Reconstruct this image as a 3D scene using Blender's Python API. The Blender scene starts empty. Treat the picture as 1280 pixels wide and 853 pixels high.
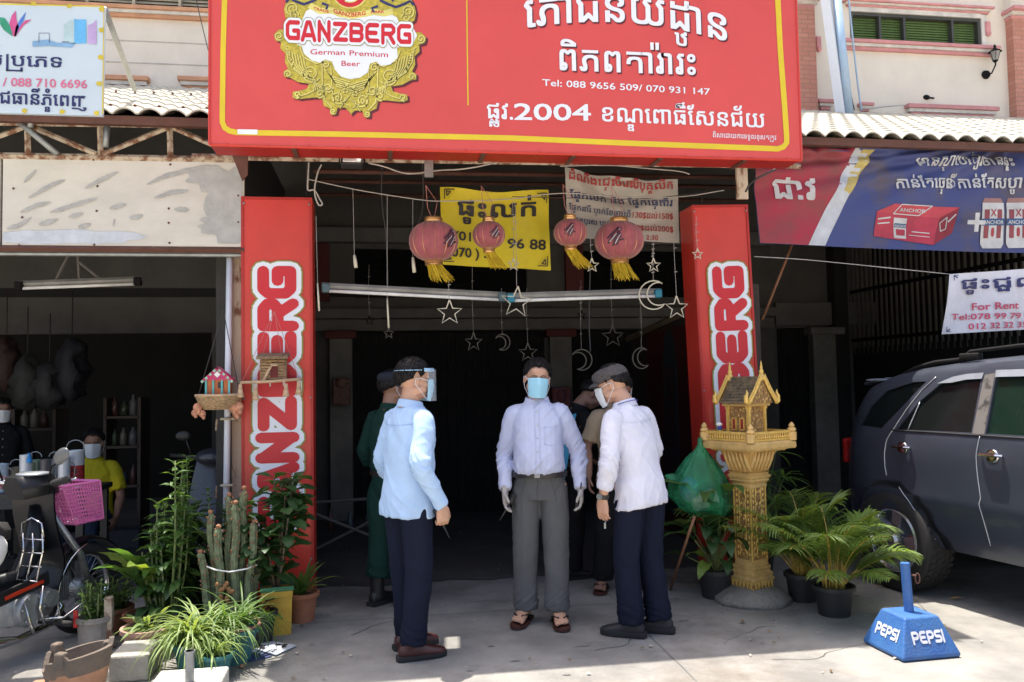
import bpy, bmesh, math, random
from mathutils import Matrix, Vector, Euler, noise
from mathutils.bvhtree import BVHTree
random.seed(7)
PI = math.pi
SC = bpy.context.scene
COL = SC.collection
R_ = math.radians

# ------------------------------------------------------------------ camera
FPX = 1035.0
CAM = Vector((0, 0, 1.55))
cam_data = bpy.data.cameras.new('camera')
cam_data.sensor_width = 36
cam_data.lens = 36 * FPX / 1280
cam_data.clip_end = 500
cam_data.clip_start = 0.05
cam = bpy.data.objects.new('camera', cam_data)
COL.objects.link(cam)
CR = Matrix.Rotation(R_(-9), 3, 'Z') @ Matrix.Rotation(PI/2 + R_(2.8), 3, 'X') @ Matrix.Rotation(R_(-1), 3, 'Z')
cam.matrix_world = Matrix.Translation(CAM) @ CR.to_4x4()
SC.camera = cam

# ------------------------------------------------------------------ sky, sun, exposure
SUNV = Vector((-0.13, 0.19, 1.0)).normalized()        # towards the sun
SUN_EL = math.asin(SUNV.z)
world = bpy.data.worlds.new('World')
SC.world = world
world.use_nodes = True
wn = world.node_tree
bg = wn.nodes['Background']
sky = wn.nodes.new('ShaderNodeTexSky')
sky.sky_type = 'NISHITA'
sky.sun_disc = False
sky.sun_elevation = SUN_EL
sky.sun_rotation = math.atan2(SUNV.x, SUNV.y)
sky.air_density = 1.0
sky.dust_density = 5.0
sky.ozone_density = 0.6
wn.links.new(sky.outputs[0], bg.inputs[0])
bg.inputs[1].default_value = 0.15
sun_data = bpy.data.lights.new('sun', 'SUN')
sun_data.energy = 4.4
sun_data.angle = R_(0.53)
sun_data.color = (1.0, 0.93, 0.82)
sun = bpy.data.objects.new('sun', sun_data)
COL.objects.link(sun)
sun.rotation_euler = (-SUNV).to_track_quat('-Z', 'Y').to_euler()
sun.location = (-3, 4, 20)
SC.view_settings.view_transform = 'Standard'
SC.view_settings.look = 'None'
SC.view_settings.exposure = 1.15
SC.view_settings.gamma = 1.0
SC.render.engine = 'CYCLES'
SC.cycles.max_bounces = 6
SC.cycles.use_denoising = True

# ------------------------------------------------------------------ placing helpers
def ray(px, py):
    return CR @ Vector(((px - 640) / FPX, (426.5 - py) / FPX, -1.0))
def at(px, py, Y):
    d = ray(px, py)
    return CAM + d * (Y / d.y)
def atg(px, py, z=0.0):
    d = ray(px, py)
    return CAM + d * ((z - CAM.z) / d.z)
def V(*a):
    return Vector(a)
def TM(loc=(0, 0, 0), rx=0, ry=0, rz=0, s=1.0):
    S = Matrix.Diagonal((*((s, s, s) if isinstance(s, (int, float)) else s), 1))
    return Matrix.Translation(loc) @ Euler((rx, ry, rz)).to_matrix().to_4x4() @ S

# ------------------------------------------------------------------ materials
MATS = {}
def mat(name, col, rough=0.6, metal=0.0, var=0.12, scale=6.0, bump=0.15, bscale=None, col2=None,
        thr=None, spec=0.5, emis=None, alpha=None, trans=0.0, coat=0.0, stretch=(1, 1, 1), bdist=0.01, sheen=0.0, dirt=0.0, sub=0.0):
    """plain surface with procedural colour variation and fine relief"""
    if name in MATS:
        return MATS[name]
    m = bpy.data.materials.new(name)
    m.use_nodes = True
    nt = m.node_tree
    b = nt.nodes['Principled BSDF']
    N = nt.nodes.new
    L = nt.links.new
    b.inputs['Roughness'].default_value = rough
    b.inputs['Metallic'].default_value = metal
    b.inputs['Specular IOR Level'].default_value = spec
    if coat: b.inputs['Coat Weight'].default_value = coat
    if sheen: b.inputs['Sheen Weight'].default_value = sheen
    if trans: b.inputs['Transmission Weight'].default_value = trans
    if sub:
        b.inputs['Subsurface Weight'].default_value = sub
        b.inputs['Subsurface Radius'].default_value = (0.02, 0.008, 0.004)
        b.inputs['Subsurface Scale'].default_value = 0.3
    if alpha is not None: b.inputs['Alpha'].default_value = alpha
    tc = N('ShaderNodeTexCoord')
    mp = N('ShaderNodeMapping'); mp.inputs['Scale'].default_value = stretch
    L(tc.outputs['Object'], mp.inputs[0])
    n = N('ShaderNodeTexNoise'); n.inputs['Scale'].default_value = scale; n.inputs['Detail'].default_value = 6
    n.inputs['Roughness'].default_value = 0.62
    L(mp.outputs[0], n.inputs['Vector'])
    c2 = col2 if col2 else tuple(max(0, c * (1 - 2.2 * var)) for c in col)
    c1 = col if col2 else tuple(min(1, c * (1 + var)) for c in col)
    r = N('ShaderNodeValToRGB')
    t = thr if thr else (0.3, 0.7)
    r.color_ramp.elements[0].position = t[0]; r.color_ramp.elements[1].position = t[1]
    r.color_ramp.elements[0].color = (*c2, 1); r.color_ramp.elements[1].color = (*c1, 1)
    L(n.outputs[0], r.inputs[0])
    out = r.outputs[0]
    if dirt:
        n2 = N('ShaderNodeTexNoise'); n2.inputs['Scale'].default_value = scale * 0.35; n2.inputs['Detail'].default_value = 9
        n2.inputs['Roughness'].default_value = 0.75
        L(tc.outputs['Object'], n2.inputs['Vector'])
        rr = N('ShaderNodeValToRGB')
        rr.color_ramp.elements[0].position = 0.52; rr.color_ramp.elements[1].position = 0.72
        rr.color_ramp.elements[0].color = (0, 0, 0, 1); rr.color_ramp.elements[1].color = (dirt, dirt, dirt, 1)
        L(n2.outputs[0], rr.inputs[0])
        mx = N('ShaderNodeMix'); mx.data_type = 'RGBA'
        L(rr.outputs[0], mx.inputs['Factor']); L(out, mx.inputs['A'])
        mx.inputs['B'].default_value = (0.11, 0.085, 0.06, 1)
        out = mx.outputs['Result']
    L(out, b.inputs['Base Color'])
    if emis:
        b.inputs['Emission Color'].default_value = (*emis[0], 1); b.inputs['Emission Strength'].default_value = emis[1]
    if bump:
        bn = N('ShaderNodeTexNoise'); bn.inputs['Scale'].default_value = bscale or scale * 8; bn.inputs['Detail'].default_value = 4
        L(mp.outputs[0], bn.inputs['Vector'])
        bp = N('ShaderNodeBump'); bp.inputs['Strength'].default_value = bump; bp.inputs['Distance'].default_value = bdist
        L(bn.outputs[0], bp.inputs['Height']); L(bp.outputs[0], b.inputs['Normal'])
        rm = N('ShaderNodeMapRange'); rm.inputs[3].default_value = max(0, rough - 0.08); rm.inputs[4].default_value = min(1, rough + 0.12)
        L(n.outputs[0], rm.inputs[0]); L(rm.outputs[0], b.inputs['Roughness'])
    MATS[name] = m
    return m

# ------------------------------------------------------------------ mesh builder
MW = {}
SHARE = {}
def noise3(p, s):
    return noise.noise(Vector(p) * s)

class MB:
    def __init__(self):
        self.v = []; self.f = []; self.m = []
    def add(self, vs, fs, mi=0, M=None):
        n = len(self.v)
        if M is not None:
            vs = [M @ Vector(p) for p in vs]
        self.v += [tuple(p) for p in vs]
        self.f += [tuple(i + n for i in f) for f in fs]
        self.m += [mi] * len(fs)
        return self
    def box(self, c, s, M=None, mi=0, bev=0.0, rot=None):
        x, y, z = s[0] / 2, s[1] / 2, s[2] / 2
        if bev > 0:
            b = min(bev, x * .9, y * .9, z * .9)
            bm = bmesh.new()
            bmesh.ops.create_cube(bm, size=1)
            for v in bm.verts: v.co = Vector((v.co.x * s[0], v.co.y * s[1], v.co.z * s[2]))
            bmesh.ops.bevel(bm, geom=bm.edges[:], offset=b, segments=2, affect='EDGES', profile=0.5)
            vs = [v.co.copy() for v in bm.verts]; fs = [[v.index for v in f.verts] for f in bm.faces]
            bm.free()
        else:
            vs = [Vector((i, j, k)) for i in (-x, x) for j in (-y, y) for k in (-z, z)]
            fs = [(0, 1, 3, 2), (4, 6, 7, 5), (0, 4, 5, 1), (2, 3, 7, 6), (0, 2, 6, 4), (1, 5, 7, 3)]
        if rot: vs = [Euler(rot).to_matrix() @ Vector(p) for p in vs]
        vs = [Vector(p) + Vector(c) for p in vs]
        return self.add(vs, fs, mi, M)
    def grid(self, fn, nu, nv, mi=0, M=None, wrap=False):
        vs = [fn(i / nu, j / nv) for j in range(nv + 1) for i in range(nu + (0 if wrap else 1))]
        w = nu if wrap else nu + 1
        fs = []
        for j in range(nv):
            for i in range(nu):
                a = j * w + i; b = j * w + (i + 1) % w
                fs.append((a, b, b + w, a + w))
        return self.add(vs, fs, mi, M)
    def rings(self, rs, cap=True, mi=0, M=None):
        n = len(rs[0]); vs = [p for r in rs for p in r]; fs = []
        for k in range(len(rs) - 1):
            for i in range(n):
                a = k * n + i; b = k * n + (i + 1) % n
                fs.append((a, b, b + n, a + n))
        if cap:
            fs.append(tuple(range(n - 1, -1, -1)))
            fs.append(tuple((len(rs) - 1) * n + i for i in range(n)))
        return self.add(vs, fs, mi, M)
    def tube(self, pts, r, n=8, cap=True, mi=0, M=None, flat=1.0, up=None):
        pts = [Vector(p) for p in pts]
        if isinstance(r, (int, float)): r = [r] * len(pts)
        rs = []; prev = None
        for i, p in enumerate(pts):
            a = pts[max(i - 1, 0)]; b = pts[min(i + 1, len(pts) - 1)]
            t = (b - a)
            t = t.normalized() if t.length > 1e-9 else Vector((0, 0, 1))
            if prev is None:
                ref = Vector(up) if up else (Vector((0, 0, 1)) if abs(t.z) < .9 else Vector((0, 1, 0)))
                x = t.cross(ref).normalized()
            else:
                x = (prev - t * prev.dot(t))
                x = x.normalized() if x.length > 1e-6 else t.orthogonal().normalized()
            prev = x; y = t.cross(x)
            rs.append([p + x * (r[i] * math.cos(2 * PI * k / n)) + y * (r[i] * flat * math.sin(2 * PI * k / n)) for k in range(n)])
        return self.rings(rs, cap, mi, M)
    def lathe(self, prof, n=24, c=(0, 0, 0), mi=0, M=None, cap=False, sq=None):
        c = Vector(c); rs = []
        for (r, z) in prof:
            ring = []
            for k in range(n):
                a = 2 * PI * k / n
                q = r
                if sq: q = r / max(abs(math.cos(a)), abs(math.sin(a))) ** sq
                ring.append(c + Vector((q * math.cos(a), q * math.sin(a), z)))
            rs.append(ring)
        return self.rings(rs, cap, mi, M)
    def ell(self, c, s, n=16, m=10, M=None, mi=0, p=1.0, rot=None):
        c = Vector(c); rs = []
        E = Euler(rot).to_matrix() if rot else None
        for j in range(m + 1):
            th = PI * (j + (0.02 if j == 0 else -0.02 if j == m else 0)) / m
            ring = []
            for k in range(n):
                a = 2 * PI * k / n
                q = Vector((s[0] * math.sin(th) * math.cos(a), s[1] * math.sin(th) * math.sin(a), -s[2] * math.cos(th)))
                if E: q = E @ q
                ring.append(c + q)
            rs.append(ring)
        return self.rings(rs, True, mi, M)
    def prism(self, poly, d, M=None, mi=0):
        """poly in local XZ, extruded along +Y by d"""
        n = len(poly)
        vs = [(p[0], 0, p[1]) for p in poly] + [(p[0], d, p[1]) for p in poly]
        fs = [tuple(range(n)), tuple(range(2 * n - 1, n - 1, -1))]
        for i in range(n):
            fs.append((i, i + n, (i + 1) % n + n, (i + 1) % n))
        return self.add(vs, fs, mi, M)
    def merge(self, o, M=None, mi=0):
        return self.add(o.v, o.f, mi, M)
    def mesh(self, name):
        me = bpy.data.meshes.new(name)
        me.from_pydata([tuple(p) for p in self.v], [], self.f)
        me.update()
        return me
    def build(self, name, m, parent=None, w=False, smooth=False, kind=None, label=None, auto=None, recalc=True):
        Wm = MW[parent.name] if parent is not None else None
        if Wm is None:
            xs = [p[0] for p in self.v]; ys = [p[1] for p in self.v]; zs = [p[2] for p in self.v]
            org = Vector(((min(xs) + max(xs)) / 2, (min(ys) + max(ys)) / 2, min(zs)))
            self.v = [tuple(Vector(p) - org) for p in self.v]
        elif w:
            I = Wm.inverted()
            self.v = [tuple(I @ Vector(p)) for p in self.v]
        me = self.mesh(name)
        ms = m if isinstance(m, (list, tuple)) else [m]
        for x in ms: me.materials.append(x)
        if len(ms) > 1:
            me.polygons.foreach_set('material_index', self.m)
        if recalc:
            bm = bmesh.new(); bm.from_mesh(me)
            bmesh.ops.recalc_face_normals(bm, faces=bm.faces)
            bm.to_mesh(me); bm.free()
        if smooth:
            me.shade_smooth()
            if auto is not None:
                me.set_sharp_from_angle(angle=R_(auto))
        o = bpy.data.objects.new(name, me)
        COL.objects.link(o)
        if parent is not None:
            o.parent = parent
            MW[o.name] = Wm.copy()
        else:
            o.location = org
            MW[o.name] = Matrix.Translation(org)
        if kind: o['kind'] = kind
        if label: o['label'] = label
        return o

def thing(name, label, cat, loc=(0, 0, 0), rz=0.0, group=None, rx=0.0, ry=0.0, s=1.0):
    o = bpy.data.objects.new(name, None)
    o.empty_display_size = 0.1
    COL.objects.link(o)
    o.location = loc; o.rotation_euler = (rx, ry, rz); o.scale = (s, s, s)
    MW[o.name] = TM(loc, rx, ry, rz, s)
    tag(o, label, cat, group)
    return o
def tag(o, label, cat, group=None):
    o['label'] = label; o['category'] = cat
    if group: o['group'] = group
    return o
def struct(o):
    o['kind'] = 'structure'
    return o
def kids(o):
    return [c for c in bpy.data.objects if c.parent == o]
def dup(root, loc, rz=0.0, label=None, s=None, rx=0, ry=0):
    def cp(o, par):
        c = o.copy(); COL.objects.link(c); c.parent = par
        for ch in list(o.children): cp(ch, c)
        return c
    r = cp(root, None)
    r.location = loc; r.rotation_euler = (rx, ry, rz)
    if s: r.scale = (s, s, s)
    MW[r.name] = TM(loc, rx, ry, rz, s or root.scale[0])
    if label: r['label'] = label
    return r
def inst(name, key, m, parent, M, maker, smooth=False, label=None):
    """alike pieces share one mesh"""
    if key not in SHARE:
        b = MB(); maker(b)
        me = b.mesh(name)
        bm = bmesh.new(); bm.from_mesh(me); bmesh.ops.recalc_face_normals(bm, faces=bm.faces); bm.to_mesh(me); bm.free()
        for x in (m if isinstance(m, (list, tuple)) else [m]): me.materials.append(x)
        if smooth: me.shade_smooth()
        SHARE[key] = me
    o = bpy.data.objects.new(name, SHARE[key]); COL.objects.link(o)
    if parent is not None:
        o.parent = parent
        MW[o.name] = MW[parent.name] @ M
    else:
        MW[o.name] = M.copy()
    o.matrix_basis = M
    if label: o['label'] = label
    return o

# ------------------------------------------------------------------ lettering
TC = {}
def raw_text(s):
    if s in TC: return TC[s]
    c = bpy.data.curves.new('tmp', 'FONT'); c.body = s; c.size = 1; c.resolution_u = 3
    o = bpy.data.objects.new('tmp', c); COL.objects.link(o)
    me = bpy.data.meshes.new_from_object(o)
    vs = [(v.co.x, v.co.y) for v in me.vertices]; fs = [tuple(p.vertices) for p in me.polygons]
    bpy.data.objects.remove(o); bpy.data.curves.remove(c); bpy.data.meshes.remove(me)
    TC[s] = (vs, fs)
    return TC[s]
def xmax(s):
    vs = raw_text(s)[0]
    return max((v[0] for v in vs), default=0)
def advance(s):
    return xmax(s + 'I') - xmax('I')
def ref_h(s):
    g = 'ន' if any(ord(c) > 0x1700 for c in s) else 'H'
    vs = raw_text(g)[0]
    return max(v[1] for v in vs)
def layout(s):
    """_X = small subscript X under the letter before it, ~X = hooked subscript round letter X"""
    vs, fs = [], []
    def put(t, dx, dy, k, kx=None):
        a, b = raw_text(t); n = len(vs)
        vs.extend((x * (kx or k) + dx, y * k + dy) for x, y in a); fs.extend(tuple(i + n for i in f) for f in b)
    base = ''; subs = []; hooks = []; i = 0
    while i < len(s):
        if s[i] == '_':
            subs.append((s[i + 1], len(base))); i += 2; continue
        if s[i] == '~':
            base += ' '; hooks.append(len(base)); i += 1; continue
        base += s[i]; i += 1
    put(base, 0, 0, 1)
    for ch, n in subs:
        j = n - 1
        while j > 0 and 0x17b4 <= ord(base[j]) <= 0x17d3: j -= 1
        a = advance(base[:j]) if j > 0 else 0; b = advance(base[:n])
        w = xmax(ch)
        put(ch, (a + b) / 2 - w * .27, -.36, .46, .54)
    for n in hooks:
        a = advance(base[:n]); h = .62
        for q in ([(a - .13, h), (a - .13, -.26), (a + .45, -.26), (a + .45, -.12)], ):
            for k in range(len(q) - 1):
                (x0, y0), (x1, y1) = q[k], q[k + 1]; t = .035
                n0 = len(vs)
                vs.extend([(min(x0, x1) - t, min(y0, y1) - t), (max(x0, x1) + t, min(y0, y1) - t), (max(x0, x1) + t, max(y0, y1) + t), (min(x0, x1) - t, max(y0, y1) + t)])
                fs.append((n0, n0 + 1, n0 + 2, n0 + 3))
    return vs, fs
def text_in(b, s, p0, p1, h, up=(0, 0, 1), nrm=(0, -1, 0), bold=0.0, mi=0, warp=None, lift=0.0):
    """lettering s from p0 to p1 (baseline), letter height h, added to builder b"""
    p0 = Vector(p0); p1 = Vector(p1); up = Vector(up); nrm = Vector(nrm)
    vs, fs = layout(s)
    x0 = min(v[0] for v in vs); x1 = max(v[0] for v in vs); k = h / ref_h(s)
    W = (p1 - p0).length; d = (p1 - p0).normalized()
    sh = [(0, 0)] if bold == 0 else [(-1, -.7), (1, -.7), (-1, .7), (1, .7), (0, 0)]
    for q, (a, c) in enumerate(sh):
        out = []
        for x, y in vs:
            u = (x - x0) / (x1 - x0); yy = y * k
            if warp: u, yy = warp(u, yy)
            out.append(p0 + d * (u * W + a * bold * h) + up * (yy + c * bold * h) + nrm * (lift + .00012 * q))
        b.add(out, fs, mi)
    return b
def put_text(b, s, px0, px1, pyl, pyr, hpx, Y, lift=0.004, **kw):
    p0 = at(px0, pyl, Y); p1 = at(px1, pyr, Y)
    dep = (p0 + p1) / 2
    h = hpx * (CR.transposed() @ (dep - CAM)).z * -1 / FPX
    return text_in(b, s, p0, p1, h, lift=lift, **kw)

GL = {
 'G': [[(.82, .88), (.26, .88), (.12, .74), (.12, .26), (.26, .12), (.82, .12), (.82, .48), (.52, .48)]],
 'A': [[(.06, .05), (.36, .9), (.54, .9), (.84, .05)], [(.2, .28), (.7, .28)]],
 'N': [[(.12, .05), (.12, .95)], [(.12, .9), (.74, .1)], [(.74, .05), (.74, .95)]],
 'Z': [[(.08, .88), (.8, .88), (.1, .12), (.84, .12)]],
 'B': [[(.12, .12), (.12, .88), (.66, .88), (.8, .78), (.8, .62), (.68, .51), (.12, .51)], [(.68, .51), (.82, .38), (.82, .24), (.68, .12), (.12, .12)]],
 'E': [[(.8, .88), (.26, .88), (.12, .74), (.12, .26), (.26, .12), (.82, .12)], [(.12, .5), (.7, .5)]],
 'R': [[(.12, .05), (.12, .88), (.66, .88), (.82, .76), (.82, .6), (.66, .48), (.12, .48)], [(.5, .48), (.82, .05)]],
 'P': [[(.12, .05), (.12, .88), (.66, .88), (.82, .76), (.82, .58), (.66, .44), (.12, .44)]],
 'S': [[(.82, .88), (.26, .88), (.12, .78), (.12, .6), (.26, .5), (.68, .5), (.82, .4), (.82, .22), (.68, .12), (.08, .12)]],
 'I': [[(.12, .05), (.12, .95)]],
 'C': [[(.8, .88), (.26, .88), (.12, .74), (.12, .26), (.26, .12), (.8, .12)]],
 'H': [[(.12, .05), (.12, .95)], [(.12, .5), (.76, .5)], [(.76, .05), (.76, .95)]],
 'O': [[(.26, .88), (.12, .74), (.12, .26), (.26, .12), (.68, .12), (.82, .26), (.82, .74), (.68, .88), (.26, .88)]],
}
def stroke(b, pts, t, P, mi=0, lift=0.0, cap=8):
    """flat stroke of width t (in the units of P) along 2D points; P maps (x, y, lift) to 3D"""
    q = lift + len(b.f) * 6e-6
    for k in range(len(pts) - 1):
        a = Vector(pts[k]); c = Vector(pts[k + 1]); d = c - a
        if d.length < 1e-9: continue
        n = Vector((-d.y, d.x)).normalized() * t / 2
        b.add([P(*(a + n), q), P(*(a - n), q), P(*(c - n), q), P(*(c + n), q)], [(0, 1, 2, 3)], mi)
        q += 6e-6
    if cap:
        for p in pts:
            b.add([P(p[0] + t / 2 * math.cos(2 * PI * k / cap), p[1] + t / 2 * math.sin(2 * PI * k / cap), q) for k in range(cap)], [tuple(range(cap))], mi)
            q += 6e-6
def logo(b, s, P, t, mi=0, lift=0.0, gap=1.02, cap=10):
    x = 0
    for c in s:
        for pl in GL[c]:
            stroke(b, [(x + u, v) for u, v in pl], t, P, mi, lift, cap)
        x += (0.42 if c == 'I' else gap)
    return x
def poly(b, pts, P, mi=0, lift=0.0):
    b.add([P(x, y, lift) for x, y in pts], [tuple(range(len(pts)))], mi)
def pxP(Y):
    """photo pixel -> point on the plane y=Y, lifted towards the street"""
    return lambda x, y, l=0.0: at(x, y, Y) + Vector((0, -l, 0))
# ================================================================== materials of the place
M = {}
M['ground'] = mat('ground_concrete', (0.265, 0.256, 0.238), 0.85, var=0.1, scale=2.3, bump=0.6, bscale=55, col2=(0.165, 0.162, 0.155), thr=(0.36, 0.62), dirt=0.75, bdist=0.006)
M['wall_cream'] = mat('cream_wall', (0.76, 0.70, 0.60), 0.8, var=0.05, scale=1.5, bump=0.1, dirt=0.12)
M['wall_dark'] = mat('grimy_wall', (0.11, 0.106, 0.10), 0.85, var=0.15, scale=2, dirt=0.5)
M['wall_black'] = mat('shade_black_wall', (0.024, 0.023, 0.022), 0.9, var=0.2, scale=2)  # indoor shade put into the near-black wall colour
M['orange_trim'] = mat('orange_trim', (0.58, 0.30, 0.17), 0.7, scale=5)
M['pink_trim'] = mat('pink_trim', (0.62, 0.28, 0.28), 0.7, scale=5)
M['rust'] = mat('rusty_cream_steel', (0.50, 0.42, 0.32), 0.75, scale=14, col2=(0.19, 0.085, 0.045), thr=(0.42, 0.55), bump=0.4)
M['rustdk'] = mat('rusty_dark_steel', (0.12, 0.05, 0.035), 0.7, scale=14, bump=0.3)
M['steel'] = mat('grey_steel', (0.30, 0.32, 0.32), 0.45, metal=0.6, scale=10, dirt=0.3)
M['tin'] = mat('cream_roof_tin', (0.46, 0.43, 0.35), 0.45, var=0.06, scale=6, bump=0.08, dirt=0.3)
M['tin_under'] = mat('shaded_roof_underside', (0.035, 0.035, 0.037), 0.8, scale=4)  # shade under the roof painted into the tin colour
M['slat_cream'] = mat('cream_slat', (0.45, 0.40, 0.30), 0.6, scale=8)
M['slat_green'] = mat('green_slat', (0.15, 0.25, 0.08), 0.5, scale=8)
M['frame_dark'] = mat('dark_window_frame', (0.06, 0.06, 0.055), 0.5)
M['frame_white'] = mat('white_window_frame', (0.65, 0.63, 0.58), 0.6)
M['white'] = mat('white_paint', (0.78, 0.78, 0.77), 0.5, var=0.04, dirt=0.2)
M['pvc'] = mat('white_pipe', (0.70, 0.74, 0.80), 0.35, var=0.04, dirt=0.15, stretch=(1, 1, .2))
M['shade_cable_blue'] = mat('blue_shade_and_cable', (0.36, 0.50, 0.66), 0.4, var=0.05)  # painted sky shade of the white post, also the blue cable's colour
M['black'] = mat('black_plastic', (0.02, 0.02, 0.022), 0.45, var=0.1)
M['blackmetal'] = mat('black_metal', (0.010, 0.010, 0.011), 0.8, spec=.2)
M['blackgate'] = mat('black_gate', (0.03, 0.03, 0.032), 0.9, spec=.05)
M['wire'] = mat('pale_wire', (0.42, 0.40, 0.37), 0.6, bump=0)
M['wiredk'] = mat('dark_wire', (0.05, 0.05, 0.05), 0.6, bump=0)
M['bulbplast'] = mat('pale_plastic_tube', (0.60, 0.56, 0.44), 0.35, var=0.05)
def brick_mat():
    m = bpy.data.materials.new('terracotta_brick'); m.use_nodes = True; nt = m.node_tree; b = nt.nodes['Principled BSDF']
    tc = nt.nodes.new('ShaderNodeTexCoord'); mp = nt.nodes.new('ShaderNodeMapping'); br = nt.nodes.new('ShaderNodeTexBrick')
    mp.inputs['Rotation'].default_value = (PI / 2, 0, 0)
    nt.links.new(tc.outputs['Object'], mp.inputs[0]); nt.links.new(mp.outputs[0], br.inputs['Vector'])
    br.inputs['Scale'].default_value = 1; br.inputs['Brick Width'].default_value = 0.17; br.inputs['Row Height'].default_value = 0.06
    br.inputs['Mortar Size'].default_value = 0.006; br.inputs['Color1'].default_value = (.52, .25, .18, 1); br.inputs['Color2'].default_value = (.46, .20, .145, 1)
    br.inputs['Mortar'].default_value = (.36, .19, .145, 1)
    nt.links.new(br.outputs[0], b.inputs['Base Color']); b.inputs['Roughness'].default_value = .85
    bp = nt.nodes.new('ShaderNodeBump'); bp.inputs['Strength'].default_value = .5; bp.inputs['Distance'].default_value = .01; bp.invert = True
    nt.links.new(br.outputs['Fac'], bp.inputs['Height']); nt.links.new(bp.outputs[0], b.inputs['Normal'])
    return m
M['brick'] = brick_mat()

# ================================================================== ground
def ground_h(x, y):
    return 0.0
b = MB(); b.box((0, 0, -0.15), (160, 160, 0.3))
g = struct(b.build('ground', M['ground']))
b = MB(); n = 60
edge = [(-30 + k * 1.0, 3.55 + .05 * noise.noise(Vector((k * .7, 1, 1))), .004) for k in range(n + 1)]
b.add(edge + [(p[0], -40, .004) for p in edge], [(k + n + 1, k + n + 2, k + 1, k) for k in range(n)])
struct(b.build('road', mat('pale_bounce_road', (0.50, 0.46, 0.39), 0.9, var=.08, scale=1.2, bump=.5, bscale=50)))  # unseen street sheet added, kept pale to bounce sunlight back at the shops
# expansion joints and dark stains are real shallow strips of mortar and grime, leaves and litter come later
b = MB()
for (xa, ya, xb, yb) in [(-4, 5.62, 8, 5.66), (1.55, 3.0, 1.7, 9.6), (-1.7, 3.0, -1.6, 9.6), (4.8, 3, 4.95, 9.6), (-5, 3.3, 9, 3.25)]:
    d = Vector((xb - xa, yb - ya)).normalized(); n = Vector((-d.y, d.x)) * 0.0035
    pts = [Vector((xa, ya)).lerp(Vector((xb, yb)), k / 30) + Vector((random.uniform(-.006, .006), random.uniform(-.006, .006))) for k in range(31)]
    for k in range(30):
        p, q = pts[k], pts[k + 1]
        b.add([(p.x - n.x, p.y - n.y, .003), (q.x - n.x, q.y - n.y, .003), (q.x + n.x, q.y + n.y, .003), (p.x + n.x, p.y + n.y, .003)], [(0, 1, 2, 3)])
struct(b.build('ground_joint', mat('joint_filler', (0.17, 0.17, 0.165), 0.95)))
b = MB(); rd = random.Random(9)
for (x, y, a) in ((1.2, 4.7, .4), (2.4, 4.9, 2.2), (-.2, 5.3, 1.0), (.6, 5.9, -.3), (3.3, 4.6, .9), (1.9, 6.2, 1.8), (2.1, 4.35, .1)):
    p = Vector((x, y)); n_ = rd.randint(14, 26)
    for k in range(n_):
        a += rd.uniform(-.45, .45); q = p + Vector((math.cos(a), math.sin(a))) * rd.uniform(.025, .06); w_ = .0022 * (1 - k / n_) + .0006
        d = (q - p).normalized(); m_ = Vector((-d.y, d.x)) * w_
        b.add([(*(p - m_), .0032), (*(q - m_), .0032), (*(q + m_), .0032), (*(p + m_), .0032)], [(0, 1, 2, 3)]); p = q
struct(b.build('ground_crack', mat('crack_shadow', (0.07, 0.068, 0.065), 0.95, bump=0)))
def blob_patch(pts, name, m, z):
    b = MB()
    for (x, y, rx, ry) in pts:
        n = 22; ph = random.uniform(0, 9)
        ring = []
        for k in range(n):
            a = 2 * PI * k / n
            q = 1 + .35 * noise.noise(Vector((math.cos(a) * 1.7 + ph, math.sin(a) * 1.7, ph)))
            ring.append((x + rx * q * math.cos(a), y + ry * q * math.sin(a), z))
        b.add([(x, y, z)] + ring, [(0, k + 1, (k + 1) % n + 1) for k in range(n)])
    return struct(b.build(name, m))
blob_patch([(.72, 4.62, .025, .012), (1.15, 4.8, .05, .02), (.62, 4.9, .02, .01), (1.9, 5.15, .04, .012), (.95, 4.35, .02, .01)],
           'ground_stain', mat('oily_stain', (0.17, 0.165, 0.16), 0.7), 0.0035)

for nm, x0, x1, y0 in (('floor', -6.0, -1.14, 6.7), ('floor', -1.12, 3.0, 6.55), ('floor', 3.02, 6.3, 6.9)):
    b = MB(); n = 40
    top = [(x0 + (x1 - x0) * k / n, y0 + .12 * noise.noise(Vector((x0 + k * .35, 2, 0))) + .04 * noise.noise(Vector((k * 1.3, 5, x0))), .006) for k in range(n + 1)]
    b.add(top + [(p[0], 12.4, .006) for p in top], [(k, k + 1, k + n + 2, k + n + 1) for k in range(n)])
    struct(b.build(nm, mat('shaded_grimy_floor', (0.085, 0.082, 0.078), 0.8, scale=2, var=.2, dirt=.5, bump=.4, bscale=40)))  # floor colour darkened to paint the deep shade inside, with grime over it
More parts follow.
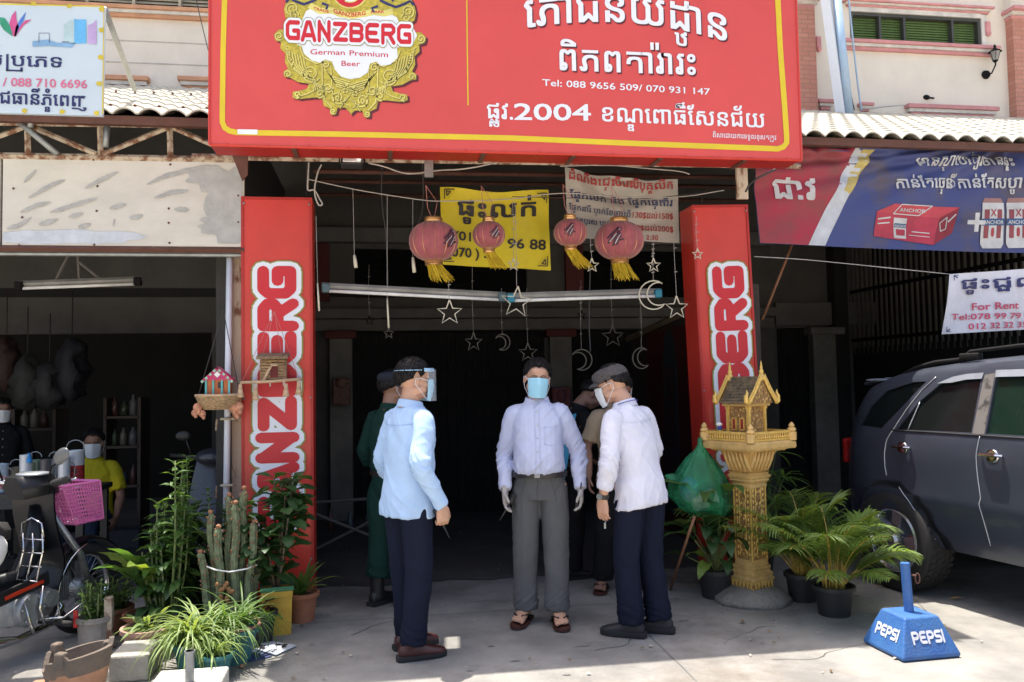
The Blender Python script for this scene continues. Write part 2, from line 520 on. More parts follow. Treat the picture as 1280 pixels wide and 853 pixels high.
# ================================================================== awning roof over the three yards
EY, EZ = 5.85, 3.40
WY = 9.8                 # face of the houses
WZ = 4.95
def roof_pt(x, t, pitch=0.162, amp=0.05, z0=0.0):
    y = EY + (WY - EY) * t; L = 4.2 * t
    row = (L / 0.30) % 1.0
    z = EZ + (WZ - EZ) * t + amp * abs(math.sin(PI * x / pitch)) ** .75 - 0.014 * row + z0
    return Vector((x, y, z))
def awning(name, label, x0, x1, bow=False):
    t = thing(name, label, 'roof', ((x0 + x1) / 2, EY, EZ))
    xs = x0; k = 0
    while xs < x1 - .05:
        xe = min(xs + 0.972, x1)
        b = MB(); n = max(6, int((xe - xs) / .0162)); rows = 28
        ts = []
        for r in range(14):
            ts += [r / 14 + .0005, (r + 1) / 14 - .0005]
        top = [[roof_pt(xs + (xe - xs) * i / n, q) for i in range(n + 1)] for q in ts]
        vs = [p for r in top for p in r]; fs = []
        for j in range(len(ts) - 1):
            for i in range(n):
                a = j * (n + 1) + i; fs.append((a, a + 1, a + n + 2, a + n + 1))
        m0 = len(vs)
        vs += [p - Vector((0, 0, .012)) for p in vs]
        fs += [tuple(q + m0 for q in reversed(f)) for f in list(fs)]
        for i in range(n): fs.append((i + 1, i, i + m0, i + 1 + m0))
        for i in range(n): a = (len(ts) - 1) * (n + 1) + i; fs.append((a, a + 1, a + 1 + m0, a + m0))
        b.add(vs, fs, 0)
        o = b.build('roof_sheet', M['tin'], t, w=True, smooth=True, auto=35, recalc=False)
        s = MB()
        for q in (0.06, 0.5):
            for i in range(0, 6):
                xx = xs + .162 * i + .081
                if xx < xe: s.ell(roof_pt(xx, q, z0=.008), (.012, .012, .01), 8, 5)
        s.build('roof_screw', M['rustdk'], o, w=True)
        xs = xe; k += 1
    b = MB()
    for q in (0.01, .2, .4, .6, .8, .97):
        y = EY + (WY - EY) * q; z = EZ + (WZ - EZ) * q - .045
        p = MB(); p.box(((x0 + x1) / 2, y + .02, z), (x1 - x0, .05, .06)); p.build('purlin', M['rustdk'], t, w=True)
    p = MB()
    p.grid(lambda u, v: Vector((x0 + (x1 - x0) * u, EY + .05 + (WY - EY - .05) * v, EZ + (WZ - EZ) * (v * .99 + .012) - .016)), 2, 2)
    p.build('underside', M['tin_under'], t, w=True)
    return t
awning('awning_roof', 'cream ribbed tin awning roof above the beige panel, left of the big red sign', -6.8, -1.12)
awning('awning_roof', 'ribbed tin awning roof behind the big red sign over the middle yard', -1.12, 3.0)
awning('awning_roof', 'cream ribbed tin awning roof above the red and blue banner on the right', 3.0, 9.6)

# ================================================================== houses (upper storeys and the fronts at the back of the yards)
def wallrect(b, x0, x1, z0, z1, y, th=.15, holes=()):
    """wall slab facing -Y with rectangular holes"""
    xs = sorted({x0, x1, *[h[0] for h in holes], *[h[1] for h in holes]}); zs = sorted({z0, z1, *[h[2] for h in holes], *[h[3] for h in holes]})
    for i in range(len(xs) - 1):
        for j in range(len(zs) - 1):
            cx, cz = (xs[i] + xs[i + 1]) / 2, (zs[j] + zs[j + 1]) / 2
            if any(h[0] < cx < h[1] and h[2] < cz < h[3] for h in holes): continue
            b.box((cx, y + th / 2, cz), (xs[i + 1] - xs[i], th, zs[j + 1] - zs[j]))
def rect_px(x0, y0, x1, y1, Y=WY):
    a = at(x0, y0, Y); c = at(x1, y1, Y)
    return min(a.x, c.x), max(a.x, c.x), min(a.z, c.z), max(a.z, c.z)
def cornice(parent, x0, x1, z0, z1, m, Y=WY, dep=.10):
    b = MB(); h = z1 - z0
    b.box(((x0 + x1) / 2, Y - dep * .5, z1 - h * .17), (x1 - x0, dep, h * .34), bev=.004)
    b.box(((x0 + x1) / 2, Y - dep * .36, z0 + h * .5), (x1 - x0 - .05, dep * .72, h * .31), bev=.004, mi=1)
    b.box(((x0 + x1) / 2, Y - dep * .25, z0 + h * .17), (x1 - x0 - .1, dep * .5, h * .33), bev=.004)
    b.build('cornice', [m, M['frame_white']], parent, w=True)
def louvre_window(parent, x0, x1, z0, z1, slatm, pitch, framem, Y=WY, mull=()):
    fr = MB(); t = .04
    for (a, c) in ((x0, x0 + t), (x1 - t, x1)): fr.box(((a + c) / 2, Y + .03, (z0 + z1) / 2), (t, .08, z1 - z0))
    for (a, c) in ((z0, z0 + t), (z1 - t, z1)): fr.box(((x0 + x1) / 2, Y + .032, (a + c) / 2), (x1 - x0 - 2 * t, .08, t))
    for q in mull: fr.box((q, Y + .02, (z0 + z1) / 2), (.03, .07, z1 - z0 - 2 * t))
    f = fr.build('window', framem, parent, w=True)
    bk = MB(); bk.box(((x0 + x1) / 2, Y + .11, (z0 + z1) / 2), (x1 - x0, .01, z1 - z0)); bk.build('backing', M['frame_dark'], f, w=True)
    n = int((z1 - z0 - 2 * t) / pitch)
    W = x1 - x0 - 2 * t
    for k in range(n):
        z = z0 + t + (k + .5) * (z1 - z0 - 2 * t) / n
        inst('slat', ('slat', slatm.name, round(W, 3), round(pitch, 4)), slatm, f,
             MW[f.name].inverted() @ TM(((x0 + x1) / 2, Y + .07, z), rx=R_(-38)), lambda q: q.box((0, 0, 0), (W, .006, pitch * 1.15)))

# right-hand house
HR = thing('shophouse', 'cream upper storey with pink trim and green louvre window behind the right awning', 'house', (8.5, WY, 0))
wx0, wx1, wz0, wz1 = rect_px(1062, 19, 1226, 57)
wz0 = at(1150, 56, WY).z; wz1 = at(1150, 20, WY).z
b = MB(); wallrect(b, 4.9, 14, WZ - .4, 9.5, WY, holes=[(wx0, wx1, wz0, wz1)]); b.build('wall', M['wall_cream'], HR, w=True)
louvre_window(HR, wx0, wx1, wz0, wz1, M['slat_green'], .034, M['frame_dark'], mull=[at(1130, 40, WY).x, wx0 + .42, wx1 - .42])
# white surround
b = MB()
b.box((wx1 + .035, WY - .012, (wz0 + wz1) / 2), (.07, .04, wz1 - wz0 + .1)); b.box(((wx0 + wx1) / 2, WY - .014, wz1 + .03), (wx1 - wx0, .04, .06))
b.build('window_surround', M['frame_white'], HR, w=True)
cornice(HR, wx0 - .1, wx1 + .16, at(1150, 20, WY).z + .06, at(1150, 10, WY).z + .03, M['pink_trim'])
cornice(HR, wx0 - .15, wx1 + .22, at(1150, 66, WY).z - .02, at(1150, 57, WY).z + .01, M['pink_trim'])
x0 = at(1130, 130, WY).x; cornice(HR, x0, at(1243, 138, WY).x, at(1180, 147, WY).z - .01, at(1180, 134, WY).z, M['pink_trim'])
x0 = at(1019, 130, WY).x; cornice(HR, x0, at(1040, 138, WY).x, at(1030, 139, WY).z, at(1030, 127, WY).z, M['pink_trim'])
x0 = at(1071, 130, WY).x; cornice(HR, x0, at(1088, 138, WY).x, at(1080, 141, WY).z, at(1080, 131, WY).z, M['pink_trim'])
for px0, px1, top in ((986, 1014, 16), (1259, 1290, 30)):
    xa, xb = at(px0, 80, WY).x, at(px1, 80, WY).x; zt = at(px1, top, WY).z
    b = MB(); b.box(((xa + xb) / 2, WY - .06, (WZ - .3 + zt) / 2), (xb - xa, .14, zt - WZ + .3)); b.build('brick_column', M['brick'], HR, w=True)
    cornice(HR, xa - .06, xb + .06, zt, zt + .13, M['pink_trim'], dep=.24)
    b = MB(); b.box(((xa + xb) / 2, WY - .06, zt + .25), (xb - xa + .02, .14, .24), bev=.01); b.build('column_head', M['wall_cream'], HR, w=True)
    cornice(HR, xa - .06, xb + .06, zt + .37, zt + .47, M['pink_trim'], dep=.26)
# scroll brackets beside the window
for px, py in ((1232, 36), (1021, 55)):
    p = at(px, py, WY)
    b = MB(); b.box((p.x, WY - .03, p.z), (.07, .06, .16), bev=.015); b.ell((p.x, WY - .05, p.z - .09), (.035, .035, .04), 10, 6)
    b.build('scroll_bracket', M['pink_trim'], HR, w=True)
# left-hand house
HL = thing('shophouse', 'cream upper storey with orange trim and slatted window between the blue sign and red sign', 'house', (-5, WY, 0))
lz0 = at(200, 12, WY).z
b = MB(); wallrect(b, -13, -1.6, WZ - .4, 9.5, WY, holes=[(-3.7, -1.75, lz0, lz0 + .8), (-6.3, -4.0, lz0, lz0 + .8)]); b.build('wall', M['wall_cream'], HL, w=True)
louvre_window(HL, -3.7, -1.75, lz0, lz0 + .8, M['slat_cream'], .04, M['slat_cream'], mull=[-2.25, -2.75, -3.25])
louvre_window(HL, -6.3, -4.0, lz0, lz0 + .8, M['slat_cream'], .04, M['slat_cream'], mull=[-5.2])
cornice(HL, -6.4, -1.65, at(200, 25, WY).z, lz0, M['orange_trim'])
cornice(HL, -4.2, at(188, 100, WY).x, at(160, 112, WY).z - .02, at(160, 98, WY).z, M['orange_trim'])
cornice(HL, at(224, 100, WY).x, -1.65, at(240, 112, WY).z - .02, at(240, 99, WY).z, M['orange_trim'])
# raised plaster panel joints
b = MB()
for z in (at(200, 53, WY).z, at(200, 80, WY).z): b.box((-3.2, WY - .002, z), (3.1, .006, .012))
b.build('plaster_joint', mat('pale_joint', (0.50, 0.47, 0.42), 0.8), HL, w=True)
# middle house
HM = thing('shophouse', 'plain cream house front behind the big red sign', 'house', (1.6, WY, 0))
b = MB(); wallrect(b, -1.6, 4.9, WZ - .4, 9.5, WY); b.build('wall', M['wall_cream'], HM, w=True)

# ---- lower fronts at the back of the yards
def z_at(y, x=600): return at(x, y, WY).z
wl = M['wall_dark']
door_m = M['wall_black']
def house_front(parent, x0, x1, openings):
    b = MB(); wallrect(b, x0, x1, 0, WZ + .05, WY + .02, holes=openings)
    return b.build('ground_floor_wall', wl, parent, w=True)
zc = z_at(413)
zu0, zu1 = z_at(372), z_at(312)
OC = [(-.55 + .22, 1.95, 0, zc), (2.2, 4.6, 0, zc), (-.3, 1.75, zu0, zu1), (2.45, 4.5, zu0, zu1)]
house_front(HM, -1.6, 4.9, OC)
house_front(HR, 4.9, 9.6, [(4.9 + .05, 5.45, 0, zc)])
house_front(HL, -13, -1.6, [(-5.6, -1.9, 0, zc)])
def lattice_gate(parent, x0, x1, z1, Y, n):
    t = parent
    b = MB(); b.box(((x0 + x1) / 2, Y + .09, z1 / 2), (x1 - x0, .02, z1)); b.build('gate_backing', door_m, t, w=True)
    for k in range(n + 1):
        x = x0 + (x1 - x0) * k / n
        inst('gate_bar', ('gbar', round(z1, 3)), M['blackgate'], t, MW[t.name].inverted() @ TM((x, Y, z1 / 2)), lambda q: q.box((0, 0, 0), (.022, .02, z1 - .02)))
    for k in range(n):
        x = x0 + (x1 - x0) * (k + .5) / n; w = (x1 - x0) / n
        def mk(q):
            for j in range(9):
                z = -z1 / 2 + .12 + j * (z1 - .24) / 8.5
                for s in (-1, 1):
                    q.box((0, -.014, z + .05), (math.hypot(w, .16), .006, .016), rot=(0, s * math.atan2(.16, w), 0))
        inst('gate_lattice', ('glat', round(w, 3), round(z1, 3)), M['blackgate'], t, MW[t.name].inverted() @ TM((x, Y, z1 / 2)), mk)
for (x0, x1, z) in ((-1.6, 9.6, WZ),):
    b = MB(); b.box(((x0 + x1) / 2, WY + .4, 2.5), (x1 - x0, .1, 5)); struct(b.build('wall_back', M['wall_black']))
G = thing('folding_gate', 'dark folding lattice gate at the back of the middle yard behind the standing men', 'gate', (.8, WY + .03, 0)); lattice_gate(G, -.33, 1.93, zc - .02, WY + .04, 22)
G = thing('folding_gate', 'dark folding lattice gate at the back, behind the man in the grey cap', 'gate', (3.4, WY + .03, 0)); lattice_gate(G, 2.2, 4.6, zc - .02, WY + .04, 22)
G = thing('folding_gate', 'dark folding lattice gate just right of the spirit house', 'gate', (5.2, WY + .03, 0)); lattice_gate(G, 4.95, 5.45, zc - .02, WY + .04, 6)
for (x0, x1) in ((-.3, 1.75), (2.45, 4.5)):
    b = MB(); n = 16
    wn_ = thing('transom_window', 'dark louvred transom window over the %s back gate' % ('left' if x0 < 0 else 'right'), 'window', ((x0 + x1) / 2, WY + .02, zu0))
    b.box(((x0 + x1) / 2, WY + .1, (zu0 + zu1) / 2), (x1 - x0, .02, zu1 - zu0)); b.build('backing', door_m, wn_, w=True)
    for k in range(n):
        inst('slat', ('tslat',), M['blackmetal'], wn_, MW[wn_.name].inverted() @ TM(((x0 + x1) / 2, WY + .07, zu0 + (k + .5) * (zu1 - zu0) / n), rx=R_(-35)), lambda q: q.box((0, 0, 0), (2.03, .006, .045)))
# door-head bands and columns on the middle front
colm = mat('pale_pilaster', (0.21, 0.20, 0.18), 0.8, var=0.15, scale=4, dirt=0.3)
bandm = mat('grey_band', (0.15, 0.145, 0.14), 0.8, var=0.12, scale=3, dirt=0.35)
redm = mat('dark_red_wall', (0.11, 0.02, 0.018), 0.7)
for (x0, x1, par, ya, yb, d) in ((-1.6, 4.9, HM, 386, 398, .10), (-1.6, 4.9, HM, 399, 413, .05), (-1.6, 4.9, HM, 288, 306, .12), (4.9, 9.6, HR, 380, 410, .07)):
    b = MB(); b.box(((x0 + x1) / 2, WY - d / 2, (z_at(ya) + z_at(yb)) / 2), (x1 - x0 - .01, d, z_at(ya) - z_at(yb)), bev=.01); b.build('door_head_band', bandm, par, w=True)
for px0, px1, par in ((413, 441, HM), (686, 713, HM), (1012, 1045, HR)):
    xa, xb = at(px0, 500, WY).x, at(px1, 500, WY).x
    b = MB(); b.box(((xa + xb) / 2, WY - .07, zc / 2), (xb - xa, .14, zc), bev=.01); b.build('pilaster', colm, par, w=True)
    b = MB(); b.box(((xa + xb) / 2, WY - .09, zc - .05), (xb - xa + .1, .2, .09), bev=.01); b.build('capital', redm if par is HM else colm, par, w=True)
for px0, px1 in ((398, 412), (706, 728)):
    xa, xb = at(px0, 350, WY).x, at(px1, 350, WY).x
    b = MB(); b.box(((xa + xb) / 2, WY - .03, (zu0 + zu1) / 2), (xb - xa, .08, zu1 - zu0 + .1)); b.build('red_panel', redm, HM, w=True)

# ---- side walls of the yards
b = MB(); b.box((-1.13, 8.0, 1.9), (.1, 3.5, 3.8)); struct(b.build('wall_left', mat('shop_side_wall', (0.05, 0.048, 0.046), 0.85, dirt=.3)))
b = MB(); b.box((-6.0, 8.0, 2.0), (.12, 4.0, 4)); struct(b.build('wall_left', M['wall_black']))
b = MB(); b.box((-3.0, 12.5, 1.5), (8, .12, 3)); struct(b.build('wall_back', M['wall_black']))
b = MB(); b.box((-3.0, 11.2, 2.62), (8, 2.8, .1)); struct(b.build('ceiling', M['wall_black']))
# low partition on the right of the middle yard, with red beer boards leaning on it
pz = [(6.35, at(868, 352, 6.35).z), (9.7, at(745, 428, 9.7).z)]
zt = at(864, 356, 6.4).z
zf = 2.04
b = MB(); b.add([(2.98, 6.35, 0), (2.98, 9.7, 0), (2.98, 9.7, zf), (2.98, 6.35, zt), (3.06, 6.35, 0), (3.06, 9.7, 0), (3.06, 9.7, zf), (3.06, 6.35, zt)],
                [(0, 1, 2, 3), (7, 6, 5, 4), (0, 3, 7, 4), (1, 5, 6, 2), (3, 2, 6, 7), (0, 4, 5, 1)])
struct(b.build('wall_right', mat('partition', (0.06, 0.045, 0.04), 0.8)))
b = MB(); b.tube([V(2.95, 6.36, zt), V(2.95, 9.7, zf)], .035, 4); tag(b.build('partition_rail', mat('worn_timber', (.22, .17, .11), .7)), 'weathered timber rail along the top of the partition behind the cap man', 'rail')
TBY = 1.15
tb = thing('beer_board', 'dark red board with vertical lettering in shade behind the right red pillar', 'board', (2.9, 8.1, 0))
b = MB(); b.box((2.9, 8.12, 1.03), (.05, 1.3, 2.06), bev=.01); b.build('board', mat('deep_red_board', (0.07, 0.009, 0.009), 0.5), tb, w=True)
b = MB(); b.lathe([(0.001, 0), (.24, 0.0), (.24, .002)], 24, c=(0, 0, 0), M=Matrix.Translation((2.872, 8.0, 1.68)) @ Matrix.Rotation(-PI / 2, 4, 'Y') @ Matrix.Diagonal((1.6, .8, 1, 1)))
b.box((2.873, 8.0, .95), (.003, .40, 1.5)); b.build('lettering_panel', mat('dusky_teal_print', (0.025, 0.035, 0.045), 0.6), tb, w=True)
b = MB(); logo(b, 'GANZBERG', lambda x, y, l: Vector((2.868 - l, 8.13 - y * .26, .3 + x * .17)), .2, lift=.001); b.build('lettering', mat('deep_red_print', (0.07, 0.012, 0.012), 0.6), tb, w=True)

# ---- right yard: wall with steel bar grille
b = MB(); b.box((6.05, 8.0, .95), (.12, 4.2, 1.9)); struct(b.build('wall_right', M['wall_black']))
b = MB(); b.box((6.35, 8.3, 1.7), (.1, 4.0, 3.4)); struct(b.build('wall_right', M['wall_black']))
gr = thing('bar_grille', 'tall steel bar grille on the side wall above the dark car', 'grille', (6.0, 8, 1.9))
for k in range(40):
    y = 5.95 + k * .098
    inst('bar', ('grbar',), mat('dull_steel_bar', (0.16, 0.15, 0.135), 0.6), gr, MW[gr.name].inverted() @ TM((6.0, y, 2.7)), lambda q: q.box((0, 0, 0), (.022, .022, 1.75)))
for z in (2.0, 2.62, 3.3):
    b = MB(); b.box((5.98, 7.9, z), (.02, 4.0, .04)); b.build('rail', M['blackmetal'], gr, w=True)
b = MB(); b.box((5.75, 9.75, 1.6), (.18, .2, 3.2)); tag(b.build('corner_post', M['wall_black']), 'dark corner post behind the rear of the car', 'post')

# ================================================================== left front: truss, weathered board, posts
FY = 6.0
tr = thing('roof_truss', 'rusty steel truss under the left awning above the weathered board', 'truss', tuple(at(150, 198, FY)))
def barpx(parent, p, q, r, m, Y, name='strut', sq=True, Y2=None):
    a = at(*p, Y); c = at(*q, Y2 or Y)
    b = MB(); b.tube([a, c], r, 4 if sq else 10, up=(0, 1, 0) if False else None)
    return b.build(name, m, parent, w=True, smooth=not sq)
for p, q, r in (((-40, 152), (300, 157), .026), ((-40, 194), (310, 200), .022)): barpx(tr, p, q, r, M['rust'], FY, 'chord')
for x in (34, 125, 212): barpx(tr, (x, 157), (x + 1, 195), .02, M['rust'], FY, 'upright')
for p, q in (((-5, 172), (30, 159)), ((40, 159), (121, 193)), ((128, 193), (211, 159)), ((217, 160), (290, 192))): barpx(tr, p, q, .018, M['rust'], FY, 'diagonal')
for p, q in (((14, 145), (72, 193)), ((39, 148), (38, 160)), ((134, 158), (132, 184))): barpx(tr, p, q, .02, M['steel'], FY - .06, 'brace', sq=False)

board_m = mat('weathered_board', (0.60, 0.575, 0.52), 0.8, scale=2.2, col2=(0.52, 0.50, 0.45), thr=(0.35, 0.6), bump=0.15, stretch=(1, 1, 1.9), dirt=0.12)
wb = thing('blank_board', 'long weathered cream board with scraped grey patches under the left truss', 'board', tuple(at(150, 312, FY)))
xa, xb = at(3, 250, FY).x, at(305, 250, FY).x; zb, zt2 = at(150, 308, FY).z, at(150, 199, FY).z
b = MB(); b.box(((xa + xb) / 2, FY + .02, (zb + zt2) / 2), (xb - xa, .04, zt2 - zb), bev=.004); b.build('panel', board_m, wb, w=True)
b = MB(); b.box((xa - .5, FY + .03, (zb + zt2) / 2), (.96, .04, zt2 - zb), bev=.004); b.build('panel', board_m, wb, w=True)
b = MB(); b.tube([V(xa - 1, FY, zb - .02), V(xb, FY, zb - .02)], .022, 4); b.build('bottom_rail', M['rustdk'], wb, w=True)
b = MB(); b.tube([V(xa - 1, FY + .03, zb - .05), V(xb, FY + .03, zb - .05)], .018, 8); b.build('bottom_pipe', M['steel'], wb, w=True)
# scraped strokes of bare grey, with torn ends
P = pxP(FY)
b = MB()
sc = [((30, 228), (46, 213)), ((36, 248), (60, 234), (82, 225)), ((107, 236), (125, 226), (148, 215)), ((184, 231), (205, 221), (240, 212), (258, 208)), ((193, 248), (215, 241), (236, 239)),
      ((63, 266), (90, 258), (122, 248)), ((137, 261), (158, 256)), ((9, 286), (25, 282), (40, 272)), ((162, 273), (179, 270)), ((218, 262), (237, 263)), ((49, 281), (73, 275)), ((86, 272), (104, 267)), ((26, 266), (46, 257), (64, 253)), ((98, 284), (114, 281)), ((141, 281), (144, 275))]
for s in sc:
    n = 14; pts = []
    for side in (1, -1):
        rng = range(n + 1) if side == 1 else range(n, -1, -1)
        for k in rng:
            u = k / n; f = u * (len(s) - 1); i = min(int(f), len(s) - 2); f -= i
            x = s[i][0] * (1 - f) + s[i + 1][0] * f; y = s[i][1] * (1 - f) + s[i + 1][1] * f
            w = (2.6 * math.sin(PI * min(1, u * 1.0 + .02)) ** .5 * (1 + .5 * noise.noise(Vector((x * .3, y * .3 + side * 9, 0))))) + .3
            pts.append((x, y - side * w))
    poly(b, pts, P, lift=.006)
b.build('scrape', mat('bare_grey_patch', (0.40, 0.40, 0.39), 0.85, var=.1, scale=12), wb, w=True)
def blotch(b, cx, cy, rx, ry, P, lift, n=60, k1=.45, ph=0, cl=None):
    pts = []
    for k in range(n):
        a = 2 * PI * k / n
        q = 1 + k1 * noise.noise(Vector((math.cos(a) * 2.2 + ph, math.sin(a) * 2.2, ph))) + .25 * k1 * noise.noise(Vector((math.cos(a) * 9 + ph, math.sin(a) * 9, 1)))
        x, y = cx + rx * q * math.cos(a), cy + ry * q * math.sin(a)
        if cl: x = min(max(x, cl[0]), cl[2]); y = min(max(y, cl[1]), cl[3])
        pts.append((x, y))
    poly(b, pts, P, lift=lift)
b = MB()
blotch(b, 287, 262, 30, 50, P, .0055, ph=3, cl=(230, 204, 303, 305)); blotch(b, 262, 222, 26, 16, P, .0062, ph=5, cl=(200, 204, 303, 305)); blotch(b, 275, 282, 26, 12, P, .0058, ph=8)
b.build('scrape', mat('bare_grey_patch2', (0.42, 0.42, 0.41), 0.85, var=.1, scale=9), wb, w=True)
b = MB()
blotch(b, 70, 297, 95, 9, P, .0050, ph=1, cl=(4, 286, 303, 306)); blotch(b, 140, 297, 40, 7, P, .0053, ph=7, cl=(4, 290, 303, 306))
b.build('scrape', mat('bluish_patch', (0.52, 0.56, 0.62), 0.8, var=.08, scale=9), wb, w=True)
b = MB()
for (x, y) in ((17, 236), (122, 233), (28, 272), (211, 261), (211, 279), (121, 264), (298, 245), (298, 278), (24, 307), (118, 306), (212, 304), (213, 206), (117, 200), (298, 205)):
    b.ell(at(x, y, FY) - V(0, .004, 0), (.008, .006, .008), 8, 6)
b.build('nail', M['rustdk'], wb, w=True)

# posts between the left shop and the middle yard
pp = thing('shop_post', 'peeling cream and rust steel post beside the left red pillar', 'post', tuple(V(at(295, 500, 6.15).x, 6.2, 0)))
xa, xb = at(290, 500, 6.15).x, at(305, 500, 6.15).x
b = MB(); b.box(((xa + xb) / 2, 6.22, 1.28), (xb - xa + .05, .12, 2.56), bev=.006); b.build('post_shaft', mat('peeling_cream', (0.56, 0.47, 0.36), 0.75, scale=9, col2=(0.20, 0.09, 0.05), thr=(0.40, 0.47), bump=.4, stretch=(1, 1, .35)), pp, w=True)
pl = thing('white_pipe', 'upright white pipe clamped to the posts at the shop corner', 'pipe', (at(281, 500, 6.08).x, 6.08, 0))
b = MB(); b.tube([at(287, 316, 6.08), V(at(281, 700, 6.08).x, 6.08, 0)], .022, 12); b.build('pipe', M['pvc'], pl, w=True, smooth=True)
for y in (524, 607):
    p = at(279, y, 6.04)
    b = MB(); b.box(p + V(.03, 0, 0), (.10, .02, .016), bev=.003); b.tube([p + V(-.04, -.02, 0), p + V(-.045, -.02, -.08)], .006, 6); b.build('clamp', M['rust'], pl, w=True)
b = MB(); x = at(287, 500, 6.16).x; b.box((x, 6.16, 1.27), (.03, .05, 2.54)); tag(b.build('steel_post', mat('dark_green_post', (0.03, 0.07, 0.05), .5)), 'thin dark green post behind the white pipe', 'post')
# ================================================================== signs and banners
red = mat('red_sign_face', (0.60, 0.066, 0.058), 0.42, var=0.05, scale=1.3, bump=0.35, bscale=2.5, bdist=.02, coat=0.15, dirt=.06)  # glare on the face put into the colour as a paler red
redpil = mat('red_pillar_face', (0.58, 0.040, 0.026), 0.45, var=0.08, scale=2, bump=0.3, bscale=4, bdist=.015, coat=0.15, dirt=0.12)
redside = mat('red_sign_side', (0.40, 0.02, 0.015), 0.5, var=0.08)
redprint = mat('crimson_print', (0.55, 0.015, 0.025), 0.45, var=0.03, bump=0)
yel = mat('yellow_print', (0.66, 0.50, 0.02), 0.45, var=0.04, bump=0)
whi = mat('white_print', (0.72, 0.76, 0.84), 0.45, var=0.02, bump=0)
olive = mat('olive_print', (0.25, 0.25, 0.05), 0.5, var=0.04, bump=0)
shad = mat('maroon_print', (0.10, 0.012, 0.02), 0.5, bump=0)
gold1 = mat('gold_print', (0.50, 0.42, 0.05), 0.5, var=0.2, scale=40, bump=0)
gold2 = mat('pale_gold_print', (0.68, 0.62, 0.18), 0.5, bump=0)
gold3 = mat('dark_gold_print', (0.18, 0.14, 0.02), 0.5, bump=0)
navy = mat('navy_print', (0.02, 0.025, 0.12), 0.5, bump=0)
blackp = mat('black_print', (0.02, 0.018, 0.018), 0.5, bump=0)

SY = 5.25
bs = thing('shop_signboard', 'huge red beer shopfront sign with yellow border and white Khmer lettering over the entrance', 'sign', (0.92, SY, 3.03))
STOP = 4.22
a = at(262, 182, SY); c = at(1002, 200, SY)
sx0, sx1, sz0 = a.x, c.x, (a.z + c.z) / 2
b = MB(); b.box(((sx0 + sx1) / 2, SY + .01, (sz0 + STOP) / 2), (sx1 - sx0, .02, STOP - sz0)); b.build('face', red, bs, w=True)
b = MB(); b.box(((sx0 + sx1) / 2, SY + .13, sz0 + .012), (sx1 - sx0 - .01, .22, .02)); b.box((sx0 + .01, SY + .13, (sz0 + STOP) / 2), (.02, .22, STOP - sz0 - .004)); b.box((sx1 - .01, SY + .13, (sz0 + STOP) / 2), (.02, .22, STOP - sz0 - .004)); b.box(((sx0 + sx1) / 2, SY + .13, STOP - .012), (sx1 - sx0 - .05, .22, .02))
b.build('casing', redside, bs, w=True)
b = MB(); b.tube([V(sx0, SY - .004, sz0), V(sx1, SY - .004, sz0)], .009, 4); b.tube([V(sx0, SY - .004, sz0), V(sx0, SY - .004, STOP)], .008, 4); b.tube([V(sx1, SY - .004, sz0), V(sx1, SY - .004, STOP)], .008, 4)
for k in range(16): b.ell((sx0 + .1 + (sx1 - sx0 - .2) * k / 15, SY - .012, sz0 + .004), (.008, .006, .008), 6, 4)
b.build('edge_trim', redpil, bs, w=True)
for x in [sx0 + .5 + .6 * k for k in range(6)]:
    b = MB(); b.box((x, SY + .13, sz0 - .004), (.03, .2, .012)); b.build('underside_rib', M['rustdk'], bs, w=True)
# flashing added unseen behind the sign to block sun, with gaps cut for sun strips
fl = thing('sign_sunblock', 'tin flashing added unseen to shade the gap between the big red sign and the awning behind it', 'sunblock', (.9, 5.6, 3.3))
gaps = [(-.19, -.12, .82), (-.07, .01, .74)]
b = MB(); xs = sorted({sx0 + .02, sx1 - .02, *[g_[0] for g_ in gaps], *[g_[1] for g_ in gaps]})
def flz(t_): return V(0, SY + .22 + .42 * t_, 3.22 + .24 * t_)
for i in range(len(xs) - 1):
    xm = (xs[i] + xs[i + 1]) / 2; gg = [g_[2] for g_ in gaps if g_[0] < xm < g_[1]]
    t0 = gg[0] if gg else 0.0
    a_, c_ = flz(t0), flz(1)
    b.add([a_ + V(xs[i], 0, 0), a_ + V(xs[i + 1], 0, 0), c_ + V(xs[i + 1], 0, 0), c_ + V(xs[i], 0, 0)] + [q_ for q_ in [a_ + V(xs[i], 0, .004), a_ + V(xs[i + 1], 0, .004), c_ + V(xs[i + 1], 0, .004), c_ + V(xs[i], 0, .004)]], [(0, 1, 2, 3), (7, 6, 5, 4), (0, 4, 5, 1), (2, 6, 7, 3), (1, 5, 6, 2), (0, 3, 7, 4)])
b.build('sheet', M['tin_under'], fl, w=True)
P = pxP(SY)
b = MB()
# border as one clean strip with parallel edges
def strip(b, pts, w, P, lift):
    n = len(pts); L = []
    for i in range(n):
        p = Vector(pts[i]); t = (Vector(pts[min(i + 1, n - 1)]) - Vector(pts[max(i - 1, 0)])).normalized(); q = Vector((-t.y, t.x)) * w / 2
        L.append((p + q, p - q))
    for i in range(n - 1):
        b.add([P(*L[i][0], lift), P(*L[i][1], lift), P(*L[i + 1][1], lift), P(*L[i + 1][0], lift)], [(0, 1, 2, 3)])
strip(b, [(282, -40), (279, 60), (278, 140), (278, 153), (281, 160), (287, 164), (296, 166), (420, 168), (640, 173), (800, 180), (960, 186), (972, 186.5), (979, 184), (983, 179), (983, 170), (981, 140), (975, 60), (970, -40)], 6.8, P, .003)
b.build('border_line', yel, bs, w=True)
b = MB(); strip(b, [(583, -30), (584, 60), (585, 132)], 1.5, P, .003); b.build('divider_line', yel, bs, w=True)
b = MB(); poly(b, [(297, 162), (322, 162.5), (322, 168.5), (297, 168)], P, lift=.0045); b.build('maker_sticker', whi, bs, w=True)
